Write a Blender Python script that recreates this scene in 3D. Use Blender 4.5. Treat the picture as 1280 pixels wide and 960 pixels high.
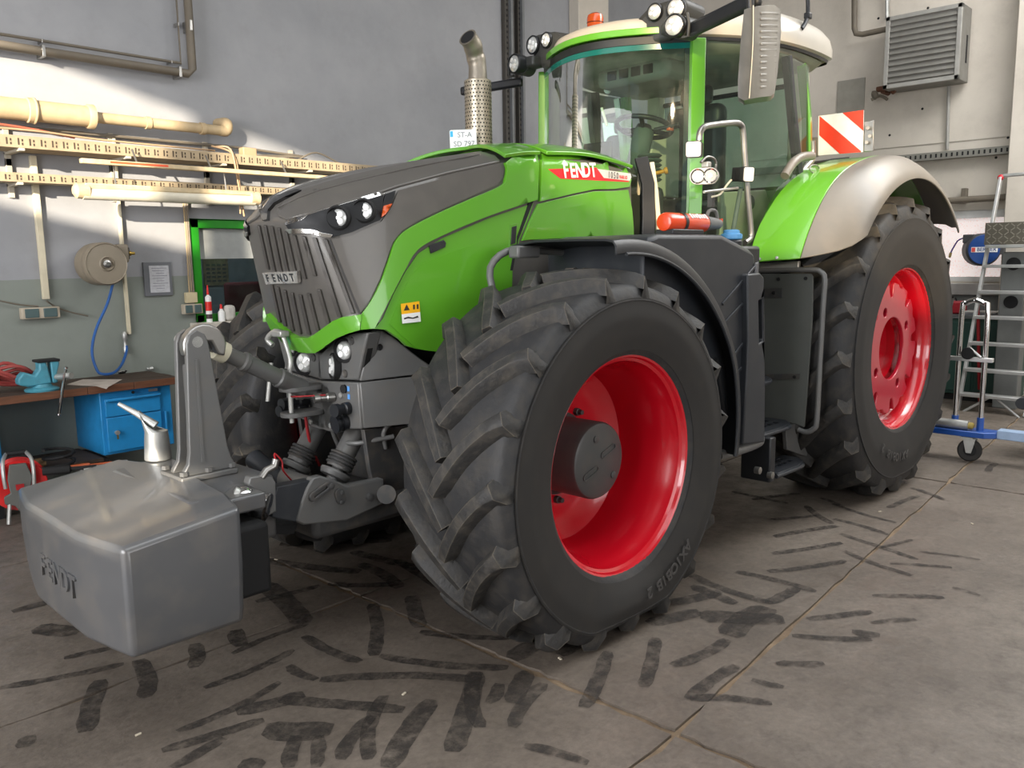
import bpy, bmesh, math, random
from mathutils import Vector, Matrix, geometry
from mathutils.bvhtree import BVHTree
random.seed(7)
for o in list(bpy.data.objects):
    bpy.data.objects.remove(o, do_unlink=True)
SC = bpy.context.scene
COL = SC.collection

# ---------------------------------------------------------------- camera, light, exposure
# tractor frame: x forward, y to the tractor's left, z up, origin under the front axle.
# room frame (world): the same, turned by WY so that the long wall runs along x.
FOC = 1052.107
CAMT = Vector((3.0375, 3.5595, 1.7655))
YAW, PITCH, ROLL = -2.3623, -0.1484, -0.0153
WY = 0.0235
def basis():
    f = Vector((math.cos(PITCH)*math.cos(YAW), math.cos(PITCH)*math.sin(YAW), math.sin(PITCH)))
    r = f.cross(Vector((0, 0, 1))).normalized()
    u = r.cross(f)
    c, s = math.cos(ROLL), math.sin(ROLL)
    return c*r+s*u, -s*r+c*u, f
RT, UP, FW = basis()
TOROOM = Matrix.Rotation(-WY, 3, 'Z')
cam = bpy.data.objects.new('camera', bpy.data.cameras.new('camera'))
COL.objects.link(cam)
cam.data.sensor_width = 36.0
cam.data.lens = FOC/1280*36.0
cam.data.clip_end = 100
m = Matrix((RT, UP, -FW)).transposed()
cam.matrix_world = Matrix.Translation(TOROOM @ CAMT) @ (TOROOM @ m).to_4x4()
SC.camera = cam

SC.view_settings.view_transform = 'Standard'
SC.view_settings.look = 'None'
SC.view_settings.gamma = 1.0
SC.view_settings.use_curve_mapping = False
SC.view_settings.exposure = 0.0

w = bpy.data.worlds.new('sky'); SC.world = w
w.use_nodes = True
bg = w.node_tree.nodes['Background']
bg.inputs[0].default_value = (0.62, 0.78, 1.0, 1)
bg.inputs[1].default_value = 1.0

def lamp_area(name, loc, aim, sx, sy, power, color=(1, 1, 1)):
    l = bpy.data.lights.new(name, 'AREA'); l.shape = 'RECTANGLE'
    l.size = sx; l.size_y = sy; l.energy = power; l.color = color
    o = bpy.data.objects.new(name, l); COL.objects.link(o)
    o.location = loc
    o.rotation_euler = (Vector(aim)-Vector(loc)).to_track_quat('-Z', 'Y').to_euler()
    return o
sl = bpy.data.lights.new('sun', 'SUN'); sl.energy = 13.0; sl.angle = 0.012; sl.color = (1.0, 0.89, 0.72)
so = bpy.data.objects.new('sun', sl); COL.objects.link(so)
SUND = Vector((-1, -0.8, -0.24)).normalized()
so.rotation_euler = SUND.to_track_quat('-Z', 'Y').to_euler()
lamp_area('window_light_gate', (2.0, 11.3, 2.9), (0, 0, 1.2), 9, 4.6, 430, (0.97, 0.98, 1.0))
lamp_area('fill_light_front', (7.6, 1.0, 2.6), (0, 0.5, 1.0), 5, 3.6, 640, (0.98, 0.98, 1.0))  # added fill lamp before the solid gate wall, lifts nose and back wall
lamp_area('ceiling_fill_light', (-1.0, 2.5, 6.35), (-1.0, 2.5, 0), 11, 3.0, 310, (0.93, 0.97, 1.0))  # added fill lamp under the closed ceiling for soft light from above
lamp_area('ceiling_fill_light_rear', (-6.0, 3.5, 6.35), (-6.0, 3.0, 0), 3, 5.0, 520, (1, 0.99, 0.97))  # added fill lamp, brightens the back end of the hall

# ---------------------------------------------------------------- pixel -> place helpers
def ray_t(px, py):
    return (RT*((px-640)/FOC) + UP*((480-py)/FOC) + FW)
def PT(px, py, ax, val):
    d = ray_t(px, py); i = 'xyz'.index(ax)
    return CAMT + d*((val-CAMT[i])/d[i])
def PR(px, py, ax, val):
    d = TOROOM @ ray_t(px, py); c = TOROOM @ CAMT; i = 'xyz'.index(ax)
    return c + d*((val-c[i])/d[i])

# ---------------------------------------------------------------- materials
def lin(c):
    return tuple(((v/255)/12.92 if v/255 <= .04045 else ((v/255+.055)/1.055)**2.4) for v in c)
MATS = {}
def mat(name, rgb, rough=.5, metal=0.0, var=.12, scale=7.0, dust=0.0, dustc=(120, 108, 92), coat=0.0, bump=0.0, bscale=60.0, stretch=None, spec=.5):
    if name in MATS: return MATS[name]
    m = bpy.data.materials.new(name); m.use_nodes = True
    nt = m.node_tree; N = nt.nodes; L = nt.links
    b = N['Principled BSDF']
    c = lin(rgb)
    tc = N.new('ShaderNodeTexCoord'); mp = N.new('ShaderNodeMapping')
    if stretch: mp.inputs['Scale'].default_value = stretch
    L.new(tc.outputs['Object'], mp.inputs[0])
    n1 = N.new('ShaderNodeTexNoise'); n1.inputs['Scale'].default_value = scale; n1.inputs['Detail'].default_value = 5
    L.new(mp.outputs[0], n1.inputs['Vector'])
    cr = N.new('ShaderNodeValToRGB')
    cr.color_ramp.elements[0].position = .3; cr.color_ramp.elements[1].position = .72
    cr.color_ramp.elements[0].color = tuple(x*(1-var) for x in c)+(1,)
    cr.color_ramp.elements[1].color = tuple(min(1, x*(1+var)) for x in c)+(1,)
    L.new(n1.outputs['Fac'], cr.inputs[0])
    out = cr.outputs[0]
    b.inputs['Roughness'].default_value = rough
    if dust > 0:
        n2 = N.new('ShaderNodeTexNoise'); n2.inputs['Scale'].default_value = scale*2.3; n2.inputs['Detail'].default_value = 8
        L.new(mp.outputs[0], n2.inputs['Vector'])
        r2 = N.new('ShaderNodeMapRange'); r2.inputs['From Min'].default_value = .46; r2.inputs['From Max'].default_value = .78
        r2.inputs['To Max'].default_value = dust
        L.new(n2.outputs['Fac'], r2.inputs[0])
        mx = N.new('ShaderNodeMix'); mx.data_type = 'RGBA'
        L.new(r2.outputs[0], mx.inputs['Factor']); L.new(out, mx.inputs['A']); mx.inputs['B'].default_value = lin(dustc)+(1,)
        out = mx.outputs['Result']
        r3 = N.new('ShaderNodeMapRange'); r3.inputs['To Min'].default_value = rough; r3.inputs['To Max'].default_value = min(1, rough+.35)
        L.new(r2.outputs[0], r3.inputs[0]); L.new(r3.outputs[0], b.inputs['Roughness'])
    L.new(out, b.inputs['Base Color'])
    b.inputs['Metallic'].default_value = metal
    b.inputs['Specular IOR Level'].default_value = spec
    if coat: b.inputs['Coat Weight'].default_value = coat; b.inputs['Coat Roughness'].default_value = .06
    if bump:
        n3 = N.new('ShaderNodeTexNoise'); n3.inputs['Scale'].default_value = bscale; n3.inputs['Detail'].default_value = 6
        L.new(mp.outputs[0], n3.inputs['Vector'])
        bp = N.new('ShaderNodeBump'); bp.inputs['Strength'].default_value = bump; bp.inputs['Distance'].default_value = .01
        L.new(n3.outputs['Fac'], bp.inputs['Height']); L.new(bp.outputs[0], b.inputs['Normal'])
    MATS[name] = m
    return m
def emit(name, rgb, strength):
    if name in MATS: return MATS[name]
    m = mat(name, rgb); b = m.node_tree.nodes['Principled BSDF']
    b.inputs['Emission Color'].default_value = lin(rgb)+(1,); b.inputs['Emission Strength'].default_value = strength
    return m
def glass(name, tint, gl=.5, rough=.02, body=0.0, bodyc=(120, 130, 120)):
    if name in MATS: return MATS[name]
    m = bpy.data.materials.new(name); m.use_nodes = True
    nt = m.node_tree; N = nt.nodes; L = nt.links
    for n in list(N): N.remove(n)
    out = N.new('ShaderNodeOutputMaterial')
    tr = N.new('ShaderNodeBsdfTransparent'); tr.inputs[0].default_value = lin(tint)+(1,)
    gs = N.new('ShaderNodeBsdfGlossy'); gs.inputs['Roughness'].default_value = rough
    fr = N.new('ShaderNodeFresnel'); fr.inputs[0].default_value = 1.5
    mu = N.new('ShaderNodeMath'); mu.operation = 'MULTIPLY'; mu.inputs[1].default_value = gl*2
    L.new(fr.outputs[0], mu.inputs[0])
    mx = N.new('ShaderNodeMixShader')
    L.new(mu.outputs[0], mx.inputs[0]); L.new(tr.outputs[0], mx.inputs[1]); L.new(gs.outputs[0], mx.inputs[2])
    last = mx
    if body:
        tc = N.new('ShaderNodeTexCoord'); nz = N.new('ShaderNodeTexNoise'); nz.inputs['Scale'].default_value = 9; nz.inputs['Detail'].default_value = 9
        L.new(tc.outputs['Object'], nz.inputs['Vector'])
        mr = N.new('ShaderNodeMapRange'); mr.inputs['From Min'].default_value = .35; mr.inputs['From Max'].default_value = .75; mr.inputs['To Min'].default_value = body*.4; mr.inputs['To Max'].default_value = body*1.6
        L.new(nz.outputs['Fac'], mr.inputs[0])
        df = N.new('ShaderNodeBsdfDiffuse'); df.inputs[0].default_value = lin(bodyc)+(1,)
        m2 = N.new('ShaderNodeMixShader')
        L.new(mr.outputs[0], m2.inputs[0]); L.new(mx.outputs[0], m2.inputs[1]); L.new(df.outputs[0], m2.inputs[2])
        last = m2
    L.new(last.outputs[0], out.inputs[0])
    MATS[name] = m
    return m

GREEN = mat('green_paint', (90, 158, 38), .28, 0, .03, 3, coat=.8)
HOODGREY = mat('hood_grey_paint', (92, 89, 85), .36, .2, .05, 4, dust=.2, dustc=(120, 114, 104), coat=.25)
FENDGREY = mat('fender_grey_paint', (116, 111, 104), .42, .3, .05, 3, dust=.25, dustc=(150, 140, 128))
DKGREY = mat('dark_grey_paint', (98, 98, 97), .42, .15, .06, 5, dust=.2)
WEIGHTG = mat('weight_grey_paint', (88, 89, 91), .32, .15, .06, 3, dust=.25, dustc=(140, 130, 116), coat=.35)
FRAMEG = mat('chassis_grey', (66, 66, 66), .5, .1, .1, 8, dust=.35)
RED = mat('wheel_red_paint', (186, 8, 28), .25, 0, .04, 3, coat=.6)
RED2 = mat('wheel_red_paint_dusty', (172, 24, 46), .3, 0, .05, 3, dust=.2, dustc=(170, 90, 100), coat=.4)
RUBBER = mat('tyre_rubber', (33, 33, 34), .62, 0, .15, 6, dust=.25, dustc=(92, 84, 72), bump=.25, bscale=40)
RUBBERS = mat('sidewall_rubber', (32, 30, 28), .75, 0, .08, 5, dust=.1, dustc=(80, 72, 62))
LUG = mat('lug_rubber', (39, 38, 37), .62, 0, .15, 9, dust=.35, dustc=(98, 90, 78), bump=.35, bscale=55)
def worn_edges(m, tan, amount=.8, radius=.007):
    nt = m.node_tree; N = nt.nodes; L = nt.links; b = N['Principled BSDF']
    bv = N.new('ShaderNodeBevel'); bv.samples = 4; bv.inputs['Radius'].default_value = radius
    ge = N.new('ShaderNodeNewGeometry'); dt = N.new('ShaderNodeVectorMath'); dt.operation = 'DOT_PRODUCT'
    L.new(bv.outputs[0], dt.inputs[0]); L.new(ge.outputs['Normal'], dt.inputs[1])
    mr = N.new('ShaderNodeMapRange'); mr.inputs['From Min'].default_value = .985; mr.inputs['From Max'].default_value = .86; mr.inputs['To Max'].default_value = amount
    L.new(dt.outputs['Value'], mr.inputs[0])
    src = b.inputs['Base Color'].links[0].from_socket
    mx = N.new('ShaderNodeMix'); mx.data_type = 'RGBA'; mx.inputs['B'].default_value = lin(tan)+(1,)
    L.new(mr.outputs[0], mx.inputs['Factor']); L.new(src, mx.inputs['A']); L.new(mx.outputs['Result'], b.inputs['Base Color'])
worn_edges(LUG, (104, 96, 82))
BLACKP = mat('black_plastic', (26, 28, 32), .42, 0, .1, 6, dust=.12, dustc=(80, 78, 74))
SATIN = mat('satin_charcoal', (38, 41, 46), .45, 0, .08, 5, dust=.15, dustc=(90, 88, 84))
DARK = mat('matt_black', (14, 14, 15), .8, 0, .2)
CHROME = mat('chrome', (215, 215, 215), .12, 1, .04)
STEEL = mat('brushed_steel', (160, 158, 154), .35, .9, .1, 12)
ZINC = mat('zinc_steel', (186, 186, 182), .42, .7, .14, 14)
CREAM = mat('cream_plastic', (206, 200, 176), .6, 0, .05)
WHITE = mat('white_plastic', (232, 232, 230), .5, 0, .04)
ROOFW = mat('roof_cream', (178, 170, 156), .42, 0, .05, coat=.3)
ORANGE = mat('orange_lens', (215, 84, 14), .25, 0, .1, coat=.6)
LENS = mat('lamp_reflector', (226, 228, 226), .22, .55, .15, 30)
BLUEG = mat('trolley_blue', (28, 74, 150), .35, 0, .06, coat=.3)
CABBLUE = mat('cabinet_blue', (34, 130, 188), .42, 0, .08, 6, dust=.15, dustc=(40, 70, 90))
GLASS = glass('cab_glass', (205, 226, 214), .45, .01, .06, (150, 160, 150))
GLASSD = glass('side_glass', (196, 220, 208), .45, .01, .05, (140, 150, 140))
LENSG = glass('lamp_glass', (240, 244, 244), .5)

# ---------------------------------------------------------------- mesh builder
def frame_mat(origin, zdir, xhint=None):
    z = Vector(zdir).normalized()
    h = Vector(xhint) if xhint is not None else (Vector((0, 0, 1)) if abs(z.z) < .9 else Vector((1, 0, 0)))
    x = (h - z*h.dot(z)).normalized(); y = z.cross(x)
    M4 = Matrix((x, y, z)).transposed().to_4x4(); M4.translation = Vector(origin)
    return M4
def catmull(pts, n=6, closed=False):
    pts = [Vector(p) for p in pts]
    if len(pts) < 3: return pts
    out = []
    N = len(pts)
    rng = range(N) if closed else range(N-1)
    for i in rng:
        if closed: p0, p1, p2, p3 = pts[i-1], pts[i], pts[(i+1) % N], pts[(i+2) % N]
        else: p0, p1, p2, p3 = pts[max(i-1, 0)], pts[i], pts[i+1], pts[min(i+2, N-1)]
        for k in range(n):
            t = k/n
            out.append(.5*((2*p1)+(-p0+p2)*t+(2*p0-5*p1+4*p2-p3)*t*t+(-p0+3*p1-3*p2+p3)*t**3))
    if not closed: out.append(pts[-1])
    return out
def inpoly(p, poly):
    x, y = p[0], p[1]; r = False; j = len(poly)-1
    for i in range(len(poly)):
        xi, yi = poly[i][0], poly[i][1]; xj, yj = poly[j][0], poly[j][1]
        if (yi > y) != (yj > y) and x < (xj-xi)*(y-yi)/(yj-yi)+xi: r = not r
        j = i
    return r
def cdt(loops, step=None):
    vs = []; es = []
    for lp in loops:
        b = len(vs); n = len(lp)
        vs += [Vector((p[0], p[1])) for p in lp]
        es += [(b+i, b+(i+1) % n) for i in range(n)]
    nb = len(vs)
    if step:
        x0 = min(v.x for v in vs); x1 = max(v.x for v in vs); y0 = min(v.y for v in vs); y1 = max(v.y for v in vs)
        yy = y0+step*.5
        edge = vs[:nb]
        while yy < y1:
            xx = x0+step*.5
            while xx < x1:
                if inpoly((xx, yy), loops[0]) and not any(inpoly((xx, yy), h) for h in loops[1:]):
                    if all((xx-e.x)**2+(yy-e.y)**2 > (step*.35)**2 for e in edge): vs.append(Vector((xx, yy)))
                xx += step
            yy += step
    r = geometry.delaunay_2d_cdt(vs, es, [], 1, 1e-6)
    V = [(v.x, v.y) for v in r[0]]
    F = []
    for f in r[2]:
        c = (sum(V[i][0] for i in f)/len(f), sum(V[i][1] for i in f)/len(f))
        if inpoly(c, loops[0]) and not any(inpoly(c, h) for h in loops[1:]): F.append(list(f))
    for f in F:
        a, b, c = V[f[0]], V[f[1]], V[f[2]]
        if (b[0]-a[0])*(c[1]-a[1])-(b[1]-a[1])*(c[0]-a[0]) < 0: f.reverse()
    return V, F
class MB:
    def __init__(s): s.v = []; s.f = []
    def add(s, vs, fs, M4=None):
        b = len(s.v)
        s.v += [(M4 @ Vector(p)) if M4 else Vector(p) for p in vs]
        s.f += [[i+b for i in f] for f in fs]
        return s
    def box(s, c, d, M4=None):
        x, y, z = d[0]/2, d[1]/2, d[2]/2
        vs = [(c[0]+i*x, c[1]+j*y, c[2]+k*z) for k in (-1, 1) for j in (-1, 1) for i in (-1, 1)]
        return s.add(vs, [(0, 2, 3, 1), (4, 5, 7, 6), (0, 1, 5, 4), (2, 6, 7, 3), (0, 4, 6, 2), (1, 3, 7, 5)], M4)
    def box2(s, a, b):
        return s.box([(a[i]+b[i])/2 for i in range(3)], [abs(b[i]-a[i]) for i in range(3)])
    def cyl(s, a, b, r, r2=None, n=16, cap=True):
        a = Vector(a); b = Vector(b); r2 = r if r2 is None else r2
        M4 = frame_mat(a, b-a); L = (b-a).length
        return s.lathe([(r, 0), (r2, L)], n, M4, cap)
    def lathe(s, prof, n=24, M4=None, cap=True, a0=0, a1=2*math.pi):
        full = abs(a1-a0-2*math.pi) < 1e-6
        m = n if full else n+1
        vs = []; fs = []
        for (r, h) in prof:
            for i in range(m):
                t = a0+(a1-a0)*i/n
                vs.append((r*math.cos(t), r*math.sin(t), h))
        for k in range(len(prof)-1):
            for i in range(n):
                j = (i+1) % m
                fs.append((k*m+i, k*m+j, (k+1)*m+j, (k+1)*m+i))
        if cap and full:
            if prof[0][0] > 1e-5: fs.append(list(range(m))[::-1])
            if prof[-1][0] > 1e-5: fs.append([(len(prof)-1)*m+i for i in range(m)])
        return s.add(vs, fs, M4)
    def tube(s, pts, r, n=8, smooth=0, closed=False, rs=None):
        pts = [Vector(p) for p in pts]
        if smooth: pts = catmull(pts, smooth, closed)
        N = len(pts); rings = []
        up = None
        for i in range(N):
            a = pts[i-1] if (i > 0 or closed) else pts[i]
            b = pts[(i+1) % N] if (i < N-1 or closed) else pts[i]
            t = (b-a).normalized()
            if up is None: up = Vector((0, 0, 1)) if abs(t.z) < .9 else Vector((1, 0, 0))
            x = (up-t*up.dot(t)).normalized(); y = t.cross(x); up = x
            rr = rs[i] if rs else r
            rings.append([pts[i]+x*rr*math.cos(2*math.pi*k/n)+y*rr*math.sin(2*math.pi*k/n) for k in range(n)])
        vs = [p for rg in rings for p in rg]; fs = []
        for i in range(N if closed else N-1):
            j = (i+1) % N
            for k in range(n):
                l = (k+1) % n
                fs.append((i*n+k, i*n+l, j*n+l, j*n+k))
        if not closed:
            fs.append(list(range(n))[::-1]); fs.append([(N-1)*n+k for k in range(n)])
        return s.add(vs, fs)
    def prism(s, loops, h, M4=None, step=None, h0=0.0):
        if not isinstance(loops[0][0], (list, tuple, Vector)): loops = [loops]
        V, F = cdt(loops, step)
        n = len(V)
        vs = [(x, y, h) for x, y in V]+[(x, y, h0) for x, y in V]
        fs = [list(f) for f in F]+[[i+n for i in f[::-1]] for f in F]
        fs += s._rim(F, n)
        return s.add(vs, fs, M4)
    @staticmethod
    def _rim(F, n):
        cnt = {}
        for f in F:
            for i in range(len(f)):
                a, b = f[i], f[(i+1) % len(f)]
                cnt[(a, b)] = 1
        return [(a+n, b+n, b, a) for (a, b) in cnt if (b, a) not in cnt]
    def sheet(s, top, F, bot):
        n = len(top)
        fs = [list(f) for f in F]+[[i+n for i in f[::-1]] for f in F]+s._rim(F, n)
        return s.add(list(top)+list(bot), fs)
    def grid(s, rows, closed_u=False):
        m = len(rows[0]); vs = [p for r in rows for p in r]; fs = []
        for i in range(len(rows)-1):
            for j in range(m if closed_u else m-1):
                k = (j+1) % m
                fs.append((i*m+j, i*m+k, (i+1)*m+k, (i+1)*m+j))
        return s.add(vs, fs)
    def thick(s, rows, t):
        # a sheet of the grid with thickness t along its normals
        R = len(rows); m = len(rows[0]); top = [Vector(p) for r in rows for p in r]; F = []
        for i in range(R-1):
            for j in range(m-1):
                F.append((i*m+j, i*m+j+1, (i+1)*m+j+1, (i+1)*m+j))
        nr = [Vector((0, 0, 0)) for _ in top]
        for f in F:
            n = (top[f[2]]-top[f[0]]).cross(top[f[3]]-top[f[1]])
            for i in f: nr[i] += n
        bot = [p-(q.normalized()*t if q.length > 0 else Vector()) for p, q in zip(top, nr)]
        return s.sheet(top, F, bot)
    def sphere(s, c, r, n=14, sc=(1, 1, 1)):
        prof = [(math.sin(math.pi*k/(n//2)), -math.cos(math.pi*k/(n//2))) for k in range(n//2+1)]
        prof[0] = (1e-6, -1); prof[-1] = (1e-6, 1)
        M4 = Matrix.Translation(Vector(c)) @ Matrix.Diagonal((r*sc[0], r*sc[1], r*sc[2], 1))
        return s.lathe(prof, n, M4, False)
    def build(s, name, material, parent=None, bevel=0, seg=2, smooth=True, ang=32, label=None, cat=None, group=None, kind=None, wn=False):
        org = Vector((0, 0, 0))
        if parent is None and s.v:
            xs = [p.x for p in s.v]; ys = [p.y for p in s.v]; zs = [p.z for p in s.v]
            org = Vector(((min(xs)+max(xs))/2, (min(ys)+max(ys))/2, min(zs)))
        me = bpy.data.meshes.new(name)
        me.from_pydata([tuple(p-org) for p in s.v], [], s.f)
        bm = bmesh.new(); bm.from_mesh(me)
        bmesh.ops.remove_doubles(bm, verts=bm.verts, dist=1e-5)
        bmesh.ops.recalc_face_normals(bm, faces=bm.faces)
        bm.to_mesh(me); bm.free()
        if smooth:
            for p in me.polygons: p.use_smooth = True
            me.set_sharp_from_angle(angle=math.radians(ang))
        me.materials.append(material)
        o = bpy.data.objects.new(name, me); COL.objects.link(o)
        o.location = org
        if parent is not None:
            o.parent = parent
            if parent.type == 'MESH': o.matrix_parent_inverse = Matrix.Translation(-parent.location)
        if bevel:
            bv = o.modifiers.new('bevel', 'BEVEL'); bv.width = bevel; bv.segments = seg; bv.limit_method = 'ANGLE'; bv.angle_limit = math.radians(40)
            bv.harden_normals = False
        if label: o['label'] = label
        if cat: o['category'] = cat
        if group: o['group'] = group
        if kind: o['kind'] = kind
        return o
def thing(name, label, cat, loc=(0, 0, 0), rz=0, group=None):
    o = bpy.data.objects.new(name, None); COL.objects.link(o)
    o.empty_display_size = .1; o.location = loc; o.rotation_euler = (0, 0, rz)
    o['label'] = label; o['category'] = cat
    if group: o['group'] = group
    return o
def text_mesh(name, body, size, M4, material, parent, depth=.001, bold=0.0, sx=1.0, shear=0.0):
    cu = bpy.data.curves.new(name, 'FONT'); cu.body = body; cu.size = size; cu.extrude = depth; cu.offset = bold*size
    cu.align_x = 'CENTER'; cu.align_y = 'CENTER'; cu.shear = shear; cu.resolution_u = 3
    t = bpy.data.objects.new(name+'_c', cu); COL.objects.link(t)
    dg = bpy.context.evaluated_depsgraph_get()
    me = bpy.data.meshes.new_from_object(t.evaluated_get(dg))
    bpy.data.objects.remove(t, do_unlink=True)
    me.name = name
    me.transform(M4 @ Matrix.Diagonal((sx, 1, 1, 1)))
    me.materials.clear(); me.materials.append(material)
    o = bpy.data.objects.new(name, me); COL.objects.link(o); o.parent = parent
    return o
def stadium(L, r, n=8):
    pts = []
    for i in range(n+1): a = -math.pi/2+math.pi*i/n; pts.append((L/2+r*math.cos(a), r*math.sin(a)))
    for i in range(n+1): a = math.pi/2+math.pi*i/n; pts.append((-L/2+r*math.cos(a), r*math.sin(a)))
    return pts
def circle(r, n=24, c=(0, 0)):
    return [(c[0]+r*math.cos(2*math.pi*i/n), c[1]+r*math.sin(2*math.pi*i/n)) for i in range(n)]
def rrect(w, h, r, n=5, c=(0, 0)):
    pts = []
    for (sx, sy, a0) in ((1, 1, 0), (-1, 1, 90), (-1, -1, 180), (1, -1, 270)):
        for i in range(n+1):
            a = math.radians(a0+90*i/n)
            pts.append((c[0]+sx*(w/2-r)+r*math.cos(a), c[1]+sy*(h/2-r)+r*math.sin(a)))
    return pts
# ================================================================ the hall (room frame)
WLY, WBX = -3.6, -8.4
def stained(name, rgb, rgb2, z0=None, low=None, rough=.8, stains=.25, scale=1.3, bump=.15, grit=0.0):
    m = bpy.data.materials.new(name); m.use_nodes = True
    nt = m.node_tree; N = nt.nodes; L = nt.links; b = N['Principled BSDF']
    tc = N.new('ShaderNodeTexCoord')
    ge = N.new('ShaderNodeNewGeometry')
    n1 = N.new('ShaderNodeTexNoise'); n1.inputs['Scale'].default_value = scale; n1.inputs['Detail'].default_value = 8; n1.inputs['Roughness'].default_value = .6
    L.new(ge.outputs['Position'], n1.inputs['Vector'])
    r1 = N.new('ShaderNodeValToRGB'); r1.color_ramp.elements[0].position = .35; r1.color_ramp.elements[1].position = .7
    r1.color_ramp.elements[0].color = lin(rgb)+(1,); r1.color_ramp.elements[1].color = lin(rgb2)+(1,)
    L.new(n1.outputs['Fac'], r1.inputs[0]); out = r1.outputs[0]
    if low:
        sp = N.new('ShaderNodeSeparateXYZ'); L.new(ge.outputs['Position'], sp.inputs[0])
        ns = N.new('ShaderNodeTexNoise'); ns.inputs['Scale'].default_value = 9; L.new(ge.outputs['Position'], ns.inputs['Vector'])
        ma = N.new('ShaderNodeMath'); ma.operation = 'MULTIPLY_ADD'; ma.inputs[1].default_value = .012; L.new(ns.outputs['Fac'], ma.inputs[0]); L.new(sp.outputs['Z'], ma.inputs[2])
        lt = N.new('ShaderNodeMath'); lt.operation = 'LESS_THAN'; lt.inputs[1].default_value = z0
        L.new(ma.outputs[0], lt.inputs[0])
        r2 = N.new('ShaderNodeValToRGB'); r2.color_ramp.elements[0].position = .35; r2.color_ramp.elements[1].position = .7
        r2.color_ramp.elements[0].color = lin(low)+(1,); r2.color_ramp.elements[1].color = tuple(min(1, x*1.18) for x in lin(low))+(1,)
        L.new(n1.outputs['Fac'], r2.inputs[0])
        mx = N.new('ShaderNodeMix'); mx.data_type = 'RGBA'
        L.new(lt.outputs[0], mx.inputs['Factor']); L.new(out, mx.inputs['A']); L.new(r2.outputs[0], mx.inputs['B']); out = mx.outputs['Result']
    n2 = N.new('ShaderNodeTexNoise'); n2.inputs['Scale'].default_value = scale*5; n2.inputs['Detail'].default_value = 10; n2.inputs['Roughness'].default_value = .7
    L.new(ge.outputs['Position'], n2.inputs['Vector'])
    mr = N.new('ShaderNodeMapRange'); mr.inputs['From Min'].default_value = .5; mr.inputs['From Max'].default_value = .8; mr.inputs['To Max'].default_value = stains
    L.new(n2.outputs['Fac'], mr.inputs[0])
    m3 = N.new('ShaderNodeMix'); m3.data_type = 'RGBA'; m3.inputs['B'].default_value = lin((70, 62, 54))+(1,)
    L.new(mr.outputs[0], m3.inputs['Factor']); L.new(out, m3.inputs['A'])
    out = m3.outputs['Result']
    if grit:
        for (sc_, lo_, hi_) in ((34.0, 1-grit, 1+grit*.5), (.45, 1-grit*.9, 1+grit*.35)):
            n4 = N.new('ShaderNodeTexNoise'); n4.inputs['Scale'].default_value = sc_; n4.inputs['Detail'].default_value = 8; n4.inputs['Roughness'].default_value = .75
            L.new(ge.outputs['Position'], n4.inputs['Vector'])
            m4 = N.new('ShaderNodeMapRange'); m4.inputs['From Min'].default_value = .3; m4.inputs['From Max'].default_value = .7; m4.inputs['To Min'].default_value = lo_; m4.inputs['To Max'].default_value = hi_
            L.new(n4.outputs['Fac'], m4.inputs[0])
            mm = N.new('ShaderNodeMix'); mm.data_type = 'RGBA'; mm.blend_type = 'MULTIPLY'; mm.inputs['Factor'].default_value = 1
            L.new(out, mm.inputs['A']); L.new(m4.outputs[0], mm.inputs['B']); out = mm.outputs['Result']
        rr_ = N.new('ShaderNodeMapRange'); rr_.inputs['From Min'].default_value = .3; rr_.inputs['From Max'].default_value = .7; rr_.inputs['To Min'].default_value = rough-.12; rr_.inputs['To Max'].default_value = rough+.2
        L.new(n2.outputs['Fac'], rr_.inputs[0]); L.new(rr_.outputs[0], b.inputs['Roughness'])
    L.new(out, b.inputs['Base Color'])
    if not grit: b.inputs['Roughness'].default_value = rough
    bp = N.new('ShaderNodeBump'); bp.inputs['Strength'].default_value = bump; bp.inputs['Distance'].default_value = .02
    L.new(n2.outputs['Fac'], bp.inputs['Height']); L.new(bp.outputs[0], b.inputs['Normal'])
    MATS[name] = m
    return m
WALLM = stained('plaster_wall', (138, 139, 142), (156, 156, 158), 1.665, (122, 127, 120), .85, .12, .9, .08)
WALLB = stained('beige_concrete_wall', (186, 178, 166), (204, 196, 184), None, None, .85, .15, .8, .1)
CONC = stained('concrete_floor', (96, 87, 78), (124, 114, 104), None, None, .46, .75, 1.3, .35, .32)
JOINT = stained('joint_dirt', (112, 94, 74), (140, 120, 96), None, None, .9, .5, 9, .4)
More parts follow.
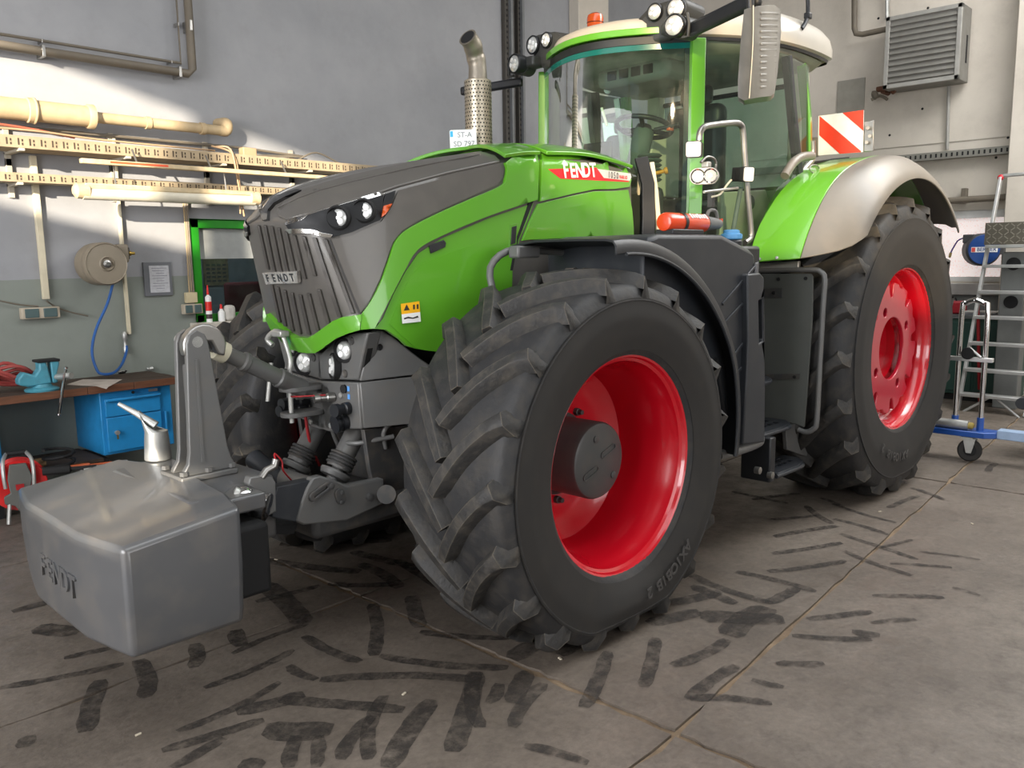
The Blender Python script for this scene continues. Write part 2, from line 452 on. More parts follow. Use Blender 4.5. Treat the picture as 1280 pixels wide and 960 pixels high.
# floor: base under the joints, slabs as pieces of their own
FL = MB().box2((-9, -4.2, -.12), (9, 12.5, -.012)).build('floor', JOINT, kind='structure')
ja0 = PR(840, 920, 'z', 0); ja1 = PR(1210, 580, 'z', 0)
def yA(x): return ja0.y+(ja1.y-ja0.y)*(x-ja0.x)/(ja1.x-ja0.x)
yl = [lambda x: -4.1, lambda x: -2.0, lambda x: -.045, lambda x: yA(x) if x < 3 else yA(3), lambda x: 4.0, lambda x: 6.2, lambda x: 8.4, lambda x: 10.6, lambda x: 12.4]
xl = [-8.9, PR(1280, 618, 'z', 0).x, .59, 5.0, 8.9]
rng = random.Random(3)
for i in range(len(xl)-1):
    for j in range(len(yl)-1):
        x0, x1 = xl[i]+.016, xl[i+1]-.016
        pts = []
        def edge(pa, pb, n):
            for k in range(n):
                t = k/n; x = pa[0]+(pb[0]-pa[0])*t; y = pa[1]+(pb[1]-pa[1])*t
                s = rng.random(); amp = .006 if s < .75 else .017
                pts.append((x+rng.uniform(-amp, amp), y+rng.uniform(-amp, amp)))
        n = 34 if j in (1, 2, 3) else 6
        edge((x0, yl[j](x0)+.010), (x1, yl[j](x1)+.010), n); edge((x1, yl[j](x1)+.010), (x1, yl[j+1](x1)-.010), n)
        edge((x1, yl[j+1](x1)-.010), (x0, yl[j+1](x0)-.010), n); edge((x0, yl[j+1](x0)-.010), (x0, yl[j](x0)+.010), n)
        s_ = MB().prism([pts], 0, None, None, -.1).build('concrete_slab', CONC, FL, smooth=False)
CEI = MB().box2((-9, -4.2, 6.5), (9, 12.5, 6.7)).build('ceiling', mat('ceiling_grey', (150, 148, 144), .8), kind='structure')
def wall_panels(name, plane, ax, lo, hi, z0, z1, holes, thick, material):
    """wall in pieces around rectangular openings (a0,a1,z0,z1)"""
    mb = MB()
    ed = sorted(set([lo, hi]+[h[0] for h in holes]+[h[1] for h in holes])); ez = sorted(set([z0, z1]+[h[2] for h in holes]+[h[3] for h in holes]))
    V = {}
    def cell(a, b, c, d):
        m1 = ((a+b)/2, (c+d)/2)
        return not any(h[0] < m1[0] < h[1] and h[2] < m1[1] < h[3] for h in holes)
    for i in range(len(ed)-1):
        for k in range(len(ez)-1):
            if cell(ed[i], ed[i+1], ez[k], ez[k+1]):
                if ax == 'y': mb.box2((ed[i], plane, ez[k]), (ed[i+1], plane-thick, ez[k+1]))
                else: mb.box2((plane, ed[i], ez[k]), (plane-thick, ed[i+1], ez[k+1]))
    return mb.build(name, material, kind='structure', smooth=False)
# office window opening in the long wall
ow0 = PR(236, 274, 'y', WLY); ow1 = PR(246, 403, 'y', WLY)
OX0, OX1, OZ0, OZ1 = -1.55, ow0.x, ow1.z, ow0.z
wall_panels('wall_left', WLY, 'y', -8.6, 9, 0, 6.5, [(OX0, OX1, OZ0, OZ1)], .25, WALLM)
bw0 = PR(1182, 266, 'x', WBX); bw1 = PR(1266, 345, 'x', WBX)
BY0, BY1, BZ0, BZ1 = -1.2, bw1.y, PR(1230, 352, 'x', WBX).z, PR(1230, 262, 'x', WBX).z
wall_panels('wall_back', WBX, 'x', -3.9, 12.4, 0, 6.5, [(BY0, BY1, BZ0, BZ1)], .25, WALLB)
# gate wall the tractor faces: openings let the low sun in, one through added dimming glass
wall_panels('wall_front', 8.3, 'x', -3.9, 12.4, 0, 6.5, [(-.8, 3.42, 3.88, 5.12), (3.54, 4.85, 3.88, 5.12), (4.45, 5.55, 2.2, 2.50), (7.1, 11.3, 4.12, 5.7)], .3, WALLB)
W3 = MB()
for y in (7.1, 8.5, 9.9, 11.3): W3.box2((8.12, y-.04, 4.12), (8.2, y+.04, 5.7))
W3.box2((8.12, 7.1, 4.12), (8.2, 11.3, 4.18)); W3.box2((8.12, 7.1, 5.64), (8.2, 11.3, 5.7))
W3 = W3.build('added_window_3', mat('gate_frame', (110, 112, 112), .5), kind='structure', bevel=.004)
for k in range(3):
    MB().box2((8.155, 7.14+1.4*k, 4.18), (8.165, 8.46+1.4*k, 5.64)).build('window_pane', glass('sun_dimming_glass', (212, 205, 192), .3, .05), W3, smooth=False)  # tinted panes added to weaken the sun on the cab side only
wall_panels('wall_right', 12.6, 'y', -8.6, 9, 0, 6.5, [], .2, WALLB)
# office behind the window
OF = MB()
OF.box2((-3.0, -5.6, .6), (.6, -5.7, 2.6)); OF.box2((-3.0, -3.86, .6), (-3.1, -5.6, 2.6)); OF.box2((.6, -3.86, .6), (.7, -5.6, 2.6)); OF.box2((-3.0, -3.86, 2.6), (.6, -5.6, 2.7)); OF.box2((-3.0, -3.86, .5), (.6, -5.6, .6))
OF.build('wall_office', mat('office_wall', (150, 160, 168), .8), kind='structure', smooth=False)
lamp_area('office_fill_light', (-1.0, -4.6, 2.55), (-1.0, -4.6, 0), .3, 1.2, 14, (1, 1, 1))  # added lamp out of view, lightens the dark office
WGRN = mat('window_green', (30, 130, 24), .4, coat=.2)
W2 = MB()
f_ = .075
for a, b in (((OX0, OZ1-f_), (OX1, OZ1)), ((OX0, OZ0), (OX1, OZ0+f_*.9)), ((OX1-f_, OZ0), (OX1, OZ1)), ((OX0, OZ0), (OX0+f_, OZ1))):
    W2.box2((a[0], WLY-.06, a[1]), (b[0], WLY+.02, b[1]))
W2 = W2.build('window_1', WGRN, kind='structure', bevel=.006)
MB().box2((OX0+.03, WLY-.05, OZ0+.03), (OX1-.03, WLY-.045, OZ1-.03)).build('window_pane', glass('office_glass', (205, 215, 215), .5, .02, .05), W2, smooth=False)
MB().box2((OX0, WLY-.045, OZ1-.34), (OX1, WLY-.035, OZ1-.05)).build('roller_blind', mat('blind_grey', (150, 152, 150), .8), W2, smooth=False)
MB().box2((OX0-.05, WLY, OZ0-.06), (OX1+.06, WLY+.13, OZ0)).build('window_sill', mat('sill_white', (196, 190, 178), .6, dust=.3), W2, bevel=.006)
# back window with bright glazing
W1 = MB(); f_ = .06
for a, b in (((BY0, BZ1-f_*1.6), (BY1, BZ1)), ((BY0, BZ0), (BY1, BZ0+f_)), ((BY0, BZ0), (BY0+f_, BZ1)), ((BY1-f_, BZ0), (BY1, BZ1))):
    W1.box2((WBX-.08, a[0], a[1]), (WBX-.02, b[0], b[1]))
W1 = W1.build('window_2', mat('frame_white', (205, 204, 202), .5), kind='structure', bevel=.004)
wp = mat('bright_glazing', (228, 206, 204), .6, 0, .2, 55)
bn = wp.node_tree.nodes['Principled BSDF']
cr_ = [n for n in wp.node_tree.nodes if n.type == 'VALTORGB'][0]
cr_.color_ramp.elements[0].color = lin((204, 184, 184))+(1,); cr_.color_ramp.elements[1].color = lin((244, 236, 230))+(1,)
wp.node_tree.links.new(cr_.outputs[0], bn.inputs['Emission Color']); bn.inputs['Emission Strength'].default_value = .62
MB().box2((WBX-.06, BY0+.03, BZ0+.03), (WBX-.05, BY1-.03, BZ1-.03)).build('window_pane', wp, W1, smooth=False)
MB().box2((WBX, BY0-.3, BZ0-.16), (WBX+.16, BY1+.02, BZ0-.02)).build('window_sill', mat('sill_grey', (170, 168, 164), .7), W1, bevel=.01)
MB().box2((WBX, -3.6, .0), (WBX+.1, BY1+.02, BZ0-.16)).build('trim_1', mat('plinth_grey', (120, 122, 120), .8), kind='structure')
# pilasters
px_ = PR(711, 30, 'y', WLY).x
MB().box2((px_-.62, WLY, 0), (px_, WLY+.16, 6.5)).build('trim_2', WALLB, kind='structure', bevel=.01)
cy0 = PR(1267, 100, 'x', WBX+.3).y
MB().box2((WBX, cy0, 0), (WBX+.3, cy0+.6, 6.5)).build('trim_3', WALLB, kind='structure', bevel=.01)
for (z_, nm) in ((PR(1200, 52, 'x', WBX).z, 'trim_4'),):
    MB().box2((WBX, -3.5, 3.10), (WBX+.012, cy0, 3.14)).build(nm, WALLB, kind='structure')

# ---- long wall: pipes, trays, lamps
PIPED = mat('pipe_dark_paint', (104, 96, 84), .6, 0, .1, 5, dust=.3)
PIPEB = mat('pipe_beige', (186, 164, 128), .65, 0, .1, 6, dust=.35, dustc=(150, 128, 96))
def W(px, py, off): return PR(px, py, 'y', WLY+off)
def pipe(name, pts, r, material, label, cat, clamps=(), smooth=0, n=12):
    o = MB().tube(pts, r, n, smooth).build(name, material, label=label, cat=cat, ang=50)
    for c in clamps:
        c = Vector(c)
        k = MB().box((c.x, WLY+(c.y-WLY)/2+r*.5, c.z), (r*.7, abs(c.y-WLY)+r, r*2.5)).build('clamp', STEEL, None, bevel=.003)
        k.parent = o; k.matrix_parent_inverse = Matrix.Translation(-o.location)
    return o
cnr = W(241, 93, .10); far = W(-60, 46, .10)
pipe('water_pipe', [(7.9, cnr.y, cnr.z), (cnr.x+.04, cnr.y, cnr.z), (cnr.x, cnr.y, cnr.z+.04), (cnr.x, cnr.y, 6.4)], .034, PIPED, 'thick dark angled pipe turning upward high on the long wall', 'pipe', [(4.5, cnr.y, cnr.z), (2.6, cnr.y, cnr.z), (W(53, 64, .1).x, cnr.y, cnr.z), (cnr.x+.12, cnr.y, cnr.z), (cnr.x, cnr.y, W(241, 33, .1).z)])
c2 = W(226, 79, .08); f2 = W(-60, 30, .08)
pipe('thin_water_pipe', [(7.9, c2.y, c2.z), (c2.x, c2.y, c2.z), (c2.x, c2.y, 6.4)], .012, PIPED, 'thin pipe running just inside the thick angled pipe on the long wall', 'pipe', [(4.5, c2.y, c2.z), (2.6, c2.y, c2.z), (W(52, 48, .08).x, c2.y, c2.z), (c2.x+.08, c2.y, c2.z), (c2.x, c2.y, W(222, 30, .08).z)])
b0 = W(-60, 132, .16); b1 = W(113, 146, .16); b2 = W(277, 153.5, .16)
bp_ = MB().lathe([(.078, 0), (.078, .55), (.09, .555), (.09, .60), (.078, .61), (.078, 1.0)], 20, frame_mat((b1.x+1.0, b1.y, b1.z), (-1, 0, 0)))
bp_.tube([(7.9, b1.y, b1.z), (b1.x+.98, b1.y, b1.z)], .078, 20)
bp_.lathe([(.085, 0), (.092, .01), (.092, .05), (.05, .06)], 20, frame_mat((b1.x+.03, b1.y, b1.z), (-1, 0, 0)))
bp_.tube([(b1.x, b1.y, b1.z), (b2.x, b1.y, b1.z)], .042, 16)
for xx in (b1.x-.42, b2.x+.2): bp_.lathe([(.05, 0), (.05, .04)], 16, frame_mat((xx, b1.y, b1.z), (-1, 0, 0)))
bp_.tube([(b2.x+.02, b1.y, b1.z), (b2.x-.03, b1.y, b1.z), (b2.x-.05, b1.y, b1.z+.03), (b2.x-.05, b1.y-.02, b1.z+.07), (b2.x-.05, WLY-.02, b1.z+.08)], .046, 16, 4)
PB = bp_.build('soil_pipe', PIPEB, label='fat beige pipe narrowing towards an elbow into the long wall', cat='pipe', ang=45)
ck = MB().tube([Vector((b1.x+.40+.0, b1.y+.085*math.cos(t), b1.z+.085*math.sin(t))) for t in [k*math.pi/8 for k in range(16)]], .012, 8, closed=True)
ck.box((b1.x+.40, (b1.y+WLY)/2, b1.z), (.03, abs(b1.y-WLY), .03))
o = ck.build('clamp', PIPEB); o.parent = PB; o.matrix_parent_inverse = Matrix.Translation(-PB.location)
r0 = W(-60, 153, .05); r1 = W(304, 185, .05)
MB().tube([(7.9, r0.y, r1.z), (r1.x, r1.y, r1.z), (r1.x-.12, r1.y+.02, r1.z-.06)], .012, 8, 2).build('conduit', PIPED, label='slim grey conduit between the fat beige pipe and the upper cable tray', cat='conduit')
def tray(name, p_left, p_right, h, depth, label, xend):
    zt_ = (p_left.z+p_right.z)/2; y = p_left.y
    x0, x1 = 6.0, xend
    mb = MB()
    mb.box2((x0, y-.003, zt_-h), (x1, y+.003, zt_)); mb.box2((x0, y-depth, zt_-h), (x1, y-depth+.005, zt_)); mb.box2((x0, y-depth, zt_-h), (x1, y, zt_-h+.005))
    t = mb.build(name, mat('tray_dusty', (168, 150, 122), .65, .2, .12, 10, dust=.3, dustc=(140, 120, 92)), label=label, cat='cable tray', smooth=False)
    sl = MB(); x = x0-.03
    while x > x1+.03:
        for (dx, dz, sz) in ((0, h*.5, h*.55), (-.025, h*.62, h*.2), (-.025, h*.32, h*.2)):
            sl.box((x+dx, y+.0035, zt_-h+dz), (.009, .004, sz))
        x -= .075
    o = sl.build('tray_slot', mat('slot_brown', (64, 52, 40), .8), smooth=False, kind='stuff'); o.parent = t; o.matrix_parent_inverse = Matrix.Translation(-t.location)
    br = 0
    for xb in (5.0, 3.8, 2.6, 1.0, .25, -.55, -1.4):
        if xb < x1: continue
        mb = MB(); mb.box2((xb-.02, y, zt_-h-.02), (xb+.02, WLY, zt_-h)); mb.box2((xb-.02, WLY+.03, zt_-h-.10), (xb+.02, WLY, zt_+.12))
        o = mb.build('bracket', mat('bracket_pale', (180, 172, 156), .6), bevel=.003); o.parent = t; o.matrix_parent_inverse = Matrix.Translation(-t.location)
    return t, y, zt_
T1, ty1, tz1 = tray('cable_tray', W(0, 168, .34), W(322, 194, .34), .085, .28, 'upper perforated cable tray with loose cables on the long wall', -2.6)
T2, ty2, tz2 = tray('cable_tray', W(0, 213.5, .24), W(322, 233.5, .24), .065, .16, 'lower perforated cable tray just above the hanging tube lamp', -1.6)
# loose cables on the upper tray
CABC = mat('cable_tan', (170, 140, 108), .6)
for k, (pts, c) in enumerate([([(2.0, -.05, .02), (1.0, -.06, .05), (.4, -.08, .03), (-.5, -.06, .02)], CABC), ([(1.8, -.10, .06), (1.1, -.10, .08), (.6, -.10, .03)], mat('cable_red', (190, 90, 66), .6)), ([(-.45, -.02, .05), (-.62, .01, .0), (-.66, .02, -.2), (-.66, .01, -.5)], CABC), ([(-.5, -.04, .05), (-.6, .02, .03), (-.64, .03, -.2), (-.70, .0, -.52)], CABC), ([(-1.3, -.05, .0), (-1.5, -.05, .08), (-1.75, -.05, .0)], PIPED)]):
    o = MB().tube([Vector((p[0], ty1+p[1], tz1+p[2])) for p in pts], .008, 6, 5).build('loose_cable', c); o.parent = T1; o.matrix_parent_inverse = Matrix.Translation(-T1.location)
o = MB().box((-.80, ty1-.05, tz1+.02), (.13, .08, .09)).build('junction_box', CABC, bevel=.008); o.parent = T1; o.matrix_parent_inverse = Matrix.Translation(-T1.location)
# tube lamps
l0 = W(95, 237, .44); l1 = W(322, 244.5, .44); lz = (l0.z+l1.z)/2-.03
LT = thing('tube_lamp', 'dusty closed tube lamp hanging below the lower cable tray', 'lamp', ((l0.x+l1.x)/2, l0.y, lz))
hx = abs(l0.x-l1.x)/2
LAMPW = mat('lamp_dusty_white', (196, 176, 140), .55, 0, .2, 8, dust=.4, dustc=(160, 120, 70))
MB().box((0, 0, .05), (hx*2-.1, .09, .045)).build('lamp_housing', LAMPW, LT, bevel=.012)
MB().tube([(-hx+.04, 0, 0), (hx-.04, 0, 0)], .05, 16).build('lamp_cover', mat('lamp_cover', (204, 196, 176), .35, 0, .08, 12), LT)
for s in (-1, 1):
    MB().lathe([(.03, 0), (.058, .02), (.06, .1), (.052, .11)], 14, frame_mat((s*(hx+.02), 0, .015), (-s, 0, 0))).build('end_cap', LAMPW, LT)
for xx in (-.45, .45):
    MB().tube([(xx, 0, .07), (xx, -.02, .25)], .006, 6).build('hanger', STEEL, LT)
l0 = W(100, 197, .48); l1 = W(420, 226, .48); lz = (l0.z+l1.z)/2; hx = abs(l0.x-l1.x)/2
LU = thing('batten_lamp', 'long bare batten lamp without its cover between the two cable trays', 'lamp', ((l0.x+l1.x)/2, l0.y, lz))
MB().box((0, 0, 0), (hx*2, .05, .035)).build('lamp_batten', LAMPW, LU, bevel=.006)
MB().box((hx*.62, 0, .002), (hx*.4, .052, .02)).build('red_strip', mat('batten_red', (226, 88, 50), .5), LU, bevel=.004)
for xx in (-.6, .1, .7):
    MB().tube([(xx, 0, .0), (xx, -.08, .12)], .008, 6).build('hanger', STEEL, LU)
# conduits down the wall
def drop(name, px0, py0, px1, py1, w_, material, label, off=.02):
    a = W(px0, py0, off); b = W(px1, py1, off)
    return MB().box2(((a.x+b.x)/2-w_/2, WLY, b.z), ((a.x+b.x)/2+w_/2, WLY+off+.02, a.z)).build(name, material, label=label, cat='conduit', bevel=.003)
drop('cable_duct', 42, 195, 56, 374, .045, mat('duct_cream', (206, 196, 170), .6), 'flat cream cable duct ending above a grey socket on the long wall')
drop('riser_pipe', 147, 172, 156, 418, .022, MATS['duct_cream'], 'slim cream riser behind the hose reel down to the air fitting')
ft = W(156.5, 428, .03)
AF = MB().lathe([(.012, 0), (.02, .01), (.02, .05), (.014, .06), (.014, .11), (.02, .12), (.02, .16), (.01, .18)], 12, Matrix.Translation((ft.x, ft.y, ft.z-.09))).build('air_fitting', ZINC, label='metal air coupling at the foot of the cream riser', cat='fitting')
for k, dx in enumerate((-.02, 0, .022)):
    a = W(229, 215, .03); b = W(236, 375, .03)
    MB().tube([(a.x+dx, a.y, tz2), (a.x+dx*.7, a.y, 2.0), (a.x+dx, a.y, b.z)], .007, 6, 3).build('wall_cable', mat('cable_grey_%d' % k, (130+18*k, 120+12*k, 108), .6), label='thin cable clipped beside the green window frame', cat='cable', group='cables beside the green window')
# sockets
def socket(px, py, w_, h_, label):
    c = W(px, py, .03)
    t = thing('socket_box', label, 'socket', (c.x, WLY, c.z-h_/2))
    MB().box((0, .03, h_/2), (w_, .06, h_)).build('socket_body', mat('socket_pale', (176, 164, 146), .6), t, bevel=.006)
    for s in (-1, 1):
        MB().box((s*w_*.24-.0, .062, h_/2), (w_*.36, .012, h_*.8)).build('socket_flap', mat('socket_flap', (74, 92, 92), .5), t, bevel=.004)
    return t
socket(50, 391, .27, .085, 'grey double socket below the flat cream cable duct')
socket(240, 386, .17, .085, 'grey double socket beside the green window frame')
c = W(239, 372, .03); MB().box((c.x, WLY+.025, c.z), (.10, .05, .09)).build('junction_box', mat('jb_cream', (200, 186, 150), .6), bevel=.006, label='small cream junction box above the socket by the green window', cat='junction box')
for pts, lb in (([(0, 376), (25, 381), (48, 383)], 'thin dark cable running to the socket under the cream duct'), ([(58, 376), (66, 382), (71, 389), (66, 395)], 'short looped cable between the cream duct and the socket'), ([(60, 378), (80, 388), (110, 395)], 'thin dark wire trailing from the socket along the grey wall')):
    MB().tube([W(a, b, .035) for a, b in pts], .006, 6, 4).build('wall_cable', PIPED, label=lb, cat='cable')
# hose reel
hc = W(127, 330, .22)
HR = thing('hose_reel', 'brown grey enclosed air hose reel on the long wall', 'hose reel', (hc.x, WLY, hc.z-.20))
REELM = mat('reel_taupe', (132, 122, 106), .6, 0, .08, 6, dust=.2)
MMr = frame_mat((0, .10, .20), (0, 1, 0), (1, 0, 0))
MB().lathe([(.142, -.02), (.160, .0), (.166, .05), (.155, .13), (.166, .15), (.166, .20), (.157, .22), (.155, .225), (.150, .219), (.06, .225), (.05, .235), (.045, .22), (.0001, .22)], 36, MMr, False).build('reel_case', REELM, HR, ang=35)
MB().lathe([(.03, .22), (.03, .235), (.016, .24), (.016, .25), (.0001, .25)], 16, MMr, False).build('reel_hub', STEEL, HR)
MB().box((-.14, .21, .28), (.10, .17, .14)).build('hose_guide', REELM, HR, bevel=.015)
MB().box((-.185, .24, .28), (.02, .10, .09)).build('guide_mouth', DARK, HR, bevel=.004)
MB().lathe([(.02, 0), (.02, .03), (.012, .035), (.012, .06)], 12, frame_mat((-.19, .24, .28), (-1, .2, 0))).build('brass_nozzle', mat('brass_bright', (190, 160, 80), .3, .9), HR)
MB().box((0, .05, .20), (.08, .12, .30)).build('wall_mount', STEEL, HR, bevel=.01)
BLUEH = mat('hose_blue', (30, 84, 150), .45)
hp = [W(141, 355, .2), W(134, 380, .18), W(120, 412, .16), (W(115, 440, .16)), W(121, 462, .2), W(128, 467.5, .25), W(142, 466, .25), W(152, 456, .15), W(158, 440, .06), W(158, 432, .04)]
MB().tube(hp, .011, 8, 5).build('air_hose', BLUEH, label='blue air hose looping from the hose reel down to the bench', cat='hose')
# clipboard
q = [W(178, 328, .012), W(213, 327, .012), W(215, 369, .012), W(181, 370, .012)]
cb = MB().box2((q[0].x, WLY+.0, q[2].z), (q[1].x, WLY+.02, q[0].z)).build('notice_board', mat('board_slate', (104, 106, 110), .6), label='dark framed notice with a white sheet on the long wall', cat='notice', bevel=.003)
o = MB().box(((q[0].x+q[1].x)/2-.01, WLY+.022, (q[0].z+q[2].z)/2), (abs(q[0].x-q[1].x)*.70, .003, abs(q[0].z-q[2].z)*.80)).build('paper_sheet', mat('paper_grey', (186, 186, 190), .8, 0, .12, 40)); o.parent = cb; o.matrix_parent_inverse = Matrix.Translation(-cb.location)
for k in range(9):
    o = MB().box(((q[0].x+q[1].x)/2-.01+.01*math.sin(k*2), WLY+.0238, (q[0].z+q[2].z)/2+.09-.021*k), (.13-.03*(k % 3), .001, .004)).build('print_line', mat('print_ink', (120, 120, 128), .8)); o.parent = cb; o.matrix_parent_inverse = Matrix.Translation(-cb.location)
# vertical slotted rails far along the long wall
for (pxa, lb) in ((636, 'dark slotted vertical rail on the long wall behind the exhaust'), (650, 'narrower slotted vertical rail beside the dark rail on the long wall')):
    a = PR(pxa+2, 90, 'y', WLY+.06)
    w_ = .16 if pxa == 636 else .10
    rl = MB().box2((a.x-w_/2, WLY, .5), (a.x+w_/2, WLY+.06, 6.4)).build('slotted_rail', mat('rail_dark', (70, 66, 60), .6, .2), label=lb, cat='rail', bevel=.004)
    mb = MB(); z = 2.2
    while z < 5.5:
        for dx in (-w_*.28, w_*.28): mb.box((a.x+dx, WLY+.061, z), (.018, .004, .026))
        z += .06
    o = mb.build('rail_slot', DARK, smooth=False, kind='stuff'); o.parent = rl; o.matrix_parent_inverse = Matrix.Translation(-rl.location)
    o = MB().box2((a.x-.018, WLY+.06, .5), (a.x+.018, WLY+.10, 6.4)).build('rail_web', mat('web_pale', (120, 122, 124), .4, .4)); o.parent = rl; o.matrix_parent_inverse = Matrix.Translation(-rl.location)

# ---- office contents seen through the window
sh = thing('office_shelf', 'dark shelf unit packed with boxes behind the green framed window', 'shelf', (-.70, -5.35, .6))
for z in (.35, .75, 1.1, 1.45, 1.8): MB().box((0, 0, z), (.9, .34, .03)).build('shelf_board', mat('shelf_black', (40, 42, 44), .6), sh)
for s in (-1, 1): MB().box((s*.46, 0, .95), (.03, .34, 1.9)).build('shelf_side', MATS['shelf_black'], sh)
rb_ = random.Random(5)
for z in (.37, .77, 1.12, 1.47):
    x = -.42
    while x < .38:
        w_ = rb_.uniform(.07, .17); h_ = rb_.uniform(.12, .27)
        MB().box((x+w_/2, .02, .6+z+h_/2), (w_*.9, .22, h_)).build('stored_box', mat('stored_%d' % rb_.randrange(4), ((60, 60, 58), (96, 92, 84), (50, 66, 78), (84, 60, 52))[rb_.randrange(4)], .7), bevel=.004).location += Vector((-.70, -5.35, 0))
        x += w_
for o in list(bpy.data.objects):
    if o.name.startswith('stored_box') and not o.parent:
        o['label'] = 'small dark carton on the shelf behind the green framed window'; o['category'] = 'box'; o['group'] = 'cartons on the office shelf'
cal = MB().box((-1.62, -5.585, 1.72), (.30, .012, .42)).build('wall_calendar', mat('calendar_paper', (150, 138, 110), .7, 0, .3, 18), label='wall calendar with a picture hanging inside the office', cat='calendar')
for k in range(5):
    for j in range(4):
        o = MB().box((-1.72+.065*j, -5.577, 1.56+.045*k), (.045, .003, .022)).build('calendar_cell', mat('cal_ink', (90, 96, 92), .7)); o.parent = cal; o.matrix_parent_inverse = Matrix.Translation(-cal.location)
ch_ = thing('office_chair', 'dark red office chair behind the green framed window', 'chair', (-1.45, -4.5, .6))
CHR = mat('chair_red', (96, 20, 34), .7)
MB().box((0, 0, .45), (.45, .45, .08)).build('seat', CHR, ch_, bevel=.03)
MB().box((0, -.2, .75), (.42, .08, .42)).build('backrest', CHR, ch_, bevel=.03)
MB().cyl((0, 0, 0.06), (0, 0, .42), .03).build('post', DARK, ch_)
for k in range(5):
    a = 2*math.pi*k/5
    MB().tube([(0, 0, .08), (.28*math.cos(a), .28*math.sin(a), .03)], .022, 8).build('leg', DARK, ch_)
# on the sill
sc = W(262, 401, .07)
ST = thing('sealant_cartridge', 'white and red sealant cartridge standing on the window sill', 'cartridge', (sc.x, WLY+.07, OZ0))
MB().lathe([(.026, 0), (.026, .22), (.010, .235), (.008, .25)], 18, None).build('cartridge_tube', WHITE, ST)
MB().lathe([(.0265, .10), (.0265, .18)], 18, None, False).build('red_label', mat('label_red', (210, 36, 30), .5), ST)
MB().lathe([(.0266, .03), (.0266, .07)], 18, None, False).build('dark_label', mat('label_dark', (60, 40, 44), .5), ST)
MB().lathe([(.011, .24), (.006, .32), (.0001, .325)], 12, None, False).build('red_nozzle', MATS['label_red'], ST)
sc2 = W(277, 395, .06)
S2 = thing('glue_bottle', 'small white bottle with red cap on the window sill', 'bottle', (sc2.x, WLY+.06, OZ0))
MB().lathe([(.03, 0), (.03, .08), (.014, .10), (.014, .11)], 16, None).build('bottle_body', WHITE, S2)
MB().lathe([(.014, .11), (.008, .15), (.0001, .152)], 12, None, False).build('bottle_cap', MATS['label_red'], S2)
sc3 = W(287, 385, .07)
MB().box((sc3.x, WLY+.06, OZ0+.07), (.10, .08, .14)).build('crumpled_rag', mat('rag_white', (190, 186, 178), .9, 0, .1, 20, bump=.6, bscale=20), label='crumpled white rag behind the small bottle on the sill', cat='rag', bevel=.03)

# ---- workbench
BZ = .87
bf0 = PR(0, 497, 'z', BZ); bf1 = PR(217, 471, 'z', BZ); BYF = (bf0.y+bf1.y)/2
BE = bf1.x-.04
WBN = thing('workbench', 'long wooden workbench against the wall with a lower shelf', 'workbench', (1.4, (BYF+WLY)/2, 0))
def bl(x, y, z): return (x-1.4, y-(BYF+WLY)/2, z)
WOOD = mat('bench_wood', (66, 52, 42), .7, 0, .25, 4, dust=.5, dustc=(84, 74, 64), stretch=(1, 8, 8))
WOODE = mat('bench_edge', (100, 62, 40), .6, 0, .25, 6, stretch=(1, 8, 8), dust=.3, dustc=(60, 50, 42))
ny = 4; xs = [2.9, 1.15, BE]
for k in range(ny):
    y0 = WLY+.005+(BYF-WLY)*k/ny; y1 = WLY+(BYF-WLY)*(k+1)/ny-.003
    MB().box2(bl(2.9, y0, BZ-.05), bl(BE, y1, BZ-.002*(k % 2))).build('bench_plank', WOOD, WBN, bevel=.004)
xx = 2.9; kk = 0
while xx > BE+.02:
    x2 = max(BE, xx-(.34 if xx < 1.25 and xx > .6 else .7)); 
    MB().box2(bl(xx-.003, BYF, BZ-.055), bl(x2, BYF+.022, BZ)).build('edge_strip', WOODE, WBN, bevel=.003); xx = x2
MB().box2(bl(1.42, WLY+.02, .28), bl(.70, BYF-.05, .31)).build('lower_shelf', WOOD, WBN, bevel=.004)
for x in (2.8, 1.43): 
    for y in (WLY+.06, BYF-.08): MB().box2(bl(x-.03, y-.03, 0), bl(x+.03, y+.03, BZ-.05)).build('bench_leg', DARK, WBN)
MB().box2(bl(.66, WLY+.05, 0), bl(.70, BYF-.06, .30)).build('shelf_support', DARK, WBN)
# blue cabinet
CYF = BYF-.03
ca = PR(125, 492, 'y', CYF); cb_ = PR(214, 480, 'y', CYF); cz0 = PR(134, 570, 'y', CYF).z
CW = abs(ca.x-cb_.x)
BC = thing('tool_cabinet', 'blue steel cabinet with a drawer and a door hung under the workbench top', 'cabinet', ((ca.x+cb_.x)/2, CYF, cz0))
CH = BZ-.055-cz0
MB().box2((-CW/2, -.60, 0), (CW/2, -.02, CH)).build('cabinet_body', CABBLUE, BC, bevel=.006)
dr = MB().box2((-CW/2+.10, -.02, CH*.60), (CW/2-.03, .004, CH*.88)).build('drawer', CABBLUE, BC, bevel=.004)
MB().box2((-CW/2+.10, .004, CH*.84), (CW/2-.03, .03, CH*.885)).build('drawer_grip', CABBLUE, dr, bevel=.006)
dd = MB().box2((-CW/2+.10, -.02, CH*.05), (CW/2-.03, .004, CH*.585)).build('door', CABBLUE, BC, bevel=.004)
MB().lathe([(.012, 0), (.012, .02), (.018, .022), (.018, .035), (.0001, .036)], 14, frame_mat((CW/2-.09, .004, CH*.35), (0, 1, 0)), False).build('lock', ZINC, dd)
MB().box((CW/2-.09, .035, CH*.30), (.014, .004, .05)).build('key', mat('key_brass', (170, 150, 90), .4, .8), dd)
MB().box((-CW/2+.15, .003, CH*.94), (.07, .006, .02)).build('name_tag', mat('tag_silver', (150, 150, 150), .4, .6), BC)
